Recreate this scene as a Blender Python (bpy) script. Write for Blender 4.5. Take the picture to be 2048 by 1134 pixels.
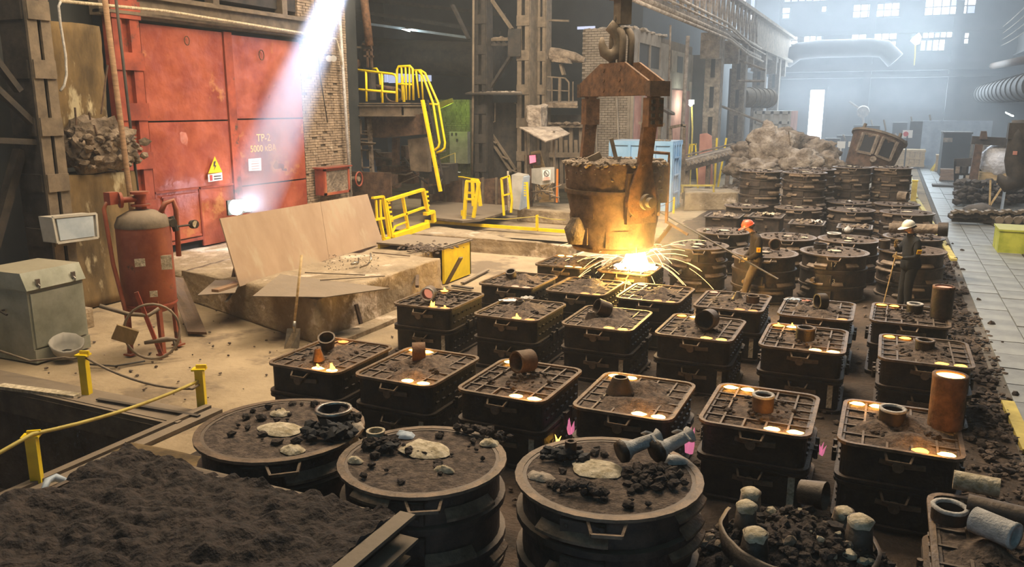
import bpy, bmesh, math, random
from mathutils import Vector, Matrix, noise, Euler
R = math.radians; PI = math.pi
rnd = random.Random(7)
SC = bpy.context.scene
COL = SC.collection
for o in list(bpy.data.objects): bpy.data.objects.remove(o)

# ------------------------------------------------------------------ camera
F = 1620.0; PITCH = math.atan(352 / F); YAW = math.atan(766 / (F / math.cos(PITCH))); CH = 4.1
cam = bpy.data.objects.new('camera', bpy.data.cameras.new('camera')); COL.objects.link(cam)
cam.location = (0, 0, CH); cam.rotation_euler = (PI / 2 - PITCH, 0, YAW)
cam.data.sensor_width = 36; cam.data.lens = 36 * F / 2048; cam.data.clip_end = 400
SC.camera = cam

# ------------------------------------------------------------------ world, lights, exposure
w = bpy.data.worlds.new('world'); SC.world = w; w.use_nodes = True
bg = w.node_tree.nodes['Background']; bg.inputs[0].default_value = (0.62, 0.8, 1.0, 1); bg.inputs[1].default_value = 2.0

def lamp(name, typ, loc, energy, color, aim=None, **k):
    d = bpy.data.lights.new(name, typ); d.energy = energy; d.color = color
    o = bpy.data.objects.new(name, d); COL.objects.link(o); o.location = loc
    if aim is not None:
        o.rotation_euler = (Vector(aim) - Vector(loc)).to_track_quat('-Z', 'Y').to_euler()
    for a, b in k.items(): setattr(d, a, b)
    return o
# daylight through the roof lights over the casting bay (warm through old glass) and over the far end (cool)
lamp('skylight_casting_bay', 'AREA', (-5.5, 15.5, 13.4), 3900, (1.0, 0.8, 0.56), aim=(-6, 11.5, 0), shape='RECTANGLE', size=7, size_y=9)
lamp('skylight_left_bay', 'AREA', (-9.5, 8, 12.5), 1250, (1.0, 0.8, 0.54), aim=(-14, 13.5, 1.5), shape='RECTANGLE', size=7, size_y=4)
lamp('skylight_middle', 'AREA', (-5, 21.5, 13.3), 4300, (1.0, 0.9, 0.76), aim=(-2, 33, 0), shape='RECTANGLE', size=9, size_y=8)
lamp('skylight_middle_far', 'AREA', (-5, 38, 13.4), 1800, (0.95, 0.95, 0.95), aim=(-5, 42, 0), shape='RECTANGLE', size=9, size_y=8)
lamp('skylight_far', 'AREA', (-3, 60, 13.4), 3000, (0.72, 0.86, 1.0), aim=(-3, 60, 0), shape='RECTANGLE', size=12, size_y=24)
lamp('skylight_left_middle', 'AREA', (-12.0, 22, 13.4), 1500, (1.0, 0.82, 0.58), aim=(-14, 27, 0), shape='RECTANGLE', size=5, size_y=5)  # added warm fill under the roof, brightens the platform and yellow frames
lamp('skylight_right', 'AREA', (5.5, 36, 13.4), 3000, (0.8, 0.9, 1.0), aim=(4, 38, 0), shape='RECTANGLE', size=4, size_y=34)
lamp('far_window_light', 'AREA', (-5, 77.6, 8.5), 12000, (0.7, 0.86, 1.0), aim=(-5, 40, 6), shape='RECTANGLE', size=18, size_y=9)
# sunbeam through a broken roof pane on to the foot of the red door
# the metal stream lights its surroundings
lamp('pour_glow', 'POINT', (-4.3, 15.1, 1.15), 600, (1.0, 0.58, 0.13), shadow_soft_size=0.3)

V = SC.view_settings; SC.display_settings.display_device = 'sRGB'
V.view_transform = 'Standard'; V.look = 'None'; V.gamma = 1; V.use_curve_mapping = False; V.exposure = 0.0
cy = SC.cycles
cy.max_bounces = 5; cy.diffuse_bounces = 3; cy.glossy_bounces = 2; cy.transmission_bounces = 3
cy.volume_bounces = 0; cy.transparent_max_bounces = 6; cy.use_denoising = True
cy.use_adaptive_sampling = True; cy.adaptive_threshold = 0.03
cy.sample_clamp_indirect = 4; cy.caustics_reflective = False; cy.caustics_refractive = False

# ------------------------------------------------------------------ pixel helpers (camera ray against a real plane)
_f = Vector((-math.sin(YAW) * math.cos(PITCH), math.cos(YAW) * math.cos(PITCH), -math.sin(PITCH)))
_r = Vector((math.cos(YAW), math.sin(YAW), 0)); _u = _r.cross(_f)
def _ray(x, y): return _f + _r * ((x - 1024) / F) - _u * ((y - 567) / F)
def PZ(x, y, z=0.0):
    d = _ray(x, y); return Vector((0, 0, CH)) + d * ((z - CH) / d.z)
def PX(x, y, X):
    d = _ray(x, y); return Vector((0, 0, CH)) + d * (X / d.x)
def PY(x, y, Y):
    d = _ray(x, y); return Vector((0, 0, CH)) + d * (Y / d.y)

# sunbeam through a broken roof pane on to the foot of the red door
PB = PX(492, 428, -15.9); PT = PX(712, -120, -14.9); PS = PT + (PT - PB) * .3
lamp('sunbeam', 'SPOT', tuple(PS), 95000, (0.58, 0.7, 1.0), aim=PB, spot_size=R(12), spot_blend=0.8, shadow_soft_size=0.05)
# added dim blue fill behind the camera, tints the dark front faces teal
lamp('window_behind', 'AREA', (-1, -2.8, 8.5), 210, (0.28, 0.68, 0.9), aim=(-3, 12, 0), shape='RECTANGLE', size=13, size_y=4)

# ------------------------------------------------------------------ materials
M = {}
def mat(name, c1, c2=None, scale=4.0, rough=0.75, metal=0.0, bump=0.15, bscale=None, dust=0.0, dustc=(0.17, 0.125, 0.085),
        c3=None, s3=1.2, t3=0.58, stretch=None, emit=None, estr=0, bdist=0.02, detail=4):
    m = bpy.data.materials.new(name); m.use_nodes = True; n = m.node_tree.nodes; l = m.node_tree.links
    b = n['Principled BSDF']; b.inputs['Roughness'].default_value = rough; b.inputs['Metallic'].default_value = metal
    M[name] = m
    if emit is not None:
        b.inputs['Emission Color'].default_value = (*emit, 1); b.inputs['Emission Strength'].default_value = estr
    if c2 is None:
        b.inputs['Base Color'].default_value = (*c1, 1); return m
    tc = n.new('ShaderNodeTexCoord'); src = tc.outputs['Object']
    if stretch:
        mp = n.new('ShaderNodeMapping'); mp.inputs['Scale'].default_value = stretch; l.new(src, mp.inputs[0]); src = mp.outputs[0]
    no = n.new('ShaderNodeTexNoise'); no.inputs['Scale'].default_value = scale; no.inputs['Detail'].default_value = detail
    no.inputs['Roughness'].default_value = 0.65; l.new(src, no.inputs['Vector'])
    cr = n.new('ShaderNodeValToRGB'); cr.color_ramp.elements[0].position = 0.35; cr.color_ramp.elements[1].position = 0.65
    cr.color_ramp.elements[0].color = (*c1, 1); cr.color_ramp.elements[1].color = (*c2, 1)
    l.new(no.outputs[0], cr.inputs[0]); out = cr.outputs[0]
    if c3 is not None:
        n3 = n.new('ShaderNodeTexNoise'); n3.inputs['Scale'].default_value = s3; n3.inputs['Detail'].default_value = 5
        n3.inputs['Roughness'].default_value = 0.7; l.new(src, n3.inputs['Vector'])
        r3 = n.new('ShaderNodeValToRGB'); r3.color_ramp.elements[0].position = t3; r3.color_ramp.elements[1].position = t3 + 0.07
        l.new(n3.outputs[0], r3.inputs[0])
        mx = n.new('ShaderNodeMixRGB'); l.new(r3.outputs[0], mx.inputs[0]); l.new(out, mx.inputs[1]); mx.inputs[2].default_value = (*c3, 1); out = mx.outputs[0]
    if dust > 0:
        g = n.new('ShaderNodeNewGeometry'); sp = n.new('ShaderNodeSeparateXYZ'); l.new(g.outputs['Normal'], sp.inputs[0])
        rr = n.new('ShaderNodeMapRange'); rr.inputs[1].default_value = 0.35; rr.inputs[2].default_value = 0.9; rr.inputs[4].default_value = dust
        l.new(sp.outputs[2], rr.inputs[0])
        mx = n.new('ShaderNodeMixRGB'); l.new(rr.outputs[0], mx.inputs[0]); l.new(out, mx.inputs[1]); mx.inputs[2].default_value = (*dustc, 1); out = mx.outputs[0]
    l.new(out, b.inputs['Base Color'])
    if bump:
        nb = n.new('ShaderNodeTexNoise'); nb.inputs['Scale'].default_value = bscale or scale * 5; nb.inputs['Detail'].default_value = 5
        l.new(src, nb.inputs['Vector'])
        bp = n.new('ShaderNodeBump'); bp.inputs['Strength'].default_value = bump; bp.inputs['Distance'].default_value = bdist
        l.new(nb.outputs[0], bp.inputs['Height']); l.new(bp.outputs[0], b.inputs['Normal'])
    return m
mat('iron', (0.01, 0.009, 0.009), (0.038, 0.026, 0.018), 6, 0.55, 0.2, 0.4, dust=0.5, dustc=(0.13, 0.09, 0.06))
mat('iron_mid', (0.022, 0.018, 0.015), (0.075, 0.05, 0.035), 5, 0.6, 0.2, 0.4, dust=0.7, dustc=(0.2, 0.15, 0.11))
mat('iron_rim', (0.1, 0.07, 0.045), (0.22, 0.15, 0.095), 7, 0.55, 0.3, 0.4)
mat('rust', (0.07, 0.034, 0.017), (0.21, 0.1, 0.045), 6, 0.8, 0.1, 0.5, dust=0.3)
mat('rust_dark', (0.05, 0.028, 0.018), (0.15, 0.085, 0.05), 5, 0.75, 0.2, 0.5, dust=0.5)
mat('steel_dusty', (0.1, 0.075, 0.05), (0.2, 0.15, 0.1), 3, 0.75, 0.1, 0.3, dust=0.7, dustc=(0.27, 0.21, 0.15))
mat('steel_dark', (0.018, 0.016, 0.015), (0.055, 0.043, 0.034), 3, 0.75, 0.1, 0.3, dust=0.5, dustc=(0.15, 0.12, 0.09))
mat('steel_bare', (0.25, 0.23, 0.2), (0.42, 0.38, 0.33), 9, 0.35, 0.8, 0.15)
mat('sand', (0.045, 0.032, 0.025), (0.17, 0.122, 0.092), 14, 0.95, 0, 0.9, bscale=40, bdist=0.03)
mat('sand_dark', (0.02, 0.015, 0.013), (0.07, 0.05, 0.04), 12, 0.95, 0, 0.9, bscale=35, bdist=0.03)
mat('dirt', (0.025, 0.018, 0.014), (0.1, 0.068, 0.048), 1.2, 0.95, 0, 0.9, bscale=16, bdist=0.05, detail=8)
mat('dust_floor', (0.27, 0.2, 0.12), (0.42, 0.32, 0.2), 0.7, 0.95, 0, 0.6, bscale=14, bdist=0.03, detail=8, c3=(0.19, 0.14, 0.09), s3=.45, t3=.53)
mat('concrete', (0.2, 0.145, 0.085), (0.42, 0.32, 0.2), 1.7, 0.9, 0, 0.8, bscale=9, bdist=0.05, c3=(0.62, 0.5, 0.38), s3=1.1, t3=0.56, dust=0.35, dustc=(0.3, 0.235, 0.16), detail=8)
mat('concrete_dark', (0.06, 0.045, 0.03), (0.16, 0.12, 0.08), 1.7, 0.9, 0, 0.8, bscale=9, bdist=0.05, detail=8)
mat('plaster_old', (0.07, 0.045, 0.018), (0.26, 0.17, 0.07), 1.6, 0.9, 0, 0.7, bscale=8, c3=(0.5, 0.42, 0.26), s3=1.7, t3=0.58, stretch=(1, 1, 0.35), detail=9)
mat('slag', (0.09, 0.065, 0.045), (0.3, 0.23, 0.165), 3, 0.95, 0, 0.9, bscale=10, bdist=0.06, detail=8)
mat('slag_pale', (0.17, 0.13, 0.1), (0.46, 0.38, 0.3), 3, 0.95, 0, 1.0, bscale=10, bdist=0.06, detail=8)
mat('ash', (0.35, 0.28, 0.17), (0.7, 0.6, 0.45), 14, 0.95, 0, 0.8, bscale=30)
mat('ash_white', (0.36, 0.34, 0.32), (0.62, 0.59, 0.56), 12, 0.9, 0, 0.6)
mat('red_door', (0.26, 0.045, 0.025), (0.47, 0.12, 0.06), 0.9, 0.42, 0.05, 0.5, bscale=2.2, bdist=0.12, c3=(0.5, 0.2, 0.07), s3=0.7, t3=0.6, detail=8)
mat('red_dirty', (0.2, 0.035, 0.02), (0.42, 0.085, 0.04), 1.6, 0.7, 0.05, 0.35, dust=0.5, c3=(0.1, 0.05, 0.035), s3=1.5, t3=0.6)
mat('red_tank', (0.24, 0.055, 0.028), (0.4, 0.115, 0.055), 2.2, 0.6, 0.05, 0.25, c3=(0.13, 0.07, 0.045), s3=2.2, t3=0.6, dust=0.6, dustc=(0.22, 0.17, 0.12))
mat('pink_panel', (0.42, 0.17, 0.12), (0.62, 0.3, 0.22), 1.2, 0.8, 0, 0.3)
mat('yellow', (0.8, 0.56, 0.0), (0.95, 0.7, 0.005), 4, 0.45, 0.0, 0.1, c3=(0.6, 0.36, 0.02), s3=5, t3=0.66)
mat('yellow_dirty', (0.4, 0.3, 0.06), (0.62, 0.5, 0.12), 3, 0.7, 0.0, 0.2)
mat('yellow_green', (0.3, 0.33, 0.03), (0.5, 0.5, 0.06), 3, 0.6, 0, 0.2, dust=0.6, dustc=(0.42, 0.38, 0.2))
mat('orange_paint', (0.7, 0.2, 0.02), None)
mat('blue_paint', (0.25, 0.47, 0.72), (0.36, 0.58, 0.82), 1.5, 0.5, 0.05, 0.1, c3=(0.55, 0.62, 0.66), s3=1.3, t3=0.66, dust=0.5, dustc=(0.5, 0.5, 0.5))
mat('green_grey', (0.26, 0.27, 0.2), (0.4, 0.4, 0.32), 2.2, 0.6, 0.05, 0.15, c3=(0.3, 0.2, 0.1), s3=2.4, t3=0.67, dust=0.6, dustc=(0.3, 0.24, 0.16))
mat('grey_paint', (0.36, 0.34, 0.3), (0.52, 0.49, 0.44), 2, 0.6, 0, 0.1, dust=0.6, dustc=(0.42, 0.37, 0.3))
mat('blue_grey', (0.3, 0.37, 0.46), (0.45, 0.52, 0.6), 2, 0.5, 0, 0.1)
mat('plate_tan', (0.32, 0.215, 0.135), (0.42, 0.3, 0.2), 0.8, 0.6, 0.05, 0.08, c3=(0.4, 0.31, 0.21), s3=0.6, t3=0.52, stretch=(1.5, 1.5, 0.5), detail=6)
mat('brick', (0.2, 0.14, 0.09), (0.4, 0.29, 0.19), 3.5, 0.9, 0, 0.6, c3=(0.55, 0.44, 0.32), s3=0.8, t3=0.62, detail=6)
mat('mortar', (0.12, 0.09, 0.06), (0.2, 0.15, 0.1), 3, 0.95, 0, 0.4)
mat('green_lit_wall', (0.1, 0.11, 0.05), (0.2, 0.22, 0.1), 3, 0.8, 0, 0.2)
mat('wood', (0.42, 0.28, 0.12), (0.68, 0.49, 0.26), 3, 0.8, 0, 0.3, stretch=(1, 1, 6))
mat('wood_dark', (0.18, 0.1, 0.05), (0.32, 0.19, 0.1), 3, 0.8, 0, 0.3, stretch=(1, 1, 6))
mat('tile', (0.17, 0.17, 0.16), (0.3, 0.3, 0.28), 1.1, 0.5, 0.1, 0.35, bscale=22, bdist=0.01, detail=7)
mat('tile_bed', (0.08, 0.07, 0.06), (0.14, 0.12, 0.1), 2, 0.9, 0, 0.3)
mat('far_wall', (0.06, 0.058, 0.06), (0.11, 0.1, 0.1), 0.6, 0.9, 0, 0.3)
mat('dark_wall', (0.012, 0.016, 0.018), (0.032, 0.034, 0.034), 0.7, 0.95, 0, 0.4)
mat('roof', (0.03, 0.028, 0.028), (0.05, 0.047, 0.045), 1, 0.95, 0, 0.2)
mat('hut', (0.24, 0.19, 0.14), (0.38, 0.31, 0.24), 1.6, 0.9, 0, 0.5)
mat('black', (0.012, 0.012, 0.014), None, rough=0.8)
mat('rubber', (0.03, 0.028, 0.026), (0.07, 0.062, 0.055), 6, 0.7, 0, 0.3, dust=0.4)
mat('hose', (0.17, 0.13, 0.09), (0.28, 0.21, 0.14), 8, 0.7, 0, 0.2)
mat('white_paper', (0.8, 0.78, 0.74), None, rough=0.8)
mat('red_ink', (0.6, 0.06, 0.06), None)
mat('ink', (0.05, 0.05, 0.05), None)
mat('sign_yellow', (0.95, 0.55, 0.01), None)
mat('plastic_film', (0.6, 0.6, 0.64), (0.8, 0.8, 0.84), 6, 0.25, 0, 0.8, bscale=9, bdist=0.05)
mat('stencil', (0.75, 0.42, 0.04), None)
mat('helmet_red', (0.75, 0.1, 0.04), (0.85, 0.14, 0.06), 5, 0.35, 0, 0)
mat('helmet_white', (0.78, 0.74, 0.64), (0.86, 0.82, 0.72), 5, 0.35, 0, 0)
mat('skin', (0.5, 0.26, 0.16), None, rough=0.6)
mat('jacket_brown', (0.022, 0.015, 0.011), (0.04, 0.027, 0.018), 5, 0.9, 0, 0.4)
mat('trousers', (0.1, 0.065, 0.04), (0.17, 0.12, 0.07), 5, 0.9, 0, 0.4)
mat('jacket_black', (0.005, 0.006, 0.008), (0.012, 0.013, 0.016), 5, 0.9, 0, 0.4)
mat('glove', (0.3, 0.2, 0.08), (0.42, 0.3, 0.14), 8, 0.9, 0, 0.4)
mat('molten', (1, 0.5, 0.1), None, emit=(1.0, 0.4, 0.05), estr=5)
mat('molten_hot', (1, 0.6, 0.2), None, emit=(1.0, 0.55, 0.12), estr=12)
mat('molten_white', (1, 0.8, 0.5), None, emit=(1.0, 0.8, 0.48), estr=30)
mat('ember', (0.5, 0.2, 0.1), None, emit=(1.0, 0.3, 0.05), estr=1.2)
mat('ember_pink', (0.6, 0.3, 0.25), None, emit=(1.0, 0.35, 0.2), estr=0.6)
mat('spark', (1, 0.7, 0.3), None, emit=(1.0, 0.6, 0.22), estr=6)
mat('flame', (0.5, 0.2, 0.3), None, emit=(0.8, 0.2, 0.35), estr=.75)
mat('flame_yellow', (1, 0.6, 0.1), None, emit=(1.0, 0.5, 0.06), estr=6)
mat('window_glow', (0.9, 0.95, 1), None, emit=(0.86, 0.92, 1.0), estr=6.0)
mat('window_dim', (0.6, 0.65, 0.8), None, emit=(0.62, 0.7, 1.0), estr=0.75)
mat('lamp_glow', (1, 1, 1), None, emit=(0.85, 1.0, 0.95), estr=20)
mat('pink_screen', (0.9, 0.3, 0.4), None, emit=(1.0, 0.16, 0.3), estr=1.0)

# ------------------------------------------------------------------ mesh helpers
class MB:
    def __init__(s): s.v = []; s.f = []; s.m = []
    def add(s, vs, fs, mi=0):
        k = len(s.v); s.v += [tuple(v) for v in vs]; s.f += [tuple(k + i for i in f) for f in fs]; s.m += [mi] * len(fs); return s
    def box(s, c, d, rot=None, mi=0, taper=None):
        x, y, z = d[0] / 2, d[1] / 2, d[2] / 2
        tx, ty = taper or (1, 1)
        vs = [Vector(p) for p in ((-x, -y, -z), (x, -y, -z), (x, y, -z), (-x, y, -z), (-x * tx, -y * ty, z), (x * tx, -y * ty, z), (x * tx, y * ty, z), (-x * tx, y * ty, z))]
        if rot is not None:
            mm = rot if isinstance(rot, Matrix) else Euler(rot).to_matrix()
            vs = [mm @ v for v in vs]
        return s.add([v + Vector(c) for v in vs], [(0, 3, 2, 1), (4, 5, 6, 7), (0, 1, 5, 4), (1, 2, 6, 5), (2, 3, 7, 6), (3, 0, 4, 7)], mi)
    def b2(s, a, b, mi=0):
        a = Vector(a); b = Vector(b); return s.box((a + b) / 2, [abs(t) for t in (b - a)], mi=mi)
    def bar(s, p, q, w_, h_=None, up=(0, 0, 1), mi=0):
        p = Vector(p); q = Vector(q); h_ = h_ or w_; d = q - p; L = d.length
        if L < 1e-6: return s
        z = d / L; u = Vector(up)
        if abs(z.dot(u)) > 0.98: u = Vector((1, 0, 0))
        x = u.cross(z).normalized(); y = z.cross(x)
        mm = Matrix((x, y, z)).transposed()
        return s.box((p + q) / 2, (w_, h_, L), mm, mi)
    def tube(s, pts, r, n=8, mi=0, caps=True, closed=False):
        pts = [Vector(p) for p in pts]; N = len(pts); k = len(s.v); prev = None; rs = r if isinstance(r, (list, tuple)) else [r] * N
        for i, p in enumerate(pts):
            if closed: t = pts[(i + 1) % N] - pts[i - 1]
            else: t = pts[min(i + 1, N - 1)] - pts[max(i - 1, 0)]
            t = t.normalized() if t.length > 1e-9 else Vector((0, 0, 1))
            if prev is None:
                a = Vector((0, 0, 1)) if abs(t.z) < 0.9 else Vector((1, 0, 0)); x = a.cross(t).normalized()
            else:
                x = prev - t * prev.dot(t); x = x.normalized() if x.length > 1e-6 else Vector((1, 0, 0))
            prev = x; y = t.cross(x)
            for j in range(n):
                a = 2 * PI * j / n; s.v.append(tuple(p + (x * math.cos(a) + y * math.sin(a)) * rs[i]))
        for i in range(N if closed else N - 1):
            for j in range(n):
                a = k + i * n; b = k + ((i + 1) % N) * n
                s.f.append((a + j, a + (j + 1) % n, b + (j + 1) % n, b + j)); s.m.append(mi)
        if caps and not closed:
            s.f.append(tuple(k + j for j in reversed(range(n)))); s.f.append(tuple(k + (N - 1) * n + j for j in range(n))); s.m += [mi, mi]
        return s
    def lathe(s, prof, n=24, c=(0, 0, 0), a0=0, a1=2 * PI, mi=0, mm=None, jit=0):
        k = len(s.v); full = abs(a1 - a0 - 2 * PI) < 1e-6; N = n if full else n + 1; c = Vector(c)
        for i in range(N):
            a = a0 + (a1 - a0) * i / n
            for (r, z) in prof:
                rr = r
                if jit: rr = r * (1 + jit * noise.noise((math.cos(a) * 3, math.sin(a) * 3, z * 4)))
                p = Vector((rr * math.cos(a), rr * math.sin(a), z)); p = (mm @ p) if mm is not None else p
                s.v.append(tuple(p + c))
        P_ = len(prof)
        for i in range(n):
            for j in range(P_ - 1):
                a = k + i * P_ + j; b = k + ((i + 1) % N) * P_ + j
                s.f.append((a, b, b + 1, a + 1)); s.m.append(mi)
        return s
    def arcbox(s, r0, r1, z0, z1, a0, a1, n=8, mi=0, tilt=0):
        k = len(s.v)
        for i in range(n + 1):
            a = a0 + (a1 - a0) * i / n; c, q = math.cos(a), math.sin(a)
            for r, z in ((r0, z0), (r1, z0 + tilt), (r1, z1 + tilt), (r0, z1)): s.v.append((r * c, r * q, z))
        for i in range(n):
            a = k + 4 * i
            for j in range(4): s.f.append((a + j, a + 4 + j, a + 4 + (j + 1) % 4, a + (j + 1) % 4)); s.m.append(mi)
        s.f += [(k + 3, k + 2, k + 1, k), (k + 4 * n, k + 4 * n + 1, k + 4 * n + 2, k + 4 * n + 3)]; s.m += [mi, mi]
        return s
    def prism(s, poly, z0, z1, mi=0):
        n = len(poly); vs = [(x, y, z0) for x, y in poly] + [(x, y, z1) for x, y in poly]
        fs = [tuple(reversed(range(n))), tuple(range(n, 2 * n))] + [(i, (i + 1) % n, n + (i + 1) % n, n + i) for i in range(n)]
        return s.add(vs, fs, mi)
    def slab(s, pts, th, mi=0):            # polygon in space given a thickness along its normal
        pts = [Vector(p) for p in pts]; nn = (pts[1] - pts[0]).cross(pts[2] - pts[0]).normalized() * th; n = len(pts)
        return s.add(pts + [p + nn for p in pts], [tuple(reversed(range(n))), tuple(range(n, 2 * n))] + [(i, (i + 1) % n, n + (i + 1) % n, n + i) for i in range(n)], mi)
    def rock(s, c, r, mi=0, seed=0, flat=0.8, sub=1):
        ico = ICO[sub]; q = Euler((seed * 1.3, seed * 2.1, seed * 0.7)).to_matrix()
        vs = []
        for v in ico[0]:
            u = Vector(v); d = 1 + 0.75 * noise.noise(u * 1.9 + Vector((seed, seed * 0.3, 5)))
            u = q @ (u * d); vs.append((c[0] + u.x * r, c[1] + u.y * r, c[2] + u.z * r * flat))
        return s.add(vs, ico[1], mi)
    def build(s, name, mats, parent=None, world=False, smooth=False, kind=None, auto=None):
        me = bpy.data.meshes.new(name)
        vs = s.v
        if parent is not None and world:
            L = parent.location; vs = [(x - L.x, y - L.y, z - L.z) for x, y, z in vs]
        me.from_pydata(vs, [], s.f)
        mats = mats if isinstance(mats, (list, tuple)) else [mats]
        for a in mats: me.materials.append(M[a])
        if len(mats) > 1: me.polygons.foreach_set('material_index', s.m)
        if smooth: me.polygons.foreach_set('use_smooth', [True] * len(me.polygons))
        if auto: me.set_sharp_from_angle(angle=R(auto)); 
        me.update()
        o = bpy.data.objects.new(name, me); COL.objects.link(o)
        if parent is not None: o.parent = parent
        if kind: o['kind'] = kind
        return o
def _ico(sub):
    bm = bmesh.new(); bmesh.ops.create_icosphere(bm, subdivisions=sub, radius=1)
    r = ([tuple(v.co) for v in bm.verts], [tuple(v.index for v in f.verts) for f in bm.faces]); bm.free(); return r
ICO = {1: _ico(1), 2: _ico(2), 3: _ico(3), 4: _ico(4)}
def tag(o, label, cat, group=None, kind=None):
    o['label'] = label; o['category'] = cat
    if group: o['group'] = group
    if kind: o['kind'] = kind
    return o
def thing(name, label, cat, loc=(0, 0, 0), rz=0.0, group=None):
    o = bpy.data.objects.new(name, None); COL.objects.link(o); o.empty_display_size = 0.1
    o.location = loc; o.rotation_euler = (0, 0, rz); return tag(o, label, cat, group)
def struct(o, label=None, cat=None):
    o['kind'] = 'structure'
    if label: o['label'] = label
    if cat: o['category'] = cat
    return o
def inst(name, me, parent, loc=(0, 0, 0), rot=(0, 0, 0), scale=(1, 1, 1)):
    o = bpy.data.objects.new(name, me); COL.objects.link(o); o.parent = parent
    o.location = loc; o.rotation_euler = rot; o.scale = scale; return o
def kids(o): return [c for c in bpy.data.objects if c.parent == o]
def dup(root, loc, rz, label, group=None, cache={}):
    r = root.copy(); COL.objects.link(r); r.location = loc; r.rotation_euler = (0, 0, rz); r['label'] = label
    if group: r['group'] = group
    if root.name not in cache: cache[root.name] = [(c, kids(c)) for c in kids(root)]
    for ch, gs in cache[root.name]:
        c = ch.copy(); COL.objects.link(c); c.parent = r
        for g in gs:
            d = g.copy(); COL.objects.link(d); d.parent = c
    return r
def heightgrid(x0, x1, y0, y1, nx, ny, hf, mask=None):
    mb = MB(); idx = {}
    for j in range(ny + 1):
        for i in range(nx + 1):
            x = x0 + (x1 - x0) * i / nx; y = y0 + (y1 - y0) * j / ny
            idx[i, j] = len(mb.v); mb.v.append((x, y, hf(x, y)))
    for j in range(ny):
        for i in range(nx):
            if mask:
                x = x0 + (x1 - x0) * (i + .5) / nx; y = y0 + (y1 - y0) * (j + .5) / ny
                if not mask(x, y): continue
            mb.f.append((idx[i, j], idx[i + 1, j], idx[i + 1, j + 1], idx[i, j + 1])); mb.m.append(0)
    return mb
def fbm(x, y, z=0.0, o=4): return noise.fractal((x, y, z), 1.0, 2.0, o)
# ================================================================== THE SETTING
PIT1 = (-13.2, -8.35, 3.6, 7.25); PIT2 = (-16.0, -8.0, 20.8, 23.6)
def in_pit(x, y):
    return any(a < x < b and c < y < d for a, b, c, d in (PIT1, PIT2))
def sstep(a, b, x):
    t = max(0, min(1, (x - a) / (b - a))); return t * t * (3 - 2 * t)
def dirtness(x, y):           # 1 in the moulding area, 0 on the swept floor on the left
    e = x + 7.6 + 0.35 * noise.noise((y * 0.8, x * 0.5, 2)) - 0.9 * sstep(14, 18, y)
    return sstep(-0.6, 0.7, e)
def floor_h(x, y):
    d = dirtness(x, y) * (1 - sstep(1.0, 1.75, x) * sstep(8, 10, y) )
    h = 0.012 * noise.noise((x * 0.7, y * 0.7, 0))
    n = noise.noise((x * 1.6, y * 1.6, 3)) * 0.05 + abs(noise.noise((x * 5, y * 5, 1))) * 0.07
    return h + d * n - 0.03
def floor_all():
    mb = heightgrid(-21, 5.6, 1.6, 36, 190, 246, floor_h, lambda x, y: not in_pit(x, y) and not (x > 1.9 and y > 8) and not (x < -9.6 and y > 24))
    for i, f in enumerate(mb.f):
        c = [sum(mb.v[k][t] for k in f) / 4 for t in (0, 1)]
        mb.m[i] = 1 if dirtness(*c) > 0.5 else 0
    return struct(mb.build('floor', ['dust_floor', 'dirt'], smooth=True))
floor_all()
struct(MB().b2((-30, 23.8, -0.12), (-9.4, 92, -0.05)).b2((-9.6, 36, -0.12), (12, 92, -0.05)).b2((1.8, 1.6, -0.16), (12, 36, -0.1)).b2((-30, -3, -0.3), (-21, 92, -.05)).build('floor_far', 'dust_floor'))
# pits
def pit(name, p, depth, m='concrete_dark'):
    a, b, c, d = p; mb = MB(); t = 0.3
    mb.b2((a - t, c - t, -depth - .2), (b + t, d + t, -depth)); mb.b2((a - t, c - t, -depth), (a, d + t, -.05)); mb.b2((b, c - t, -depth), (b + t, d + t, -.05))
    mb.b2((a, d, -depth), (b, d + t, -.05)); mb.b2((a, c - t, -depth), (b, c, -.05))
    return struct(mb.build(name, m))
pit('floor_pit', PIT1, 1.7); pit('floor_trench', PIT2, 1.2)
o = struct(MB().b2((-13.4, 7.25, -.03), (-8.2, 7.33, .05)).b2((-13.4, 7.3, -.02), (-8.2, 7.75, .02)).b2((-13.3, 7.2, -.35), (-8.3, 7.26, .04)).build('trim_1', 'steel_dusty'))
o = struct(MB().b2((-8.36, 3.0, -.02), (-8.25, 7.9, .06)).b2((-8.22, 3.0, -.02), (-8.05, 7.9, .035)).build('trim_2', 'steel_dusty'))

# ---- left wall with red transformer door (X = -16.5)
WX = -16.5
wl = bpy.data.objects.new('wall_left', None); COL.objects.link(wl); struct(wl)
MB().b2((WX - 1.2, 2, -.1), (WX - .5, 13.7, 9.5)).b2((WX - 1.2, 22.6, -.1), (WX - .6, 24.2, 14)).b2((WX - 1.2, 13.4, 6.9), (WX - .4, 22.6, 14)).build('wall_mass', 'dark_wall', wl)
MB().b2((WX - .5, 20.45, -.1), (WX - .07, 22.75, 9.5)).build('mortar_bed', 'mortar', wl)
mb = MB()                                                    # brick pier, each brick with its own edges
z = 0.0; row = 0
while z < 9.4:
    y = 20.43 - (0.13 if row % 2 else 0)
    while y < 22.72:
        y1 = min(y + 0.245, 22.78); y0 = max(y, 20.43)
        if y1 - y0 > 0.06:
            d = rnd.uniform(-0.012, 0.02)
            if rnd.random() > 0.03: mb.b2((WX - .12, y0, z), (WX - .03 + d, y1, z + 0.066))
        y += 0.26
    z += 0.08; row += 1
mb.build('brick', 'brick', wl, kind='stuff')
mb = MB(); z = 0.0; row = 0                                   # return face of the pier
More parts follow.
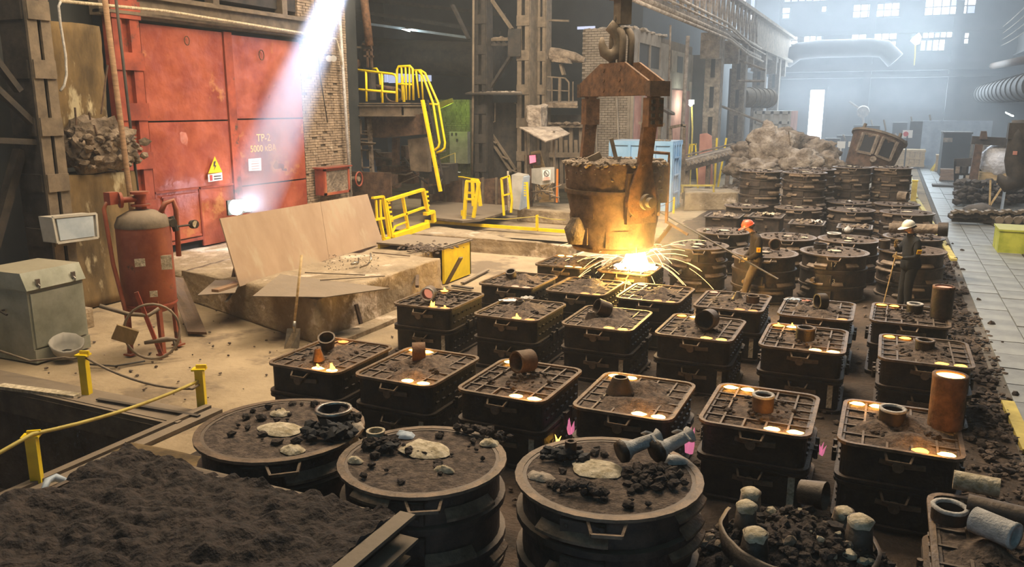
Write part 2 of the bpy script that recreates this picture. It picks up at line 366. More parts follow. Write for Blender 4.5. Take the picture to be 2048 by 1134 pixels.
while z < 9.4:
    x = WX - .5 + (0.1 if row % 2 else 0)
    while x < WX - .05:
        mb.b2((x, 22.7, z), (min(x + .2, WX - .03), 22.8 + rnd.uniform(-.01, .012), z + .066)); x += .215
    z += .08; row += 1
mb.build('brick', 'brick', wl, kind='stuff')
# lintel above the door, posts beside it
MB().b2((WX - .2, 13.4, 6.15), (WX + .12, 20.6, 6.75)).b2((WX - .1, 13.4, 6.2), (WX + .28, 20.6, 6.27)).b2((WX - .1, 13.4, 6.62), (WX + .24, 20.6, 6.7)).build('lintel', 'steel_dusty', wl)
MB().b2((WX - .6, 13.4, 6.9), (WX - .1, 20.6, 9.5)).build('upper_wall', 'steel_dark', wl)
for y in (14.6, 16.9, 19.6): MB().b2((WX - .2, y, 6.75), (WX + .1, y + .22, 9.5)).build('upper_post', 'steel_dusty', wl)
# stone base and skirting under the door
MB().b2((WX - .2, 13.8, -.1), (WX + .1, 20.4, .22)).b2((WX - .2, 13.9, .22), (WX + .04, 20.4, .42)).build('door_base', 'concrete', wl)

dr = bpy.data.objects.new('door_1', None); COL.objects.link(dr); struct(dr)
dr.location = (WX, 14.4, 0.4)
def dpart(name, m, mb, smooth=False): return mb.build(name, m, dr, world=True, smooth=smooth)
def door_panel(y0, y1, z0, z1, seed, m='red_door'):
    ny = max(3, int((y1 - y0) / .14)); nz = max(3, int((z1 - z0) / .14)); mb = MB(); idx = {}
    for j in range(nz + 1):
        for i in range(ny + 1):
            y = y0 + (y1 - y0) * i / ny; z = z0 + (z1 - z0) * j / nz
            e = min(i, ny - i, j, nz - j); e = min(1, e / 2.0)
            idx[i, j] = len(mb.v); mb.v.append((WX + .02 + e * 0.09 * noise.noise((y * 1.5, z * 1.5, seed)) + e * .02 * noise.noise((y * 4, z * 3, seed)), y, z))
    for j in range(nz):
        for i in range(ny): mb.f.append((idx[i, j], idx[i + 1, j], idx[i + 1, j + 1], idx[i, j + 1])); mb.m.append(0)
    mb.b2((WX - .05, y0, z0), (WX - .03, y1, z1))
    return dpart('door_panel', m, mb, True)
door_panel(14.55, 17.2, 3.78, 6.06, 1); door_panel(14.55, 17.2, 2.05, 3.74, 2); door_panel(14.55, 15.95, .75, 2.0, 3)
door_panel(16.0, 17.2, .48, 2.0, 4, 'red_door'); door_panel(17.55, 20.35, 3.8, 6.02, 5); door_panel(17.55, 20.35, 1.95, 3.76, 6); door_panel(17.55, 20.35, .48, 1.91, 7)
dpart('door_backing', 'black', MB().b2((WX - .12, 14.5, .42), (WX - .06, 20.4, 6.1)))
dpart('centre_post', 'red_dirty', MB().b2((WX - .04, 17.23, .45), (WX + .06, 17.52, 6.08)))
dpart('hatch_frame', 'red_dirty', MB().b2((WX, 15.95, .5), (WX + .05, 16.0, 2.05)).b2((WX, 14.55, 2.0), (WX + .05, 17.2, 2.05)).b2((WX, 14.55, .66), (WX + .07, 15.95, .74)))
dpart('hatch', 'red_door', MB().b2((WX + .02, 14.75, .82), (WX + .06, 15.85, 1.9)).b2((WX + .05, 14.7, .78), (WX + .075, 15.9, .82)).b2((WX + .05, 14.7, 1.88), (WX + .075, 15.9, 1.92)))
dpart('lifting_eye', 'rust_dark', MB().tube([(WX + .1 + .0, 15.9 + .08 * math.cos(a), 5.75 + .11 * math.sin(a)) for a in [i * PI / 5 for i in range(11)]], .012, 5))
dpart('lifting_eye', 'rust_dark', MB().tube([(WX + .1 + .0, 18.6 + .1 * math.cos(a), 5.55 + .14 * math.sin(a)) for a in [i * PI / 5 for i in range(11)]], .014, 5))
# stencilled words on the right leaf
def text(body, size, m, parent, loc, rot, depth=0.002, name='lettering', align='CENTER'):
    cu = bpy.data.curves.new(name, 'FONT'); cu.body = body; cu.size = size; cu.extrude = depth; cu.align_x = align; cu.align_y = 'CENTER'
    tmp = bpy.data.objects.new(name, cu); COL.objects.link(tmp)
    bpy.context.view_layer.update()
    me = bpy.data.meshes.new_from_object(tmp.evaluated_get(bpy.context.evaluated_depsgraph_get()))
    COL.objects.unlink(tmp); bpy.data.objects.remove(tmp)
    me.materials.clear(); me.materials.append(M[m])
    o = bpy.data.objects.new(name, me); COL.objects.link(o)
    if parent is not None: o.parent = parent; loc = Vector(loc) - parent.location
    o.location = loc; o.rotation_euler = rot; return o
RW = (PI / 2, 0, PI / 2)     # readable from +X
p1 = PX(527, 276, WX + .1); text('TP-2', .3, 'stencil', dr, p1, RW)
p1 = PX(527, 297, WX + .1); text('5000 кВА', .26, 'stencil', dr, p1, RW)
# column left of the door: two channels joined by red batten plates
cl = bpy.data.objects.new('column_red', None); COL.objects.link(cl); struct(cl); cl.location = (WX + .1, 14.0, 0)
for y in (13.62, 14.1): MB().b2((WX - .1, y, 0), (WX + .22, y + .26, 9)).build('channel', 'red_dirty', cl, world=True)
MB().b2((WX - .1, 13.86, 0), (WX + .1, 14.12, 9)).build('web', 'red_dirty', cl, world=True)
for k in range(8): MB().b2((WX + .22, 13.58, .35 + k * 1.15), (WX + .26, 14.4, .75 + k * 1.15)).build('batten_plate', 'red_dirty', cl, world=True)

# ---- roof, far wall, right wall and back walls
rf = bpy.data.objects.new('ceiling', None); COL.objects.link(rf); struct(rf)
MB().b2((-32, -3, 14.0), (12, 82, 14.2)).build('roof_deck', 'roof', rf)
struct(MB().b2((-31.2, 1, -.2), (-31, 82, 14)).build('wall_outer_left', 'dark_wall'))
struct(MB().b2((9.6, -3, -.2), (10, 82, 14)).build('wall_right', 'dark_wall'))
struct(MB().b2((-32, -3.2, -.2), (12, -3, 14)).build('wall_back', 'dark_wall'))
FY = 78.0
fw = bpy.data.objects.new('wall_far', None); COL.objects.link(fw); struct(fw); 
def FP(x, y): return PY(x, y, FY)
# window bands: (px left, px right, py top, py bottom, panes across, panes down, dim chance, name)
WINS = [(1568, 1656, -14, 3, 6, 1), (1564, 1580, 15, 38, 1, 2), (1643, 1653, 12, 24, 1, 1), (1706, 1799, 7, 34, 6, 2), (1850, 1952, -4, 29, 6, 2),
        (1560, 1644, 68, 88, 7, 1), (1560, 1596, 82, 104, 2, 1), (1703, 1794, 66, 80, 6, 1), (1770, 1792, 82, 100, 2, 1), (1840, 1890, 79, 102, 4, 1), (1845, 1905, 64, 76, 5, 1), (1928, 1938, 65, 88, 1, 2),
        (1480, 1492, -4, 24, 1, 2), (1500, 1510, -8, 40, 1, 2)]
holes = []
for (a, b, t, u, nx, nz) in WINS:
    A = FP((a + b) / 2, u); B = FP((a + b) / 2, t); L = FP(a, (t + u) / 2); Rr = FP(b, (t + u) / 2); holes.append((L.x, Rr.x, A.z, B.z, nx, nz))
DOORH = (FP(1618, 225).x, FP(1646, 225).x, 0.0, FP(1632, 180).z)
MB().b2((-32, FY + .15, -.1), (12, FY + .35, 14)).build('wall_sheet', 'far_wall', fw)
for i, (x0, x1, z0, z1, nx, nz) in enumerate(holes):
    wn = bpy.data.objects.new('window_%d' % (i + 1), None); COL.objects.link(wn); struct(wn); wn.location = (x0, FY, z0)
    dx = (x1 - x0) / nx; dz = (z1 - z0) / nz
    MB().b2((x0 - .1, FY, z0 - .1), (x1 + .1, FY + .14, z0)).b2((x0 - .1, FY, z1), (x1 + .1, FY + .14, z1 + .1)).b2((x0 - .1, FY, z0), (x0, FY + .14, z1)).b2((x1, FY, z0), (x1 + .1, FY + .14, z1)).build('window_frame', 'far_wall', wn, world=True)
    for a in range(nx):
        for b in range(nz):
            if rnd.random() < 0.06: continue
            MB().b2((x0 + a * dx + .06, FY + .05, z0 + b * dz + .06), (x0 + (a + 1) * dx - .06, FY + .09, z0 + (b + 1) * dz - .06)).build('pane', 'window_glow' if rnd.random() < .8 else 'window_dim', wn, world=True)
dd = bpy.data.objects.new('door_2', None); COL.objects.link(dd); struct(dd); dd.location = (DOORH[0], FY, 0)
MB().b2((DOORH[0], FY + .02, 0), (DOORH[1], FY + .1, DOORH[3])).build('daylight_opening', 'window_glow', dd, world=True)
MB().b2((DOORH[0] - .25, FY - .05, 0), (DOORH[0], FY + .14, DOORH[3] + .25)).b2((DOORH[1], FY - .05, 0), (DOORH[1] + .25, FY + .14, DOORH[3] + .25)).b2((DOORH[0] - .25, FY - .05, DOORH[3]), (DOORH[1] + .25, FY + .14, DOORH[3] + .25)).build('door_frame', 'far_wall', dd, world=True)
# horizontal ledges / cornice on the far wall and wall columns
for (yy, hh) in ((128, .6), (150, .25), (60, .35)):
    zz = FP(1750, yy).z; MB().b2((-30, FY - .5, zz - hh), (10, FY + .14, zz)).build('ledge', 'far_wall', fw)
for xx in (1545, 1735, 1905): 
    X = FP(xx, 150).x; MB().b2((X - .3, FY - .35, 0), (X + .3, FY + .14, 14)).build('wall_column', 'far_wall', fw)
# rolled ducts and pipes on the ledge
zz = FP(1700, 110).z
MB().tube([(FP(1575, 100).x, FY - 1.2, zz - .4), (FP(1600, 92).x, FY - 1.2, zz + .35), (FP(1640, 90).x, FY - 1.2, zz + .5), (FP(1740, 90).x, FY - 1.2, zz + .5), (FP(1770, 92).x, FY - 1.2, zz + .35), (FP(1792, 112).x, FY - 1.2, zz - .6)], .75, 12).build('duct', 'far_wall', fw, smooth=True)
# haze
def volbox(name, a, b, dens, label, col=(0.86, 0.93, 1.0)):
    o = MB().b2(a, b).build(name, 'iron'); v = bpy.data.materials.new(name + '_volume'); v.use_nodes = True; t = v.node_tree; t.nodes.clear()
    q = t.nodes.new('ShaderNodeOutputMaterial'); s = t.nodes.new('ShaderNodeVolumeScatter'); s.inputs['Density'].default_value = dens; s.inputs['Anisotropy'].default_value = .25
    s.inputs['Color'].default_value = (*col, 1); t.links.new(s.outputs[0], q.inputs['Volume']); o.data.materials.clear(); o.data.materials.append(v); return tag(o, label, 'haze', kind='stuff')
volbox('haze', (-13.4, 35, .02), (9.4, 77.8, 13.8), .0095, 'denser bluish haze over the far half of the hall')
# slanting plume of smoke in the sunbeam in front of the door, denser towards its axis
ax_ = (PT - PB); plL = ax_.length + .6; po = MB().lathe([(.001, 0), (.8, .2), (.97, plL * .5), (.97, plL), (.001, plL)], 20).build('smoke_plume', 'iron')
po.location = PB; po.rotation_euler = ax_.to_track_quat('Z', 'Y').to_euler()
v = bpy.data.materials.new('plume_volume'); v.use_nodes = True; t = v.node_tree; t.nodes.clear(); N = t.nodes.new; Lk = t.links.new
q = N('ShaderNodeOutputMaterial'); s = N('ShaderNodeVolumeScatter'); s.inputs['Color'].default_value = (.85, .9, 1, 1); s.inputs['Anisotropy'].default_value = .2
tc = N('ShaderNodeTexCoord'); mp = N('ShaderNodeMapping'); mp.inputs['Scale'].default_value = (1.0, 1.0, 0); Lk(tc.outputs['Object'], mp.inputs[0])
ln = N('ShaderNodeVectorMath'); ln.operation = 'LENGTH'; Lk(mp.outputs[0], ln.inputs[0])
mr = N('ShaderNodeMapRange'); mr.inputs[1].default_value = 0; mr.inputs[2].default_value = 1; mr.inputs[3].default_value = .7; mr.inputs[4].default_value = 0; mr.interpolation_type = 'SMOOTHSTEP'; Lk(ln.outputs['Value'], mr.inputs[0]); sz = N('ShaderNodeSeparateXYZ'); Lk(tc.outputs['Object'], sz.inputs[0]); mz = N('ShaderNodeMapRange'); mz.inputs[1].default_value = 0; mz.inputs[2].default_value = plL; mz.inputs[3].default_value = 1.0; mz.inputs[4].default_value = .12; Lk(sz.outputs[2], mz.inputs[0])
mu = N('ShaderNodeMath'); mu.operation = 'MULTIPLY'; Lk(mr.outputs[0], mu.inputs[0]); Lk(mz.outputs[0], mu.inputs[1]); Lk(mu.outputs[0], s.inputs['Density'])
Lk(s.outputs[0], q.inputs['Volume']); po.data.materials.clear(); po.data.materials.append(v); tag(po, 'bluish slanting plume of smoke lit by the sunbeam before the red door', 'smoke', kind='stuff')
hz = MB().b2((-31, -2.9, -0.15), (9.6, 77.9, 13.9)).build('haze', 'iron')
vm = bpy.data.materials.new('haze_volume'); vm.use_nodes = True; nt = vm.node_tree; nt.nodes.clear()
om = nt.nodes.new('ShaderNodeOutputMaterial'); vs = nt.nodes.new('ShaderNodeVolumeScatter'); vs.inputs['Density'].default_value = 0.0022
vs.inputs['Anisotropy'].default_value = 0.25; vs.inputs['Color'].default_value = (0.86, 0.93, 1.0, 1); nt.links.new(vs.outputs[0], om.inputs['Volume'])
hz.data.materials.clear(); hz.data.materials.append(vm); tag(hz, 'thin blue-grey haze of smoke and dust filling the whole hall', 'haze', kind='stuff')
# ================================================================== MOULDING FLASKS
def rrect(w_, d_, r, n=4):
    pts = []
    for cx_, cy_, a in ((w_ / 2 - r, d_ / 2 - r, 0), (-w_ / 2 + r, d_ / 2 - r, 90), (-w_ / 2 + r, -d_ / 2 + r, 180), (w_ / 2 - r, -d_ / 2 + r, 270)):
        for i in range(n + 1):
            t = R(a + 90 * i / n); pts.append((cx_ + r * math.cos(t), cy_ + r * math.sin(t)))
    return pts
def ringwall(mb, w0, d0, r0, w1, d1, r1, z0, z1, mi=0):
    A = rrect(w0, d0, r0); B = rrect(w1, d1, r1); n = len(A); k = len(mb.v)
    for z in (z0, z1):
        mb.v += [(x, y, z) for x, y in A]; mb.v += [(x, y, z) for x, y in B]
    for i in range(n):
        j = (i + 1) % n
        for q in ((k + i, k + j, k + 2 * n + j, k + 2 * n + i), (k + n + j, k + n + i, k + 3 * n + i, k + 3 * n + j),
                  (k + 2 * n + i, k + 2 * n + j, k + 3 * n + j, k + 3 * n + i), (k + n + i, k + n + j, k + j, k + i)):
            mb.f.append(q); mb.m.append(mi)
    return mb
FWD, FD = 1.12, 1.34
def shell(z0, z1, top=False):
    mb = MB(); w_, d_ = FWD, FD
    ringwall(mb, w_ - .06, d_ - .06, .11, w_ - .11, d_ - .11, .09, z0, z1)
    ringwall(mb, w_ + .03, d_ + .03, .14, w_ - .1, d_ - .1, .09, z0, z0 + .03)
    if not top: ringwall(mb, w_ + .03, d_ + .03, .14, w_ - .1, d_ - .1, .09, z1 - .03, z1)
    for s in (-1, 1):                                     # vent slots stand proud as little cast lips on the long sides
        for r_ in range(2):
            for k in range(7): mb.box((s * (w_ / 2 - .025), -.45 + k * .15, z0 + .13 + r_ * .12), (.02, .06, .028), (0, s * .35, 0))
    return mb
def lug(s, z):
    y = s * (FD / 2 - .03); mb = MB()
    mb.tube([(0, y, z), (0, y + s * .1, z)], .042, 10); mb.tube([(0, y + s * .08, z), (0, y + s * .11, z)], .055, 10)
    mb.bar((-.05, y + s * .02, z), (-.17, y + s * .015, z + .015), .03, .05); mb.bar((.05, y + s * .02, z - .01), (.24, y + s * .015, z + .0), .03, .05)
    return mb
def hoop(s, z):
    y = s * (FD / 2 - .02); mb = MB(); P_ = [(-.13, y, z + .06), (-.1, y + s * .09, z), (.1, y + s * .09, z), (.13, y, z + .06)]
    for a, b in zip(P_, P_[1:]): mb.bar(a, b, .02, .022)
    return mb
def meshof(mb, name, m, **k):
    o = mb.build(name, m, **k); me = o.data; bpy.data.objects.remove(o); return me
ME = {}
ME['drag'] = meshof(shell(.0, .43), 'drag', 'iron'); ME['cope'] = meshof(shell(.45, .83, True), 'cope', 'iron')
ME['rim'] = meshof(ringwall(MB(), FWD + .03, FD + .03, .15, FWD - .055, FD - .055, .11, .822, .853), 'rim', 'iron_rim')
for s in (-1, 1):
    for nm, z in (('c', .7), ('d', .27)): ME['lug', s, nm] = meshof(lug(s, z), 'lug', 'iron_rim'); ME['hoop', s, nm] = meshof(hoop(s, z + .05), 'handle', 'iron_rim')
def clamp(s):
    x = s * (FWD / 2 + .015); mb = MB()
    mb.box((x, 0, .44), (.07, .16, .09)); mb.box((x + s * .02, 0, .5), (.03, .3, .03)); mb.tube([(x + s * .03, .1, .40), (x + s * .03, .1, .56)], .022, 8); mb.tube([(x + s * .03, -.1, .40), (x + s * .03, -.1, .55)], .022, 8)
    return mb
for s in (-1, 1): ME['clamp', s] = meshof(clamp(s), 'clamp', 'iron_mid')
iw, idp = FWD - .06, FD - .06
def barbox(x0, y0, x1, y1): return MB().b2((x0, y0, .815), (x1, y1, .838))
BARS = []
for v in (-.27, .27): BARS.append((-iw / 2, v * FD - .011, iw / 2, v * FD + .011))
for u in (-.3, -.1, .1, .3):
    for s in (-1, 1):
        y0, y1 = sorted((s * .27 * FD, s * idp / 2)); BARS.append((u * FWD - .011, y0, u * FWD + .011, y1))
for s in (-1, 1):
    x0, x1 = sorted((s * .3 * FWD, s * iw / 2)); xa = s * .3 * FWD
    BARS.append((xa - .011, -.27 * FD, xa + .011, .27 * FD))
    for v in (-.09, .09): BARS.append((x0, v * FD - .011, x1, v * FD + .011))
ME['bars'] = [meshof(barbox(*b), 'grid_bar', 'iron_mid') for b in BARS]
def sandmesh(seed, w_=iw + .01, d_=idp + .01, z=.80, heap=.055, name='sand', m='sand', nx=30, ny=36, cell=True):
    def h(x, y):
        q = max(0, 1 - (x / (w_ * .42)) ** 2 - (y / (d_ * .42)) ** 2)
        n = noise.noise((x * 9, y * 9, seed)) * .012 + abs(noise.noise((x * 22, y * 22, seed + 3))) * .02
        hh = heap * q * (.7 + .9 * noise.noise((x * 4, y * 4, seed * 2)))
        return z + n + hh * 1.2
    return meshof(heightgrid(-w_ / 2, w_ / 2, -d_ / 2, d_ / 2, nx, ny, h), name, m, smooth=True)
ME['sand'] = [sandmesh(s, heap=(.075, .1, .03, .12)[s], z=(.812, .81, .795, .814)[s]) for s in range(4)]
def clodmesh(seed, n=46, w_=.36, d_=.42, z=.83, r=(.012, .04)):
    q = random.Random(seed); mb = MB()
    for i in range(n):
        a = q.uniform(0, 2 * PI); t = q.random() ** .6
        mb.rock((w_ * t * math.cos(a), d_ * t * math.sin(a), z + .015 + .03 * (1 - t)), q.uniform(*r), 0, seed + i, .7)
    return meshof(mb, 'loose_sand_lumps', 'sand_dark')
ME['clods'] = [clodmesh(s) for s in range(4)]
def blob(seed, rx=.055, ry=.04):
    mb = MB(); n = 14; vs = []
    for i in range(n):
        a = 2 * PI * i / n; q = 1 + .3 * noise.noise((math.cos(a) * 1.5, math.sin(a) * 1.5, seed)); vs.append((rx * q * math.cos(a), ry * q * math.sin(a), .0))
    mb.add(vs + [(x * .8, y * .8, .008) for x, y, _ in vs], [tuple(range(n, 2 * n))] + [(i, (i + 1) % n, n + (i + 1) % n, n + i) for i in range(n)])
    return mb
for m_ in ('molten', 'molten_hot', 'molten_white', 'ember', 'ember_pink'): ME['pool', m_] = [meshof(blob(k), 'metal_pool', m_) for k in range(3)]
def flame(seed, h=.13, r=.035, m_='flame_yellow'):
    q = random.Random(seed); mb = MB()
    for k in range(3):
        x = q.uniform(-.03, .03); y = q.uniform(-.02, .02); hh = h * q.uniform(.6, 1); l = q.uniform(-.04, .04)
        mb.tube([(x, y, 0), (x * 1.2 + l * .3, y, hh * .35), (x + l, y, hh * .7), (x + l * 1.6, y, hh)], [r * .6, r * .8, r * .4, .002], 6)
    return mb
ME['flame'] = [meshof(flame(k), 'flame', 'flame_yellow', smooth=True) for k in range(3)]
ME['seep'] = meshof(heightgrid(-.035, .035, .02, .36, 4, 14, lambda x, y: .012 * abs(noise.noise((x * 60, y * 40, 1))) + .004), 'sand_seep', 'ash')
POOLS = [(-.38, .42), (-.2, .42), (.17, -.42), (.37, -.42)]       # back pair, front pair (fractions of the flask)
def flask(cx_, cy_, label, pools, k, rz=0.0, group='square moulding flasks set out on the casting floor', bars=True, flames=()):
    t = thing('molding_flask', label, 'flask', (cx_, cy_, 0.0), rz, group)
    inst('drag', ME['drag'], t); inst('cope', ME['cope'], t); inst('rim', ME['rim'], t)
    for s in (-1, 1):
        for nm in 'cd': inst('lug', ME['lug', s, nm], t); inst('handle', ME['hoop', s, nm], t)
        inst('clamp', ME['clamp', s], t)
    if bars:
        for b in ME['bars']: inst('grid_bar', b, t)
    inst('sand', ME['sand'][k % 4], t, rot=(0, 0, PI * (k % 2)))
    o = inst('loose_sand', ME['clods'][k % 4], t, rot=(0, 0, k * .8)); o['kind'] = 'stuff'
    inst('sand_seep', ME['seep'], t, loc=(.42, -FD / 2 + .025, .04), rot=(PI / 2, 0, 0))
    for i, p in enumerate(pools):
        if p: 
            o = inst('metal_pool', ME['pool', p][(i + k) % 3], t, loc=(POOLS[i][0] * FWD, POOLS[i][1] * FD, .84), scale=(1.5, 1.5, 1))
    if len(pools) and pools[3] == 'molten_hot':
        lamp('pool_glow', 'POINT', (cx_ + .27 * FWD, cy_ - .42 * FD, .98), 5, (1.0, .42, .06), shadow_soft_size=.06)
        if pools[1]: lamp('pool_glow', 'POINT', (cx_ - .29 * FWD, cy_ + .42 * FD, .98), 4, (1.0, .42, .06), shadow_soft_size=.06)
    for i, sc in flames: inst('flame', ME['flame'][(i + k) % 3], t, loc=(POOLS[i][0] * FWD, POOLS[i][1] * FD, .845), scale=(sc, sc, sc))
    return t
H_, Mo, E_, Ep, N_ = 'molten_hot', 'molten', 'ember', 'ember_pink', None
ORD = ['first', 'second', 'third', 'fourth', 'fifth', 'sixth']
FL = {}
rowsF = [('a', 'front row', [(-6.6, 8.5, (N_, E_, H_, H_), 0, 'broken pouring cup and low flames on its sand', [(2, .5), (3, .8)]),
                             (-5.28, 8.57, (H_, H_, H_, H_), 1, 'rusty sleeve on its side over its sand', []),
                             (-3.86, 8.64, (H_, N_, H_, H_), 2, 'large brown sleeve tipped on its side', []),
                             (-2.43, 8.69, (H_, H_, H_, H_), 3, 'heaped sand round a cone-shaped cup', []),
                             (-1.05, 8.86, (H_, H_, H_, H_), 2, 'clean open grid and a white-rimmed sleeve', []),
                             (.34, 8.9, (H_, H_, Mo, H_), 1, 'tall glowing cylinder on its back corner', [])]),
         ('b', 'second row', [(-6.91, 11.96, (N_, Mo, E_, E_), 2, 'sleeve whose open mouth faces out', [(2, .8), (3, .4), (1, .5)]),
                              (-5.32, 11.87, (Ep, N_, Mo, E_), 1, 'foil scrap and dark cup on its heaped sand', [(2, .6)]),
                              (-3.83, 11.92, (N_, N_, Mo, Mo), 3, 'dark bucket tilted over its sand', []),
                              (-2.37, 11.99, (Mo, H_, Mo, Mo), 0, 'big dark bucket with a round mouth', []),
                              (-.89, 12.02, (Mo, H_, H_, H_), 2, 'bare grid squares round a dark sleeve', [(0, .4), (1, .5)]),
                              (.66, 12.06, (Mo, Mo, Mo, Mo), 0, 'rough dark sleeve upright on its sand', [])]),
         ('c', 'third row', [(-6.31, 13.98, (N_, N_, Ep, Ep), 1, 'half cup and pink dull spots on its sand', []),
                             (-4.94, 13.97, (N_, N_, E_, E_), 3, 'small cup and film scrap on its sand', []),
                             (-3.6, 13.97, (Ep, N_, E_, E_), 1, 'low mound of sand and no cup', []),
                             (-2.23, 13.92, (Ep, N_, E_, E_), 0, 'cone cup and upright can before the walking worker', []),
                             (-.87, 13.94, (N_, N_, N_, E_), 1, 'thick dark wheel standing on edge', []),
                             (.51, 14.13, (Mo, Mo, N_, N_), 2, 'white-rimmed sleeve beside a tall pipe', [])]),
         ('d', 'back row', [(-6.1, 16.2, (H_, H_, H_, H_), 0, 'bright pools below the left side of the ladle', []),
                            (-4.68, 16.1, (N_, N_, N_, N_), 2, 'iron being poured into it under the ladle', [])])]
for key, rn, L in rowsF:
    for i, (x, y, pl, k, txt, fl_) in enumerate(L):
        FL[key + str(i + 1)] = flask(x, y, 'square iron flask in %s with %s' % (rn, txt), pl, k, rz=rnd.uniform(-.015, .015), flames=fl_)

# sleeves, cups and cans lying on the flasks
def sleeve(mb, r=.12, h=.2, t=.022, r2=None, jit=.03):
    r2 = r2 or r; return mb.lathe([(r, 0), (r2, h), (r2 - t, h), (r - t, .0), (r, 0)], 20, jit=jit)
def put_sleeve(px, py, z, label, r=.12, h=.2, r2=None, m_='rust_dark', tilt=0, az=0, name='pouring_sleeve', rim=None, cat='sleeve', group=None, inner=None):
    p = PZ(px, py, z); t = thing(name, label, cat, (p.x, p.y, z), az, group or 'fired clay sleeves left on the flasks')
    rot = (tilt, 0, 0); lift = (r if tilt else 0)
    o = sleeve(MB(), r, h, r2=r2).build('body', m_, t, smooth=True, auto=40); o.location = (0, h / 2 * math.sin(tilt), lift * abs(math.sin(tilt))); o.rotation_euler = rot
    if rim:
        rr = r2 or r; q = MB().lathe([(rr + .004, h - .02), (rr + .006, h + .004), (rr - .026, h + .004), (rr - .026, h - .02)], 20, jit=.06).build('rim', rim, t, smooth=True); q.location = o.location; q.rotation_euler = rot
    if not inner and tilt > .9: inner = 'black'  # black disc stands in for the shade inside a tipped mouth
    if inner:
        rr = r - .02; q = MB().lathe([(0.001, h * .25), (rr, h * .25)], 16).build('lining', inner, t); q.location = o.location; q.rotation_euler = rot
    return t
ZT = .86
put_sleeve(838, 722, ZT, 'rusty ring-shaped sleeve lying on its side on the second front flask', .125, .17, m_='rust', tilt=PI / 2, az=-1.0)
put_sleeve(1047, 745, ZT, 'brown sleeve tipped over on the third front flask', .14, .24, m_='rust_dark', tilt=PI / 2 * .95, az=-.45)
put_sleeve(1240, 785, ZT, 'cone-shaped cup standing in a sand heap on the fourth front flask', .17, .19, r2=.09, m_='iron_mid')
put_sleeve(1525, 820, ZT, 'short upright sleeve with white rim on the open-grid front flask', .115, .18, m_='rust_dark', rim='ash_white')
put_sleeve(1783, 845, ZT, 'dark upright sleeve with pale rim beside the glowing cylinder', .13, .16, m_='iron_mid', rim='ash_white')
put_sleeve(655, 700, ZT, 'dark tipped cup at the back of the first front flask', .09, .17, r2=.12, m_='iron_mid', tilt=.5, az=.5)
put_sleeve(637, 722, ZT, 'rusty cone stub near the flames of the first front flask', .08, .17, r2=.035, m_='rust', tilt=.15, az=.4)
put_sleeve(858, 600, ZT, 'pale-mouthed sleeve facing the camera on the first second-row flask', .12, .2, m_='iron_mid', tilt=PI / 2, az=.25, rim='ash_white', inner='ember_pink')
put_sleeve(1040, 612, ZT, 'small dark cup half buried on the second flask of the second row', .1, .1, r2=.07, m_='iron')
put_sleeve(1205, 635, ZT, 'black bucket tilted over on the third flask of the second row', .12, .22, r2=.13, m_='iron_mid', tilt=1.2, az=-.8, name='bucket', cat='bucket')
put_sleeve(1182, 638, ZT, 'small grey cone beside the tilted bucket', .1, .12, r2=.05, m_='iron_mid')
put_sleeve(1413, 660, ZT, 'large black bucket with its round mouth towards the camera', .15, .26, m_='iron_mid', tilt=1.45, az=-.1, name='bucket', cat='bucket')
put_sleeve(1610, 678, ZT, 'dark upright sleeve on the bare-grid flask of the second row', .13, .17, m_='iron', rim='iron_rim')
put_sleeve(1849, 698, ZT, 'rough dark sleeve on the rightmost second-row flask', .12, .13, m_='iron', rim='iron_rim')
put_sleeve(1022, 558, ZT, 'half cup lying on the first flask of the third row', .1, .13, m_='iron_mid', tilt=.4)
put_sleeve(1172, 565, ZT, 'small upright cup near the film scrap in the third row', .09, .12, m_='iron_mid')
put_sleeve(1475, 600, ZT, 'grey cone cup in front of the walking worker', .11, .15, r2=.03, m_='iron_mid')
put_sleeve(1505, 605, ZT, 'upright can catching light in front of the walking worker', .11, .12, m_='rust_dark')
put_sleeve(1641, 618, ZT, 'thick dark wheel-shaped sleeve standing on edge in the third row', .13, .14, m_='iron', tilt=PI / 2, az=-1.0)
put_sleeve(1829, 625, ZT, 'dark sleeve with a bright white rim by the worker in black', .12, .15, m_='iron', rim='ash_white')
def tallcyl(px, py, z, r, h, label, hot, m_):
    p = PZ(px, py, z); t = thing('exothermic_riser', label, 'cylinder', (p.x, p.y, z), 0, 'tall risers standing on the flasks')
    MB().lathe([(r, 0), (r, h * .5), (r * 1.01, h), (r - .025, h), (r - .025, h - .03)], 24, jit=.015).build('body', m_, t, smooth=True, auto=40)
    MB().lathe([(.001, h - .02), (r - .024, h - .02)], 20).build('molten_top', hot, t)
    MB().lathe([(r + .003, h - .03), (r + .003, h + .004), (r - .03, h + .004)], 24, jit=.05).build('rim', 'rust', t, smooth=True)
    return t
tallcyl(1889, 852, .85, .165, .56, 'tall rust-brown cylinder with a blazing top on the rightmost front flask', 'molten_hot', 'rust')
tallcyl(1881, 634, .85, .16, .5, 'tall dark cylinder with a dim pink top beside the worker in black', 'ember_pink', 'iron_mid')
def scrapfilm(px, py, z, w_, d_, label, m_='plastic_film', name='foil_scrap', hh=.05):
    p = PZ(px, py, z); o = meshof(heightgrid(-w_ / 2, w_ / 2, -d_ / 2, d_ / 2, 12, 10, lambda x, y: hh * abs(noise.noise((x * 14, y * 14, px))) + .01), name, m_)
    q = bpy.data.objects.new(name, o); COL.objects.link(q); q.location = p; q.rotation_euler = (0, 0, px * .7); tag(q, label, 'scrap', 'pale scraps left on the flasks'); return q
scrapfilm(1055, 597, ZT + .06, .22, .14, 'crumpled silver scrap by the cup in the second row', 'ash_white')
scrapfilm(1015, 602, ZT, .3, .13, 'flat pinkish scrap at the back of a second-row flask', 'plastic_film')
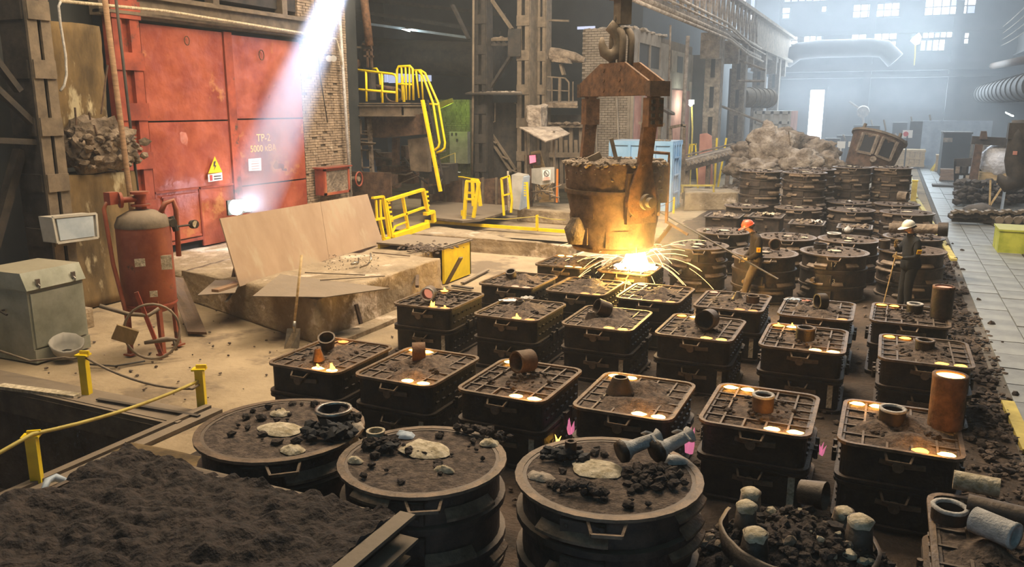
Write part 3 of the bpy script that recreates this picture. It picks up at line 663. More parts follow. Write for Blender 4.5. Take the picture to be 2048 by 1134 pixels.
scrapfilm(1185, 572, ZT, .22, .16, 'shiny crumpled film beside the small third-row cup', 'plastic_film')
scrapfilm(1585, 600, ZT, .28, .12, 'bluish rag at the back of the wheel flask', 'blue_grey')
scrapfilm(1612, 603, ZT, .15, .1, 'pinkish crumpled scrap beside the bluish rag', 'pink_panel')
scrapfilm(1255, 568, ZT, .28, .12, 'pale flat scrap on the flask near the pouring stream', 'ash')
# small flames licking from the joints
def joint_flame(px, py, z, sc, label, m_='flame', X=None):
    p = PZ(px, py, z); o = flame(px, .13 * sc, .018 * sc).build('gas_flame', m_, smooth=True); o.location = p; tag(o, label, 'flame', 'gas flames at the flask joints')
joint_flame(1379, 905, .55, 2.6, 'large pink gas flame right of the fourth front flask'); joint_flame(1141, 868, .3, 1.6, 'upper thin pink flame at the third front flask side')
joint_flame(1117, 888, .2, 1.0, 'lower small pink flame at the third front flask side', 'flame_yellow'); joint_flame(1640, 910, .3, 1.2, 'small violet flame between the two rightmost front flasks')

# ------------------------------------------------------------------ round flasks
def round_parts(t, Rr, tiers, seed, m_='iron_mid', sandm='sand', steps=3, patches=2, zb=0.0, lite=False, face=-PI / 2):
    q = random.Random(seed); z = zb; n = 32
    for k, (h, kind) in enumerate(tiers):
        r = Rr * (.93 if kind == 0 else .97)
        prof = [(r - .03, z), (Rr, z), (Rr, z + .025), (r, z + .03), (r, z + h - .035), (Rr, z + h - .03), (Rr, z + h), (r - .03, z + h)]
        MB().lathe(prof, n).build('ring', m_, t, smooth=True, auto=35)
        for j in range(q.choice((2, 3))):              # proud flange plates
            a0 = face + q.uniform(-1.3, .9); a1 = a0 + q.uniform(.3, .85); zz = z + h * q.choice((.4, .55, .95))
            MB().arcbox(Rr - .03, Rr + .04, zz - .018, zz + .006, a0, a1, 7, tilt=-.06).build('flange_plate', 'iron_rim', t)
        if not lite:
            a = face - .25; d = Vector((math.cos(a), math.sin(a), 0)); s_ = Vector((-d.y, d.x, 0)); c = d * (r + .01) + Vector((0, 0, z + h * .5))
            mm = Matrix((s_, d, Vector((0, 0, 1)))).transposed(); mb = MB()
            mb.box(c, (.34, .05, h * .62), mm)
            for u in (-.12, .12):
                for v in (-.15, .15): mb.box(c + s_ * u + d * .03 + Vector((0, 0, v * h)), (.025, .02, .025), mm)
            mb.build('joint_bracket', m_, t)
            if k % 2 == len(tiers) % 2:
                MB().tube([c + s_ * -.2, c + s_ * -.2 + d * .15], .045, 10).build('trunnion', 'steel_bare' if q.random() < .4 else 'iron_rim', t, smooth=True, auto=40)
        z += h
    d = Vector((math.cos(face), math.sin(face), 0)); s_ = Vector((-d.y, d.x, 0)); top = z
    c = d * (Rr - .01) + Vector((0, 0, top - .08)); mb = MB(); P_ = [c - s_ * .14 + Vector((0, 0, .05)), c - s_ * .11 + d * .1, c + s_ * .11 + d * .1, c + s_ * .14 + Vector((0, 0, .05))]
    for a, b in zip(P_, P_[1:]): mb.bar(a, b, .022, .026)
    mb.build('handle', 'iron_rim', t)
    ns = 18; mb = MB(); mb.v.append((0, 0, top + .0)); nr = 9; sd = seed * 1.7      # sand top
    for i in range(1, nr + 1):
        for j in range(ns * 2):
            a = 2 * PI * j / (ns * 2); r = (Rr - .035) * i / nr; x, y = r * math.cos(a), r * math.sin(a)
            mb.v.append((x, y, top + (.02 * noise.noise((x * 5, y * 5, sd)) + .02 * abs(noise.noise((x * 14, y * 14, sd)))) * (1 - (i / nr) ** 6) - .006))
    N = ns * 2
    for j in range(N): mb.f.append((0, 1 + j, 1 + (j + 1) % N)); mb.m.append(0)
    for i in range(nr - 1):
        for j in range(N):
            a = 1 + i * N; b = a + N; mb.f.append((a + j, b + j, b + (j + 1) % N, a + (j + 1) % N)); mb.m.append(0)
    mb.build('sand', sandm, t, smooth=True)
    MB().lathe([(Rr - .05, top - .02), (Rr - .05, top + .006), (Rr + .012, top + .006), (Rr + .012, top - .02)], n).build('rim', 'iron_rim', t)
    for k in range(patches):
        a = q.uniform(0, 2 * PI); rr = (0 if k == 0 else Rr * .62); b = blob(seed + k, .2 * Rr if k == 0 else .13 * Rr, .16 * Rr if k == 0 else .1 * Rr)
        o = b.build('ash_patch', 'ash' if q.random() < .6 else 'slag_pale', t); o.location = (rr * math.cos(a), rr * math.sin(a), top + .022)
    mb = MB()
    for i in range(26 if not lite else 14):
        a = q.uniform(0, 2 * PI); rr = Rr * .8 * q.random() ** .5; mb.rock((rr * math.cos(a), rr * math.sin(a), top + .02), q.uniform(.015, .055), 0, seed + i, .7)
    mb.build('loose_lumps', 'sand_dark', t, kind='stuff')
    return top
def round_flask(cx_, cy_, Rr, tiers, seed, label, group, **k):
    face = math.atan2(-cy_, -cx_); t = thing('round_flask', label, 'flask', (cx_, cy_, 0), 0, group)
    round_parts(t, Rr, tiers, seed, face=k.pop('face', face), **k); return t
G1 = 'round flasks in the foreground'; G2 = 'round flasks stacked between the workers'; G3 = 'tall stacks of round flasks at the back'
T4 = [(.36, 0), (.2, 1), (.34, 0), (.3, 0)]
r1 = round_flask(-4.9, 5.5, .755, T4, 11, 'round sand-covered flask with a torn black hole, behind the sand bed', G1, patches=0)
r2 = round_flask(-3.36, 5.47, .70, T4, 22, 'round foreground flask with a pale broken cup at its edge', G1, patches=0)
r3 = round_flask(-1.84, 5.84, .745, T4, 33, 'round foreground flask carrying two broken pale sprues', G1, patches=0)
def patch(t, px, py, z, rx, ry, m_, seed=0, name='ash_patch'):
    p = PZ(px, py, z) - t.location; o = blob(seed, rx, ry).build(name, m_, t); o.location = (p.x, p.y, z); return o
def roughpatch(t, px, py, z, r, m_, seed=0, hh=.03, name='ash_patch'):
    p = PZ(px, py, z) - t.location; mb = MB(); n = 20; mb.v.append((p.x, p.y, z + hh * .6))
    for i in range(1, 6):
        for j in range(n):
            a = 2 * PI * j / n; rr = r * i / 5 * (1 + .35 * noise.noise((math.cos(a) * 1.4, math.sin(a) * 1.4, seed))); x = p.x + rr * 1.25 * math.cos(a); y = p.y + rr * math.sin(a) * .85
            mb.v.append((x, y, z + hh * (1 - i / 5) + hh * abs(noise.noise((x * 18, y * 18, seed))) * (1 if i < 5 else 0) - (.01 if i == 5 else 0)))
    for j in range(n): mb.f.append((0, 1 + j, 1 + (j + 1) % n)); mb.m.append(0)
    for i in range(4):
        for j in range(n):
            a = 1 + i * n; b = a + n; mb.f.append((a + j, b + j, b + (j + 1) % n, a + (j + 1) % n)); mb.m.append(0)
    return mb.build(name, m_, t, smooth=True)
TZ = 1.2
roughpatch(r1, 562, 857, TZ + .02, .18, 'ash', 1); roughpatch(r1, 560, 826, TZ + .015, .09, 'ash', 2); roughpatch(r1, 585, 898, TZ + .015, .1, 'ash', 3); roughpatch(r1, 705, 850, TZ + .015, .09, 'slag_pale', 4)
roughpatch(r2, 848, 897, TZ + .02, .2, 'ash', 5); roughpatch(r2, 812, 870, TZ + .015, .08, 'blue_grey', 6); roughpatch(r2, 710, 920, TZ + .015, .06, 'ash', 7); roughpatch(r2, 978, 885, TZ + .015, .08, 'ash', 8); roughpatch(r2, 885, 938, TZ + .015, .07, 'ash', 9)
roughpatch(r3, 1195, 935, TZ + .02, .19, 'ash', 10); roughpatch(r3, 1080, 952, TZ + .015, .09, 'slag_pale', 11); roughpatch(r3, 1345, 918, TZ + .02, .1, 'ash_white', 12)
def lumps(t, px, py, z, n, spread, r, seed, m_='sand_dark', name='loose_lumps', world=False, flat=.75, sub=1):
    q = random.Random(seed); p = PZ(px, py, z) - (t.location if t is not None else Vector()); mb = MB()
    for i in range(n):
        a = q.uniform(0, 2 * PI); k = q.random() ** .7; rr = q.uniform(*r)
        mb.rock((p.x + spread[0] * k * math.cos(a), p.y + spread[1] * k * math.sin(a), z + rr * .4 + (1 - k) * spread[2]), rr, 0, seed + i, flat, sub)
    return mb.build(name, m_, t, kind='stuff')
lumps(r1, 655, 865, TZ + .02, 60, (.25, .2, .06), (.02, .07), 5, 'black', 'black_lumps'); lumps(r1, 690, 840, TZ + .02, 30, (.15, .14, .05), (.02, .06), 6)
lumps(r2, 770, 890, TZ + .02, 40, (.2, .14, .04), (.015, .05), 7); lumps(r2, 960, 868, TZ + .02, 40, (.3, .1, .04), (.015, .05), 8); lumps(r2, 780, 900, TZ + .02, 14, (.1, .08, .04), (.02, .05), 9, 'black', 'black_lumps')
lumps(r3, 1310, 955, TZ + .02, 80, (.25, .2, .06), (.015, .05), 10); lumps(r3, 1120, 915, TZ + .02, 30, (.2, .15, .04), (.02, .06), 11, 'black', 'black_lumps'); lumps(r3, 1160, 985, TZ + .02, 40, (.22, .1, .07), (.015, .05), 12)
put_sleeve(752, 882, TZ + .01, 'pale broken cup on the second round foreground flask', .075, .1, r2=.085, m_='ash')
put_sleeve(1141, 915, TZ + .01, 'dark upright stub on the third round foreground flask', .05, .15, m_='rust_dark')
put_sleeve(668, 845, TZ + .01, 'shattered black cup rim on the first round foreground flask', .13, .14, r2=.17, m_='black', rim='steel_bare')
def broken_sprue(px, py, L, az, label, m_='ash_white'):
    p = PZ(px, py, TZ + .03); t = thing('broken_sprue', label, 'sprue', (p.x, p.y, TZ + .03), az, 'broken sprues on the round flask')
    MB().lathe([(.001, 0), (.085, .0), (.09, .05), (.06, .1), (.05, L), (.075, L + .03), (.001, L + .04)], 16, jit=.12, mm=Euler((PI / 2 * .85, 0, 0)).to_matrix(), c=(0, 0, .09)).build('stem', m_, t, smooth=True)
    MB().lathe([(.001, -.01), (.09, -.012), (.1, .03), (.09, .045)], 16, jit=.2, mm=Euler((PI / 2 * .85, 0, 0)).to_matrix(), c=(0, 0, .09)).build('burnt_end', 'iron', t, smooth=True)
    for k in (-1, 1): MB().box((k * .06, -L * .85, .19), (.07, .1, .012), (.5, k * .6, .3)).build('fin', m_, t)
    return t
broken_sprue(1240, 925, .34, 2.35 , 'pale broken sprue with a burnt end, leftmost on the round flask'); broken_sprue(1310, 925, .34, 2.5, 'pale broken sprue pointing right on the round flask')
# mid-field
T3 = [(.3, 0), (.36, 1), (.34, 0)]
mid = [(-3.83, 18.56, .67, 'round flask lit yellow beside the pouring stream', T3), (-2.3, 18.17, .69, 'round flask directly behind the walking worker', T3), (-.93, 18.95, .71, 'round flask with number plate between the two workers', T3),
       (-3.71, 21.0, .68, 'round flask behind the yellow-lit one', T3), (-2.12, 20.7, .68, 'round flask behind the walking worker in the second rank', T3), (-.73, 20.95, .7, 'round flask with a small white teapot on top', T3),
       (.62, 19.9, .7, 'round flask behind the worker in black', T3), (.7, 22.0, .69, 'dark round flask carrying a long roller', T3),
       (-4.08, 26.9, .68, 'low round flask behind the small square flasks, leftmost', T3), (-2.5, 27.0, .72, 'low round flask with a white-mouthed sleeve', T3), (-1.12, 29.4, .7, 'low round flask at the foot of the tall stacks', T3), (-.95, 27.2, .69, 'low round flask behind the small square flask by the teapot', T3),
       (.34, 29.5, .7, 'low round flask with a coil of scrap on top', T3), (.62, 27.2, .76, 'wide dark round flask beside the walkway', T3)]
for i, (x, y, r, lb, tt) in enumerate(mid): round_flask(x, y, r, tt, 40 + i, lb, G2, lite=y > 26)
T7 = [(.3, 0), (.3, 1), (.3, 0), (.3, 1), (.28, 0), (.26, 1), (.26, 0)]
for i, (x, y, r, lb) in enumerate([(-3.95, 28.7, .7, 'tall stack of round flasks, leftmost of the back stacks'), (-2.52, 28.6, .7, 'tall stack of round flasks second from the left at the back'), (-2.38, 30.4, .72, 'tall stack of round flasks mostly hidden by another in front'),
                                   (-1.2, 31.9, .66, 'tall stack of round flasks third along the back'), (.1, 32.3, .68, 'dark tall stack of round flasks next to the walkway')]):
    round_flask(x, y, r, T7, 70 + i, lb, G3)
# small square flasks in the middle
def small_flask(x, y, w_, d_, h, label, seed):
    t = thing('small_flask', label, 'flask', (x, y, 0), 0, 'small square flasks among the round ones'); mb = MB()
    for k, (z0, z1) in enumerate(((0, h * .48), (h * .5, h))):
        mb = MB(); ringwall(mb, w_ - .06, d_ - .06, .04, w_ - .12, d_ - .12, .02, z0, z1); ringwall(mb, w_ + .04, d_ + .04, .05, w_ - .1, d_ - .1, .03, z0, z0 + .03); ringwall(mb, w_ + .04, d_ + .04, .05, w_ - .1, d_ - .1, .03, z1 - .03, z1)
        mb.build('frame', 'iron_mid', t)
    MB().b2((-.25, -d_ / 2 - .02, h - .08), (-.02, -d_ / 2 + .03, h - .05)).b2((.04, -d_ / 2 - .06, h - .3), (.1, -d_ / 2, h - .24)).build('handle', 'iron_rim', t)
    inst('sand', sandmesh(seed, w_ - .1, d_ - .1, h - .03, .06, nx=14, ny=14), t)
    q = random.Random(seed); mb = MB()
    for i in range(20): mb.rock((q.uniform(-.35, .35) * w_, q.uniform(-.35, .35) * d_, h + .02), q.uniform(.03, .08), 0, seed + i, .7)
    mb.build('loose_lumps', 'slag', t, kind='stuff'); return t
small_flask(-4.35, 24.6, 1.0, 1.1, .95, 'small square flask lit tan, leftmost behind the yellow-lit round ones', 1)
small_flask(-3.2, 25.1, .95, 1.1, .95, 'small square flask with pale rags on top, above the red helmet', 2)
small_flask(-1.95, 24.0, .9, 1.0, .95, 'small square flask with a white disc on top', 3)
small_flask(-.7, 23.7, .85, .9, .95, 'small square flask with flanged sides behind the teapot', 4)
put_sleeve(1612, 407, 1.03, 'white-mouthed sleeve on a low round flask at the back', .13, .14, tilt=PI / 2, az=.3, m_='rust_dark', rim='ash_white')
put_sleeve(1549, 500, 1.03, 'brown ring standing behind the walking worker', .13, .1, tilt=PI / 2, az=.4, m_='rust_dark')
put_sleeve(1668, 474, 1.03, 'dark cup with a white rim left of the teapot', .16, .1, m_='iron', rim='ash_white')
put_sleeve(1640, 497, 1.03, 'short dark cup on the numbered round flask', .14, .12, m_='iron')
put_sleeve(1768, 497, 1.03, 'dark sleeve left of the worker in black', .12, .2, m_='iron', rim='iron_rim')
put_sleeve(1805, 402, 1.03, 'ribbed pipe bend on a back flask near the yellow post', .16, .3, tilt=PI / 2, az=1.2, m_='slag')
scrapfilm(1700, 403, 1.05, .16, .1, 'tiny white scrap on a low back flask', 'ash_white')
scrapfilm(1634, 445, .98, .28, .24, 'white disc-like scrap on a small square flask', 'ash_white', hh=.12)
scrapfilm(1537, 430, .98, .4, .3, 'pale crumpled rags on the small square flask behind the red helmet', 'ash', hh=.15)
scrapfilm(1458, 432, .98, .4, .3, 'pale rubble on the tan small square flask', 'slag_pale', hh=.12)
# teapot
p = PZ(1695, 466, 1.03); tp = thing('teapot', 'small white teapot standing on a round flask between the workers', 'teapot', (p.x, p.y, 1.035), .4)
MB().lathe([(.001, 0), (.05, 0), (.085, .03), (.095, .07), (.075, .12), (.03, .14)], 18).build('body', 'ash_white', tp, smooth=True)
MB().lathe([(.045, .135), (.035, .155), (.012, .163), (.014, .18), (.001, .188)], 14).build('lid', 'ash_white', tp, smooth=True)
MB().tube([(.07, 0, .06), (.12, 0, .09), (.14, 0, .13)], [.02, .014, .01], 8).build('spout', 'ash_white', tp, smooth=True)
MB().tube([(-.08, 0, .11), (-.13, 0, .1), (-.13, 0, .05), (-.085, 0, .04)], .009, 6).build('handle', 'ash_white', tp, smooth=True)
# roller lying on the dark flask
p = PZ(1838, 470, 1.1); rl = thing('roller', 'long pale roller with dark end lying on the dark round flask', 'roller', (.75, 21.8, 1.2), -.1)
MB().tube([(-.62, 0, 0), (.45, 0, .05)], .12, 14).build('barrel', 'slag', rl, smooth=True, auto=40)
MB().tube([(.45, 0, .05), (.66, 0, .06)], .17, 14).tube([(-.62, 0, 0), (-.75, 0, -.01)], .05, 10).build('end_cap', 'iron', rl, smooth=True, auto=40)
# number plate painted on the middle round flask
rf3 = [o for o in bpy.data.objects if o.get('label') == 'round flask with number plate between the two workers'][0]
fa = math.atan2(-18.95, .93); dv = Vector((math.cos(fa), math.sin(fa), 0))
for zz, ss in ((.83, '17'), (.47, '13')): text(ss, .14, 'ash', rf3, Vector((-.93, 18.95, zz)) + dv * .735, (PI / 2, 0, fa + PI / 2))
# ================================================================== LADLE, HOOK AND STREAM
rv = Vector((math.cos(YAW), math.sin(YAW), 0)); fv = Vector((-math.sin(YAW), math.cos(YAW), 0))
bv = (rv * .43 - fv * .90).normalized(); tv = Vector((-bv.y, bv.x, 0)); ZU = Vector((0, 0, 1))
LC = Vector((-5.2, 16.35, 0)); BM = Matrix((tv, bv, ZU)).transposed()      # local x = along the ladle face, y = trunnion axis
ld = thing('ladle', 'huge crusted iron ladle hanging from the crane hook, pouring', 'ladle', (LC.x, LC.y, 1.25), 0)
LR = .98; LB = .86; Z0, Z1 = 1.22, 3.0
mb = MB()
prof = []
NZ = 22; NA = 72
for i in range(NA):
    a = 2 * PI * i / NA
    for j in range(NZ + 1):
        z = Z0 + (Z1 - Z0) * j / NZ; r = LB + (LR - LB) * min(1, j / NZ * 1.15)
        if j == 0: r *= .96
        ca, sa = math.cos(a), math.sin(a)
        r += .045 * noise.noise((ca * 4, sa * 4, z * 2.5)) + .03 * abs(noise.noise((ca * 12, sa * 12, z * 9)))
        if z > 2.45: r += .03 + .03 * abs(noise.noise((ca * 9, sa * 9, z * 8)))
        mb.v.append((LC.x + r * ca, LC.y + r * sa, z))
for i in range(NA):
    for j in range(NZ):
        a = i * (NZ + 1) + j; b = ((i + 1) % NA) * (NZ + 1) + j; mb.f.append((a, b, b + 1, a + 1)); mb.m.append(0)
mb.f.append(tuple(i * (NZ + 1) for i in reversed(range(NA)))); mb.m.append(0)
mb.build('shell', 'rust_dark', ld, world=True, smooth=True)
MB().lathe([(LR - .14, Z0 + .5), (LR - .14, Z1), (LR - .02, Z1)], 40, c=(LC.x, LC.y, 0)).lathe([(.001, Z1 - .6), (LR - .13, Z1 - .6)], 30, c=(LC.x, LC.y, 0)).build('lining', 'slag', ld, world=True, smooth=True)
q = random.Random(3); mb = MB()
for i in range(230):
    a = q.uniform(0, 2 * PI); r = LR + q.uniform(-.1, .07); mb.rock((LC.x + r * math.cos(a), LC.y + r * math.sin(a), Z1 + q.uniform(-.05, .03)), q.uniform(.03, .08), 0, i, .6)
for i in range(120):
    a = q.uniform(0, 2 * PI); r = LR + .02; mb.rock((LC.x + r * math.cos(a), LC.y + r * math.sin(a), Z1 - q.uniform(.1, .45) * q.random()), q.uniform(.02, .05), 0, i, .8)
mb.build('slag_crust', 'slag', ld, world=True, kind='stuff')
mb = MB()                                                    # stiffening bands and welded patches
mb.lathe([(LR + .0, 2.38), (LR + .055, 2.38), (LR + .055, 2.46), (LR, 2.46)], 48, c=(LC.x, LC.y, 0))
mb.build('band', 'rust_dark', ld, world=True)
MB().lathe([(.001, Z0 - .03), (LB - .02, Z0 - .03), (LB + .02, Z0 + .05)], 40, c=(LC.x, LC.y, 0)).build('base_plate', 'rust_dark', ld, world=True)
def lad_plate(ang, z0, z1, wd, m_='rust_dark', th=.04, name='patch_plate', r=None):
    a0 = ang - wd / 2; r = r or (LB + (LR - LB) * ((z0 + z1) / 2 - Z0) / (Z1 - Z0)); mb = MB().arcbox(r - .02, r + th, z0, z1, a0, a0 + wd, 6)
    mb.v = [(x + LC.x, y + LC.y, z) for x, y, z in mb.v]; return mb.build(name, m_, ld, world=True)
camang = math.atan2(-LC.y, -LC.x)
for da, z0, z1, wd in ((-.95, 2.6, 2.85, .5), (-.55, 1.9, 2.3, .25), (-.75, 1.35, 1.7, .3), (.1, 1.3, 1.66, .5), (1.2, 2.0, 2.75, .12), (1.45, 1.9, 2.7, .14), (.95, 2.05, 2.5, .1)): lad_plate(camang + da, z0, z1, wd)
# trunnion side frames
for s in (1, -1):
    c = LC + bv * s * (LR + .02) + ZU * 2.28; mb = MB()
    mb.box(c + ZU * .05, (.7, .1, 1.0), BM); mb.build('trunnion_plate', 'rust_dark', ld, world=True)
    mb = MB().tube([LC + bv * s * LR + ZU * 2.28, LC + bv * s * (LR + .42) + ZU * 2.28], .1, 16).tube([LC + bv * s * (LR + .2) + ZU * 2.28, LC + bv * s * (LR + .3) + ZU * 2.28], .16, 16)
    mb.build('trunnion', 'steel_dusty', ld, world=True, smooth=True, auto=40)
    mb = MB()
    for u in (-.26, .26):
        for v in range(4): mb.tube([c + tv * u + ZU * (-.3 + v * .22) + bv * s * .03, c + tv * u + ZU * (-.3 + v * .22) + bv * s * .09], .028, 6)
    mb.build('rivets', 'rust_dark', ld, world=True, kind='stuff')
# stopper lever on the right side
sr = LC + rv * 1.08 - fv * .25
MB().tube([sr + ZU * 1.75, sr + ZU * 2.9, sr + ZU * 3.18, sr - rv * .55 + ZU * 3.22 + fv * .0], .035, 8).build('stopper_lever', 'rust', ld, world=True, smooth=True)
MB().box(sr - rv * .1 + ZU * 2.55, (.16, .14, .75), BM).build('lever_guide', 'rust_dark', ld, world=True)
MB().bar(sr + ZU * 1.78, sr + rv * .4 - fv * .3 + ZU * 1.55, .05).bar(sr + rv * .1 + ZU * 1.7, sr - rv * .25 - fv * .2 + ZU * 1.3, .06).build('lever_foot', 'rust_dark', ld, world=True)
MB().box(sr - rv * .38 + ZU * 3.02 - fv * .1, (.5, .12, .12), (0, 0, YAW + .1)).build('rim_block', 'slag', ld, world=True)
MB().bar(LC - rv * .5 + fv * .4 + ZU * 3.0, LC - rv * .25 + fv * .4 + ZU * 3.12, .14).build('rim_lump', 'steel_dusty', ld, world=True)
MB().bar(LC + rv * .12 + fv * .7 + ZU * 3.0, LC + rv * .0 + fv * .7 + ZU * 3.45, .08).build('rim_bracket', 'steel_dusty', ld, world=True)
# spout cone at the lower left
MB().lathe([(.001, 0), (.2, 0), (.26, .3), (.12, .55)], 14, c=LC - rv * .78 - fv * .42 + ZU * 1.35, jit=.15).build('bottom_crust', 'slag', ld, world=True, smooth=True)
MB().tube([LC + rv * .45 - fv * .35 + ZU * 1.2, LC + rv * .45 - fv * .35 + ZU * 1.12], .11, 14).build('nozzle', 'slag', ld, world=True)
MB().lathe([(LB - .12, Z0 - .045), (LB - .02, Z0 - .02)], 40, c=(LC.x, LC.y, 0), a0=camang - 1.1, a1=camang + .1).build('glowing_edge', 'ember', ld, world=True)
# bail: crosshead + two arms
XC = LC + rv * .08
bl = thing('lifting_beam', 'rust-brown trapezoid lifting beam with two long arms holding the ladle', 'lifting beam', (XC.x, XC.y, 4.3), 0)
def beamplate(off):
    P_ = [(-1.28, 4.33), (1.28, 4.33), (1.28, 4.6), (.45, 4.98), (-.45, 4.98), (-1.28, 4.6)]
    pts = [XC + bv * y + tv * off + ZU * z for y, z in P_]; return pts
for off in (-.17, .17): MB().slab(beamplate(off), .05).build('beam_plate', 'rust', bl, world=True)
mb = MB()
for y, z in ((-.3, 4.45), (-.3, 4.65), (-.3, 4.85), (.3, 4.45), (.3, 4.65), (.3, 4.85)): mb.tube([XC + bv * y + tv * -.24 + ZU * z, XC + bv * y + tv * .26 + ZU * z], .045, 8)
mb.build('bolts', 'rust', bl, world=True, kind='stuff')
for s in (-1, 1): MB().box(XC + bv * s * 1.3 + ZU * 4.45, (.46, .14, .28), BM).build('end_block', 'rust_dark', bl, world=True)
for s in (-1, 1):
    A0 = XC + bv * s * 1.17; C0 = LC + bv * s * (LR + .17) - rv * .03
    top = A0 + ZU * 4.36; cen = C0 + ZU * 2.28; ax = (top - cen).normalized(); w0 = .15
    outline = []
    for k in range(11):
        a = PI + PI * k / 10; outline.append(cen + tv * math.cos(a) * .34 + ZU * math.sin(a) * .34)
    outline += [cen + tv * .3 + ZU * .25, cen + (top - cen) * .35 + tv * w0, top + tv * w0 - ZU * .55, top - tv * w0 - ZU * .55, cen + (top - cen) * .35 - tv * w0, cen - tv * .3 + ZU * .25]
    mb = MB().slab([p - bv * .05 for p in outline], -.1 if s > 0 else .1); mb.build('arm', 'rust', bl, world=True)
    mb = MB().box(top - ZU * .35, (.34, .2, .55), BM).box(top - ZU * .05, (.2, .16, .2), BM)
    mb.build('arm_head', 'rust', bl, world=True)
    mb = MB()
    for u in (-.09, .09):
        for v in range(4): mb.box(top - ZU * (.15 + v * .13) + tv * u + bv * s * .12, (.07, .05, .07), BM)
    mb.build('bolt_heads', 'steel_dark', bl, world=True, kind='stuff')
hk = thing('crane_hook', 'dusty double-plate crane hook lowered on a square block', 'hook', (XC.x, XC.y, 5.1), 0)
MB().box(XC + ZU * 6.62, (.62, .55, .75), BM, taper=(1.1, 1.1)).box(XC + ZU * 6.28, (.4, .4, .16), BM).build('hook_block', 'steel_dusty', hk, world=True)
MB().box(XC + ZU * 5.98, (.26, .26, .5), BM).tube([XC + ZU * 5.85 - rv * .16, XC + ZU * 5.85 + rv * .16], .06, 10).build('shank', 'steel_dusty', hk, world=True)
hkY = XC.dot(fv) 
def hq(x, y, off=0.0):
    p = PZ(x, y, 5.0); d = (p - Vector((0, 0, CH))); k = XC.dot(fv) / d.dot(fv); return Vector((0, 0, CH)) + d * k + fv * off
MB().tube([hq(*p) for p in ((1218, 50), (1228, 58), (1238, 72), (1240, 90), (1233, 106), (1220, 112), (1209, 105), (1204, 90), (1204, 74))], [.12, .13, .13, .125, .13, .13, .11, .08, .03], 12).build('hook', 'steel_dusty', hk, world=True, smooth=True)
for s in (-1, 1):
    P_ = []
    for k in range(9): a_ = PI * k / 8; P_.append(XC + tv * s * .1 + bv * .2 * math.cos(a_) + ZU * (5.42 + .2 * math.sin(a_)))
    MB().tube([XC + tv * s * .1 + bv * .17 + ZU * 4.8] + P_ + [XC + tv * s * .1 - bv * .17 + ZU * 4.8], .07, 8).build('link_plate', 'steel_dusty', hk, world=True, smooth=True)
mb = MB()
for u, v in ((-.2, -.15), (.2, -.15), (-.2, .15), (.2, .15)): mb.tube([XC + tv * u + bv * v + ZU * 6.9, XC + tv * u + bv * v + ZU * 13.9], .018, 6)
mb.build('hoist_rope', 'steel_dark', hk, world=True, kind='stuff')
# stream, splash, sparks
SP = LC + rv * .45 - fv * .35
mb = MB(); mb.tube([SP + ZU * 1.26, SP + ZU * 1.15, SP + ZU * 1.02, SP + ZU * .86], [.13, .19, .23, .29], 14)
o = mb.build('molten_stream', 'molten_white', None, smooth=True); tag(o, 'blinding stream of liquid iron falling from the ladle', 'molten metal')
mb = MB(); mb.lathe([(.001, .03), (.16, .03), (.34, .012), (.46, 0)], 22, c=(SP.x, SP.y, .845), jit=.35); o = mb.build('molten_splash', 'molten_white', FL['d2'], world=True, smooth=True)
q = random.Random(5); mb = MB()
for i in range(70):
    a = q.uniform(PI * .8, PI * 2.25); v = q.uniform(.4, 1.7) * (1.25 if q.random() < .3 else 1); u = q.uniform(.6, 3.0); t0 = q.uniform(0.0, .35); t1 = t0 + q.uniform(.08, .25); P_ = []
    for k in range(6):
        t = t0 + (t1 - t0) * k / 5; P_.append(SP + Vector((math.cos(a) * v * t * 2.2, math.sin(a) * v * t * 2.2, .92 + u * t - 4.9 * t * t)))
    if min(p.z for p in P_) > .02: mb.tube(P_, .003, 3)
o = mb.build('sparks', 'spark', None); tag(o, 'spray of orange sparks around the falling stream', 'sparks', kind='stuff')
sm = MB().lathe([(.001, 0), (.9, .15), (1.35, .7), (1.2, 1.5), (.6, 2.2), (.001, 2.4)], 20, c=(SP.x + .1, SP.y, .9)).build('smoke', 'iron'); sm.data.materials.clear()
vm2 = bpy.data.materials.new('pour_smoke'); vm2.use_nodes = True; nt = vm2.node_tree; nt.nodes.clear(); om = nt.nodes.new('ShaderNodeOutputMaterial'); vs = nt.nodes.new('ShaderNodeVolumeScatter')
vs.inputs['Density'].default_value = .07; vs.inputs['Color'].default_value = (1, .9, .75, 1); nt.links.new(vs.outputs[0], om.inputs['Volume']); sm.data.materials.append(vm2)
tag(sm, 'thin smoke hanging around the pouring stream', 'smoke', kind='stuff')

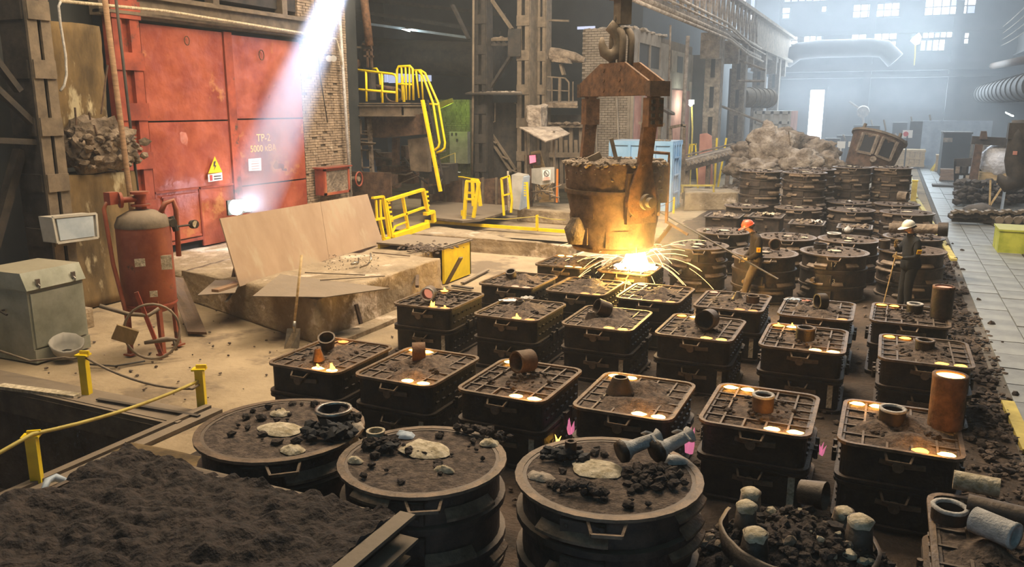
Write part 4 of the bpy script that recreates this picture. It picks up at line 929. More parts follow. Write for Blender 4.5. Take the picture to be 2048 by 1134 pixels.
# ================================================================== WORKERS
def skin_body(name, J, E, parent, zones, Rz, mats):
    names = list(J); idx = {n: i for i, n in enumerate(names)}
    me = bpy.data.meshes.new(name); me.from_pydata([J[n][0] for n in names], [(idx[a], idx[b]) for a, b in E], [])
    o = bpy.data.objects.new(name, me); COL.objects.link(o); md = o.modifiers.new('skin', 'SKIN'); md.use_smooth_shade = True
    for n, i in idx.items():
        r = J[n][1]; r = r if isinstance(r, tuple) else (r, r); g_ = 1.15 if n in ('pelvis', 'waist', 'chest', 'skirt') or n[:2] in ('sh', 'el', 'hp', 'kn', 'an') else 1; r = (r[0] * g_, r[1] * g_); me.skin_vertices[0].data[i].radius = r
    me.skin_vertices[0].data[idx['pelvis']].use_root = True
    sb = o.modifiers.new('sub', 'SUBSURF'); sb.levels = 2; sb.render_levels = 2
    bpy.context.view_layer.update(); dg = bpy.context.evaluated_depsgraph_get()
    nm = bpy.data.meshes.new_from_object(o.evaluated_get(dg)); bpy.data.objects.remove(o)
    nm.materials.clear()
    for m_ in mats: nm.materials.append(M[m_])
    segs = [(Vector(J[a][0]), Vector(J[b][0]), zones.get((a, b), zones.get(b, 0))) for a, b in E]
    for p in nm.polygons:
        c = p.center; best = None
        for A, B, zn in segs:
            d = B - A; t = max(0, min(1, (c - A).dot(d) / max(d.length_squared, 1e-9))); dd = (c - (A + d * t)).length
            if best is None or dd < best[0]: best = (dd, zn)
        p.material_index = best[1]; p.use_smooth = True
    for v in nm.vertices:                                   # cloth creases
        n = v.co; k = .008 * noise.noise((n.x * 14, n.y * 14, n.z * 9)); 
        if n.z < 1.42 * Rz: v.co = n + v.normal * k
    ob = bpy.data.objects.new(name, nm); COL.objects.link(ob); ob.parent = parent; return ob
def worker(label, loc, az, pose, mats, helmet, hs=1.0, badge=True):
    """local frame: +x forward, +y to the person's left, z up."""
    t = thing('person', label, 'person', loc, az)
    J, E, Zn = pose; skin_body('body', J, E, t, Zn, hs, mats)
    hd = Vector(J['head'][0]); fw_, tl = J['_look'] if '_look' in J else (Vector((1, 0, 0)), 0)
    return t, hd
def arm(J, E, Z, side, sh, el, wr, hd, curl, rz=1.0):
    s = side; J['sh' + s] = (sh, .074); J['el' + s] = (el, .056); J['wr' + s] = (wr, .036); J['pa' + s] = (hd, (.034, .022))
    E += [('chest', 'sh' + s), ('sh' + s, 'el' + s), ('el' + s, 'wr' + s), ('wr' + s, 'pa' + s)]
    for k in ('sh', 'el'): Z[k + s] = 1
    Z['wr' + s] = 1; Z['pa' + s] = 4
    w_ = Vector(wr); h = Vector(hd); d = (h - w_).normalized(); side_v = curl[0]; cv = curl[1]
    for k, (o_, L) in enumerate(((-.03, .075), (-.01, .085), (.01, .08), (.03, .065))):
        a = h + d * .025 + side_v * o_; b = a + d * L * .4 + cv * L * .25; c = b + cv * L * .5 - d * L * .05
        J['f%d%s' % (k, s)] = (tuple(a), .010); J['g%d%s' % (k, s)] = (tuple(b), .0095); J['h%d%s' % (k, s)] = (tuple(c), .008)
        E += [('pa' + s, 'f%d%s' % (k, s)), ('f%d%s' % (k, s), 'g%d%s' % (k, s)), ('g%d%s' % (k, s), 'h%d%s' % (k, s))]
        for n in 'fgh': Z['%s%d%s' % (n, k, s)] = 4
    a = h - side_v * .035 - d * .01; b = a - side_v * .015 + d * .03 + cv * .03
    J['t0' + s] = (tuple(a), .012); J['t1' + s] = (tuple(b), .009); E += [('pa' + s, 't0' + s), ('t0' + s, 't1' + s)]; Z['t0' + s] = 4; Z['t1' + s] = 4
def legs(J, E, Z, hipz, L, Rr_):
    for s, (kn, an, toe), y in (('L', L, .1), ('R', Rr_, -.1)):
        J['hp' + s] = ((0, y, hipz), .105); J['kn' + s] = (kn, .075); J['an' + s] = (an, .06); J['he' + s] = ((an[0] - .03, an[1], .045), .045); J['to' + s] = (toe, (.042, .035))
        E += [('pelvis', 'hp' + s), ('hp' + s, 'kn' + s), ('kn' + s, 'an' + s), ('an' + s, 'he' + s), ('he' + s, 'to' + s)]
        Z['hp' + s] = 2; Z['kn' + s] = 2; Z['an' + s] = 2; Z['he' + s] = 3; Z['to' + s] = 3
def headgear(t, hc, tilt, m_, glasses=True, hairc='ink'):
    """hc: head centre, tilt: nod forwards"""
    mm = Euler((0, tilt, 0)).to_matrix(); hcv = Vector(hc)
    def W(p): return hcv + mm @ Vector(p)
    mb = MB(); n = 20; rows_ = 7
    for j in range(rows_):
        e = (PI / 2) * j / (rows_ - 1)
        for i in range(n):
            a = 2 * PI * i / n; mb.v.append(tuple(W((.132 * math.cos(e) * math.cos(a), .108 * math.cos(e) * math.sin(a), .045 + .115 * math.sin(e)))))
    for j in range(rows_ - 1):
        for i in range(n): a = j * n; mb.f.append((a + i, a + (i + 1) % n, a + n + (i + 1) % n, a + n + i)); mb.m.append(0)
    mb.build('helmet', m_, t, smooth=True)
    k = MB(); P_ = []
    for i in range(n):
        a = 2 * PI * i / n; ext = .075 * max(0, math.cos(a)) ** 1.5 + .014; k.v.append(tuple(W((.13 * math.cos(a), .106 * math.sin(a), .05)))); k.v.append(tuple(W(((.13 + ext) * math.cos(a), (.106 + ext * .6) * math.sin(a), .028))))
    for i in range(n): a = 2 * i; b = 2 * ((i + 1) % n); k.f.append((a, b, b + 1, a + 1)); k.m.append(0)
    k.build('helmet_brim', m_, t)
    MB().tube([W((-.10, 0, .06)), W((-.05, 0, .125)), W((0, 0, .162)), W((.06, 0, .15)), W((.12, 0, .085))], .012, 6).build('helmet_ridge', m_, t, smooth=True)
    mb = MB(); [mb.rock(W((-.075 , y, .01)), .05, 0, 3 + i, 1, 1) for i, y in enumerate((-.05, 0, .05))]; mb.build('hair', hairc, t, smooth=True)
    if glasses: MB().box(W((.105, .035, .005)), (.012, .045, .028), mm).box(W((.105, -.035, .005)), (.012, .045, .028), mm).bar(W((.1, .06, .01)), W((.0, .085, .01)), .006).bar(W((.1, -.06, .01)), W((.0, -.085, .01)), .006).build('glasses', 'ink', t)
    for s in (-1, 1): MB().rock(W((.0, s * .084, -.01)), .028, 0, 2, 1.3).build('ear', 'skin', t, smooth=True)
    for s in (-1, 1): MB().rock(W((.098, s * .03, .005)), .011, 0, 2, .8).build('eye', 'ink', t, smooth=True)
    MB().box(W((.098, 0, -.065)), (.008, .045, .008), mm).build('mouth', 'red_dirty', t)
def headpts(J, E, Z, neck, hc, tilt):
    mm = Euler((0, tilt, 0)).to_matrix(); hv = Vector(hc)
    def W(p): return tuple(hv + mm @ Vector(p))
    J['neck'] = (neck, .055); J['head'] = (W((-.01, 0, .02)), (.088, .094)); J['crown'] = (W((-.005, 0, .08)), .07); J['chin'] = (W((.05, 0, -.07)), (.048, .045)); J['nose'] = (W((.108, 0, -.02)), .013)
    E += [('chest', 'neck'), ('neck', 'head'), ('head', 'crown'), ('head', 'chin'), ('head', 'nose')]
    Z[('chest', 'neck')] = 1
    for k in ('head', 'crown', 'chin', 'nose'): Z[k] = 0
    Z['neck'] = 0
# worker 1: red helmet, stooping, striding
J = {}; E = []; Z = {}
J['pelvis'] = ((0, 0, .95), (.15, .115)); J['waist'] = ((0.01, 0, 1.1), (.155, .115)); J['chest'] = ((.04, 0, 1.34), (.175, .12))
E += [('pelvis', 'waist'), ('waist', 'chest')]; Z['waist'] = 1; Z['chest'] = 1; Z['pelvis'] = 1
J['skirt'] = ((0.0, 0, .86), (.155, .13)); E += [('pelvis', 'skirt')]; Z['skirt'] = 1
headpts(J, E, Z, (.1, 0, 1.5), (.2, 0, 1.63), .45)
legs(J, E, Z, .88, ((.16, .1, .5), (.24, .11, .1), (.42, .12, .04)), ((-.02, -.1, .48), (-.2, -.1, .12), (-.04, -.11, .04)))
arm(J, E, Z, 'L', (.02, .2, 1.4), (.02, .26, 1.12), (.2, .18, .98), (.26, .12, .95), (Vector((0, .3, 1)).normalized(), Vector((.2, -.9, -.2)).normalized()))
arm(J, E, Z, 'R', (.02, -.2, 1.4), (.05, -.26, 1.1), (.22, -.2, .93), (.28, -.15, .9), (Vector((0, .3, 1)).normalized(), Vector((.2, .9, -.2)).normalized()))
W1 = thing('person', 'worker in red helmet and dark brown jacket holding a long rod', 'person', (-2.38, 17.35 + .1, 0.02), YAW + PI - .1)
skin_body('body', J, E, W1, Z, 1, ['skin', 'jacket_brown', 'trousers', 'rubber', 'glove'])
headgear(W1, (.2, 0, 1.63), .45, 'helmet_red')
o = MB().box((0, 0, 0), (.012, .085, .1)).build('badge', 'sign_yellow', W1); o.location = (.03, .335, 1.2); o.rotation_euler = (0, 0, PI / 2)
o = MB().box((0, 0, 0), (.016, .03, .05)).build('badge_mark', 'orange_paint', W1); o.location = (.03, .338, 1.2); o.rotation_euler = (0, 0, PI / 2)
MB().lathe([(.07, 1.46), (.085, 1.5), (.075, 1.54)], 14, c=(.09, 0, 0)).build('collar', 'jacket_brown', W1, smooth=True)
W1M = Matrix.Translation(W1.location) @ Matrix.Rotation(W1.rotation_euler.z, 4, 'Z')
hand = W1M @ Vector((.28, .1, .955))
st = PZ(1313, 420, 1.75); dirv = (hand - st).normalized()
o = MB().tube([st, hand, hand + dirv * .95], .02, 7).build('rod', 'iron', None, smooth=True, auto=40); tag(o, 'long iron rod reaching from the ladle lever to the worker in red helmet', 'rod')
# worker 2: white helmet, black coat, stick
J = {}; E = []; Z = {}
J['pelvis'] = ((0, 0, .97), (.17, .14)); J['waist'] = ((-.01, 0, 1.12), (.17, .13)); J['chest'] = ((0, 0, 1.36), (.195, .135)); J['skirt'] = ((0, 0, .8), (.17, .14))
E += [('pelvis', 'waist'), ('waist', 'chest'), ('pelvis', 'skirt')]; Z['waist'] = 1; Z['chest'] = 1; Z['pelvis'] = 1; Z['skirt'] = 1
headpts(J, E, Z, (.03, 0, 1.53), (.1, 0, 1.68), .3)
legs(J, E, Z, .88, ((.04, .1, .48), (.0, .1, .11), (.17, .12, .04)), ((.05, -.1, .48), (.06, -.11, .11), (.23, -.13, .04)))
arm(J, E, Z, 'L', (-.01, .22, 1.42), (.02, .28, 1.12), (.27, .2, 1.1), (.34, .16, 1.12), (Vector((0, .3, 1)).normalized(), Vector((.3, -.9, 0)).normalized()))
arm(J, E, Z, 'R', (-.01, -.22, 1.42), (.14, -.26, 1.16), (.28, -.1, 1.3), (.32, -.03, 1.36), (Vector((1, 0, 0)), Vector((0, .5, .8)).normalized()))
W2 = thing('person', 'worker in white helmet and black coat leaning on a thin stick', 'person', (.56, 18.1, 0.02), YAW + PI)
W2.scale = (1.0, 1.0, 1.02)
skin_body('body', J, E, W2, Z, 1, ['skin', 'jacket_black', 'jacket_black', 'rubber', 'glove'])
headgear(W2, (.1, 0, 1.68), .3, 'helmet_white')
o = MB().box((0, 0, 0), (.012, .09, .09)).build('badge', 'sign_yellow', W2); o.location = (.02, .36, 1.25); o.rotation_euler = (0, .3, PI / 2)
o = MB().box((0, 0, 0), (.016, .05, .018)).build('badge_mark', 'red_ink', W2); o.location = (.02, .363, 1.25); o.rotation_euler = (0, .3, PI / 2)
MB().lathe([(.075, 1.48), (.09, 1.52), (.078, 1.57)], 14, c=(.03, 0, 0)).build('collar', 'jacket_black', W2, smooth=True)
W2M = Matrix.Translation(W2.location) @ Matrix.Rotation(W2.rotation_euler.z, 4, 'Z')
o = MB().tube([W2M @ Vector((.36, .13, 1.24)), W2M @ Vector((.5, .05, .02))], .013, 7).build('stick', 'wood', None); tag(o, 'thin wooden stick in the gloved hand of the worker in black', 'stick')
# ================================================================== LEFT SIDE
def rough_box(name, xy, z0, z1, m_, cuts=10, amp=.05, fr=2.0, parent=None, bottom=False):
    bm = bmesh.new(); zt = z1 if isinstance(z1, (list, tuple)) else [z1] * 4
    a = [bm.verts.new((x, y, z0)) for x, y in xy]; b = [bm.verts.new((x, y, zt[i])) for i, (x, y) in enumerate(xy)]
    bm.faces.new(b); [bm.faces.new((a[i], a[(i + 1) % 4], b[(i + 1) % 4], b[i])) for i in range(4)]; bm.faces.new(list(reversed(a)))
    bmesh.ops.subdivide_edges(bm, edges=bm.edges, cuts=cuts, use_grid_fill=True); bm.normal_update()
    for v in bm.verts:
        c = v.co; n = noise.fractal(c * fr, 1.0, 2.0, 4); k = amp * n + amp * .7 * noise.noise(c * fr * .35); z = c.z
        if z > z0 + 1e-4: v.co = c + v.normal * k
    me = bpy.data.meshes.new(name); bm.to_mesh(me); bm.free(); me.materials.append(M[m_]); me.polygons.foreach_set('use_smooth', [True] * len(me.polygons))
    o = bpy.data.objects.new(name, me); COL.objects.link(o)
    if parent: o.parent = parent; o.location = -parent.location
    return o
pl_ = thing('concrete_plinth', 'long battered concrete plinth with pale chipped side in front of the red door', 'plinth', (-10, 13, 0))
rough_box('block', [(-13.9, 12.75), (-8.9, 11.1), (-8.85, 15.35), (-13.9, 15.6)], -.02, [.62, .82, .84, .66], 'concrete', 22, .05, 1.6, pl_)
rough_box('block', [(-16.35, 13.5), (-13.8, 12.7), (-13.8, 18.6), (-16.35, 18.8)], -.02, .5, 'concrete', 12, .05, 1.6, pl_)
rough_box('block', [(-13.85, 15.5), (-9.6, 15.3), (-9.9, 18.2), (-13.85, 18.6)], -.02, [.62, .8, .7, .6], 'concrete', 14, .05, 1.6, pl_)
rough_box('footing', [(-8.95, 11.3), (-8.55, 11.2), (-8.5, 15.2), (-8.95, 15.4)], -.03, .06, 'concrete', 8, .02, 2, pl_)
MB().bar((-8.83, 12.15, .5), (-8.7, 12.1, .15), .06).build('cast_bar', 'rust_dark', pl_, world=True)
MB().bar((-8.86, 14.4, .62), (-8.72, 14.15, .45), .07).build('cast_bar', 'rust_dark', pl_, world=True)
# leaning steel sheet
BL = PZ(480, 573, .72); BR = PZ(766, 486, .78); TL = PX(440, 437, BL.x - .42); TR = PX(735, 388, BR.x - .42)
sp_ = thing('steel_sheet', 'large tan steel sheet propped at a slant on the concrete plinth', 'sheet', tuple((BL + BR) / 2))
mB = BL.lerp(BR, .56); mT = TL.lerp(TR, .62)
MB().slab([BL, mB, mT, TL], -.025).build('sheet_half', 'plate_tan', sp_, world=True); MB().slab([mB + Vector((0, .01, 0)), BR, TR, mT + Vector((0, .01, 0))], -.025).build('sheet_half', 'plate_tan', sp_, world=True)
for k in (.15, .5, .85):
    a = TL.lerp(TR, k) - ZU * .15; MB().bar(a - Vector((.05, 0, 0)), Vector((a.x - .55, a.y, .5)), .07).build('prop', 'rust_dark', sp_, world=True)
# flat sheets, strips and rods on the plinth
def sheet(label, pts, z, th=.012, m_='steel_dusty', name='flat_plate', cat='plate', grp='flat plates and strips on the plinth'):
    p = [PZ(x, y, z) for x, y in pts]; o = MB().slab(p, th).build(name, m_); tag(o, label, cat, grp); return o
sheet('wide dusty flat plate in front of the tan sheet', [(505, 592), (560, 548), (780, 576), (650, 594)], .86, .015)
sheet('narrow dusty plate lying left along the plinth top', [(395, 590), (430, 560), (480, 560), (470, 585)], .72)
def strip(px0, px1, z0, z1, w_, label, m_='steel_dusty', name='metal_strip', cat='strip', grp='loose strips and bars on the left side', r=None):
    a = PZ(*px0, z0); b = PZ(*px1, z1)
    mb = MB().tube([a, b], r, 7) if r else MB().bar(a, b, w_, w_ * .35)
    o = mb.build(name, m_); tag(o, label, cat, grp); return o
strip((414, 590), (478, 560), .7, .72, .05, 'bent pale strip jutting left below the tan sheet', 'steel_bare'); strip((452, 604), (478, 568), .55, .75, .05, 'grey strip hanging over the plinth edge below the tan sheet', 'steel_bare')
strip((430, 582), (482, 566), .74, .74, .16, 'broken board end below the tan sheet corner', 'wood_dark')
strip((610, 545), (730, 550), .88, .88, .04, 'thin rod on the plinth, nearest the tan sheet', r=.012); strip((640, 560), (770, 552), .88, .88, .04, 'thin rod crossing the middle of the plinth', r=.012)
strip((745, 505), (820, 512), .86, .86, .04, 'rusty rod at the far end of the plinth', r=.012, m_='rust_dark')
strip((893, 568), (922, 515), .02, .8, .09, 'square bar leaning on the yellow box', 'steel_dusty'); strip((905, 571), (945, 577), .03, .03, .1, 'toothed dark bar on the floor below the yellow box', 'steel_dark')
strip((925, 566), (975, 540), .02, .02, .1, 'flat bar on the floor right of the yellow box', 'steel_dusty')
o = MB().tube([PZ(720, 535, .88), PZ(735, 530, .95), PZ(742, 520, 1.05), PZ(741, 507, 1.12)], .018, 6).build('bent_bar', 'steel_bare', smooth=True); tag(o, 'curved bar standing up on the plinth', 'bar')
o = MB().tube([PZ(703, 528, .89), PZ(716, 525, .9)], .03, 8).tube([PZ(717, 525, .88), PZ(717, 515, 1.0)], .015, 6).build('pipe_stub', 'steel_bare', smooth=True); tag(o, 'short pipe stub lying beside the curved bar on the plinth', 'pipe')
hp_ = MB(); q = random.Random(9)
for i in range(140):
    p = PZ(850 + q.gauss(0, 22), 492 + q.gauss(0, 5), .92); hp_.rock((p.x, p.y, .88), q.uniform(.02, .06), 0, i, .6)
o = hp_.build('rubble', 'sand'); tag(o, 'dark heap of rubble on top of the yellow box', 'rubble', kind='stuff')
hp_ = MB()
for i in range(120):
    p = PZ(q.uniform(650, 760), q.uniform(510, 540), .86); hp_.rock((p.x, p.y, .865), q.uniform(.006, .018), 0, i, .6)
o = hp_.build('rubble', 'sand'); tag(o, 'scattered crumbs on the plinth top', 'rubble', kind='stuff')
# yellow box
yb = thing('yellow_box', 'yellow steel box open at its black end beside the plinth', 'box', (-10, 17, 0))
MB().b2((-9.4, 16.4, .0), (-9.34, 17.75, .88)).build('side_panel', 'yellow', yb, world=True)
MB().b2((-11.2, 16.35, .84), (-9.3, 17.8, .88)).build('top_panel', 'steel_dusty', yb, world=True)
MB().b2((-11.2, 16.4, 0), (-11.14, 17.75, .84)).b2((-11.2, 17.7, 0), (-9.34, 17.75, .84)).build('back_panel', 'yellow_dirty', yb, world=True)
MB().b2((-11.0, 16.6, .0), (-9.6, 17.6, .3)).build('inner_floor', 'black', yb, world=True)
# yellow gate barrier
gt = thing('yellow_barrier', 'bent yellow barrier frame behind the tan sheet', 'barrier', (-12, 19, .6))
G = lambda x, y, X=-12.0: PX(x, y, X)
def ybars(name, segs, w_=.08, m_='yellow', parent=gt, X=-12.0):
    for a, b in segs: MB().bar(G(*a, X), G(*b, X), w_ * 1.4, w_ * .9).build(name, m_, parent, world=True)
ybars('frame_bar', [((770, 402), (846, 379)), ((846, 379), (854, 418)), ((770, 402), (783, 474)), ((854, 440), (852, 452))])
ybars('bottom_rail', [((783, 474), (853, 450))], .16)
ybars('mid_rail', [((777, 440), (848, 415))], .06); ybars('upright', [((805, 392), (816, 456))], .06); ybars('bent_bar', [((784, 466), (791, 452)), ((791, 452), (815, 443))], .04)
ybars('frame_bar', [((745, 396), (766, 393)), ((766, 393), (779, 474)), ((748, 440), (768, 436)), ((765, 480), (779, 475)), ((760, 440), (768, 478))], .06)
ybars('chain_bar', [((752, 400), (754, 436)), ((760, 399), (762, 436))], .045)
for k in range(5): 
    c = G(853 + k * .8, 384 + k * 9); MB().box(c, (.06, .12, .05)).build('hook_plate', 'yellow', gt, world=True)
    c = G(777 + k * 1.5, 406 + k * 9); MB().box(c, (.06, .1, .05)).build('hook_plate', 'yellow', gt, world=True)
ybars('step_bar', [((850, 428), (866, 423)), ((866, 423), (868, 444))], .1)
# long low yellow rail along the trench
rl_ = thing('yellow_rail', 'long low yellow rail along the trench edge', 'rail', (-10, 20.7, 0))
MB().bar(PZ(858, 443, .12), PZ(1131, 463, .12), .1, .1).build('rail', 'yellow', rl_, world=True)
for x, y0, y1 in ((925, 446, 418), (1074, 460, 429)):
    b = PZ(x, y0, .12); MB().bar(b, b + ZU * ((y0 - y1) / 62), .14, .05).build('post', 'yellow', rl_, world=True)
b = PZ(925, 446, .12); MB().bar(b + ZU * .15, PZ(907, 438, .1), .05).build('brace', 'yellow', rl_, world=True)
pA = PZ(925, 446, .12) + ZU * .3; pB = PZ(1074, 460, .12) + ZU * .45; pC = PZ(1131, 440, .4)
o = MB().tube([pA, pA.lerp(pB, .3) - ZU * .12, pA.lerp(pB, .6) - ZU * .12, pB, pB.lerp(pC, .5) - ZU * .03, pC], .015, 6).build('rope', 'yellow_dirty', smooth=True); tag(o, 'slack yellow rope strung between the low rail posts', 'rope')
# low concrete curb in front of the trench
cb = thing('concrete_curb', 'long low concrete curb in front of the trench', 'curb', (-10, 20.2, 0))
A_ = PZ(880, 475, 0); B_ = PZ(1135, 522, 0); C_ = PZ(1135, 462, 0.1)
rough_box('block', [(A_.x, A_.y), (B_.x, B_.y), (-7.6, 20.7), (-13.5, 20.7)], -.05, [.35, .4, .4, .4], 'concrete', 14, .05, 1.6, cb)
rough_box('block', [(-13.6, 18.4), (-11.6, 18.2), (-11.9, 20.6), (-13.9, 20.7)], -.05, .33, 'concrete', 8, .05, 1.6, cb)

# posts with hose at the near pit
yp_ = [((-10.32, 7.57), .60, 0.0), ((-8.42, 7.9), .55, .0), ((-8.3, 5.36), .56, 0)]
lab = ['yellow post standing behind the near pit', 'yellow post at the corner of the near pit', 'wide yellow post at the front edge of the near pit']
tops = []
for k, ((x, y), h, l) in enumerate(yp_):
    t = thing('barrier_post', lab[k], 'post', (x, y, 0), .15 * k + .35)
    MB().b2((-.055, -.05, -.02), (.055, .05, h)).build('post', 'yellow', t); MB().b2((-.09, -.07, h), (.09, .07, h + .025)).box((.03, 0, h + .05), (.14, .03, .05)).build('cap_plate', 'yellow', t)
    tops.append(Vector((x, y, h)))
def sag(a, b, s, n=9): return [a.lerp(b, i / n) - ZU * s * 4 * (i / n) * (1 - i / n) for i in range(n + 1)]
hs_ = thing('hose', 'thin hose strung between the yellow posts of the near pit', 'hose', tuple(tops[1]))
MB().tube([PX(0, 702, -12.2), PZ(60, 722, .3), PZ(120, 716, .4)] + sag(PZ(130, 715, .45), tops[0], .03, 4), .018, 6).build('hose_run', 'hose', hs_, world=True, smooth=True)
MB().tube(sag(tops[0] + Vector((.05, 0, -.02)), PZ(385, 778, .35), .12) + [tops[1] - ZU * .2], .018, 6).build('hose_run', 'hose', hs_, world=True, smooth=True)
MB().tube(sag(tops[1] - ZU * .15, PZ(65, 868, .62), .07) + [PZ(0, 905, .55), PZ(-40, 930, .5)], .022, 6).build('hose_run', 'yellow_dirty', hs_, world=True, smooth=True)
o = MB().tube([PZ(170, 728, .03), PZ(230, 732, .03), PZ(290, 722, .03)], .015, 6).build('cable', 'rubber', smooth=True); tag(o, 'black cable lying on the floor behind the first yellow post', 'cable')
strip((0, 772), (155, 792), .06, .06, .14, 'rope-like sludge strip on the pit edge', 'ash'); strip((195, 798), (398, 832), .05, .05, .06, 'thin bar along the pit edge between the yellow posts', 'steel_dark')
o = MB().tube([PZ(85, 985, .1), PZ(95, 962, .13), PZ(112, 955, .13), PZ(130, 962, .1)], [.03, .04, .045, .035], 8).build('rag', 'blue_grey', smooth=True); tag(o, 'pale bent rag on the near edge of the pit', 'rag')

# big sand bed in the foreground left
sb_ = thing('sand_bed', 'large rectangular flask filled with rough dark sand, nearest the camera', 'flask', (-4.4, 3.0, 0))
def hb(x, y): return 1.15 + .09 * noise.noise((x * 2, y * 2, 7)) + .11 * abs(noise.noise((x * 4.2, y * 4.2, 2))) + .05 * abs(noise.noise((x * 9, y * 9, 3))) + .02 * abs(noise.noise((x * 18, y * 18, 4)))
mb = heightgrid(-5.85, -3.07, 1.0, 4.6, 150, 190, hb); mb.build('sand', 'sand_dark', sb_, world=True, smooth=True)
MB().b2((-5.85, 1.0, 0), (-5.8, 4.62, 1.14)).b2((-5.85, 4.57, 0), (-3.05, 4.62, 1.14)).b2((-3.1, 1.0, 0), (-3.05, 4.6, 1.16)).build('box_wall', 'iron_mid', sb_, world=True)
for zz, w_ in ((1.17, .13), (1.0, .17), (.84, .1), (.6, .16), (.3, .16)): MB().b2((-3.06, 1.0, zz - .015), (-3.06 + w_, 4.62 + (.03 if zz > 1.1 else 0), zz + .012)).build('flange', 'steel_dusty', sb_, world=True)
for k in range(6): MB().b2((-3.05, 1.3 + k * .6, 0), (-2.97, 1.34 + k * .6, 1.0)).build('rib', 'iron_mid', sb_, world=True)
MB().b2((-5.9, 4.6, 1.1), (-3.1, 4.66, 1.13)).build('flange', 'steel_dusty', sb_, world=True)
o = rough_box('timber', [(-6.9, 5.25), (-5.75, 5.3), (-5.75, 5.55), (-6.9, 5.5)], 0, .7, 'plaster_old', 6, .02); tag(o, 'cracked pale timber block beside the round sand-covered flask', 'block')

# ---- tall riveted column, old pier, pipes
lc_ = bpy.data.objects.new('column_lattice', None); COL.objects.link(lc_); struct(lc_); lc_.location = (-13.8, 9.3, 0)
XL = -13.75; ya = PX(66, 143, XL).y; yb_ = PX(112, 143, XL).y
hw = (yb_ - ya); 
for a, b in ((ya, ya + hw * .42), (yb_ - hw * .42, yb_)): MB().b2((XL - .06, a, 0), (XL, b, 9)).build('channel_face', 'steel_dusty', lc_, world=True)
MB().b2((XL - .75, ya, 0), (XL - .06, ya + .06, 9)).b2((XL - .75, yb_ - .06, 0), (XL - .06, yb_, 9)).b2((XL - .7, ya + .05, 0), (XL - .5, yb_ - .05, 9)).build('channel_web', 'steel_dark', lc_, world=True)
for k in range(9): MB().b2((XL, ya + .01, .6 + k * 1.0), (XL + .035, yb_ - .01, .92 + k * 1.0)).build('batten_plate', 'steel_dusty', lc_, world=True); MB().b2((XL - .7, ya - .03, .6 + k * 1.0), (XL - .1, ya, .92 + k * 1.0)).build('batten_plate', 'steel_dark', lc_, world=True)
MB().b2((XL - .8, ya - .1, -.02), (XL + .12, yb_ + .1, .35)).build('footing', 'concrete', lc_, world=True)
for a, b in (((-20, 165), (92, 272)), ((-20, 105), (38, 182)), ((-20, 280), (90, 285))): MB().bar(PX(*a, XL - .2), PX(*b, XL - .2), .14, .1).build('brace', 'steel_dark', lc_, world=True)
o = MB().bar(PX(-30, 550, XL - .6), PX(40, 300, XL - .6), .2, .15).build('brace', 'steel_dark', lc_, world=True)
oc = thing('old_pier', 'old pier with yellowed flaking plaster between the two steel columns', 'pier', (-15.3, 11.5, 0))
XO = -15.2; y0 = PX(112, 120, XO).y; y1 = PX(205, 120, XO).y
rough_box('plaster_shaft', [(XO - .9, y0 - .3), (XO, y0 - .3), (XO, y1), (XO - .9, y1)], 2.9, 5.75, 'plaster_old', 16, .035, 1.6, oc)
y0 = PX(155, 400, XO + .3).y; y1 = PX(248, 400, XO + .3).y
rough_box('lower_block', [(XO - .7, y0 - .4), (XO + .3, y0 - .4), (XO + .3, y1 + .35), (XO - .7, y1 + .35)], 0, 2.75, 'plaster_old', 14, .03, 1.6, oc)
c = PX(192, 280, XO + .1); mb = MB(); q = random.Random(4); ico = ICO[4]; vs = []
for v in ico[0]:
    u = Vector(v); d = 1 + .3 * noise.noise(u * 1.7) + .3 * (abs(noise.noise(u * 3.3)) - .2) + .2 * (abs(noise.noise(u * 8)) - .2); vs.append((c.x + u.x * .55 * d, c.y + u.y * .78 * d, c.z - .05 + u.z * (.5 if u.z > 0 else .62) * d))
mb.add(vs, ico[1])
for i in range(70): mb.rock((c.x + q.uniform(.1, .6), c.y + q.uniform(-.75, .8), c.z + q.uniform(-.55, .1)), q.uniform(.04, .13), 0, i, .8)
mb.build('broken_masonry', 'slag', oc, world=True, kind='stuff')
for a, b in (((150, 215), (153, 250)), ((178, 225), (181, 240)), ((188, 250), (208, 316)), ((202, 228), (215, 130))): MB().tube([PX(*a, XO + .5), PX(*b, XO + .5)], .02, 5).build('rebar', 'rust_dark', oc, world=True)
o = MB().tube([PX(206, -30, -14.3), PX(262, 405, -14.3), PX(264, 425, -14.3)], .055, 10).build('vertical_pipe', 'wood_dark', smooth=True); tag(o, 'brown vertical pipe rising past the old pier', 'pipe')
o = MB().tube([PX(232, 0, -14.9), PX(296, 560, -14.9)], .03, 8).build('thin_pipe', 'steel_dark', smooth=True); tag(o, 'thin dark vertical pipe beside the red column', 'pipe')
o = MB().tube([PX(122, 2, -14.6), PX(117, 12, -14.6), PX(121, 50, -14.6), PX(131, 110, -14.6), PX(133, 150, -14.6), PX(128, 172, -14.6), PX(121, 182, -14.6)], .025, 7).build('white_cable', 'ash_white', smooth=True); tag(o, 'white cable hanging in front of the plastered pier', 'cable')
o = MB().tube([PX(120, 2, -14.6), PX(330, 22, -16.1), PX(597, 65, -16.1), PX(672, 78, -16.1), PX(680, 105, -16.1), PX(683, 130, -16.1)], .035, 7).build('conduit', 'ash', smooth=True); tag(o, 'pale conduit running along the lintel to the brick pier', 'conduit')
o = MB().tube([PX(628, -10, -16.35), PX(640, 150, -16.35), PX(655, 245, -16.35)], .018, 5).build('hanging_wire', 'rubber', smooth=True); tag(o, 'dark wire hanging down the brick pier', 'wire')
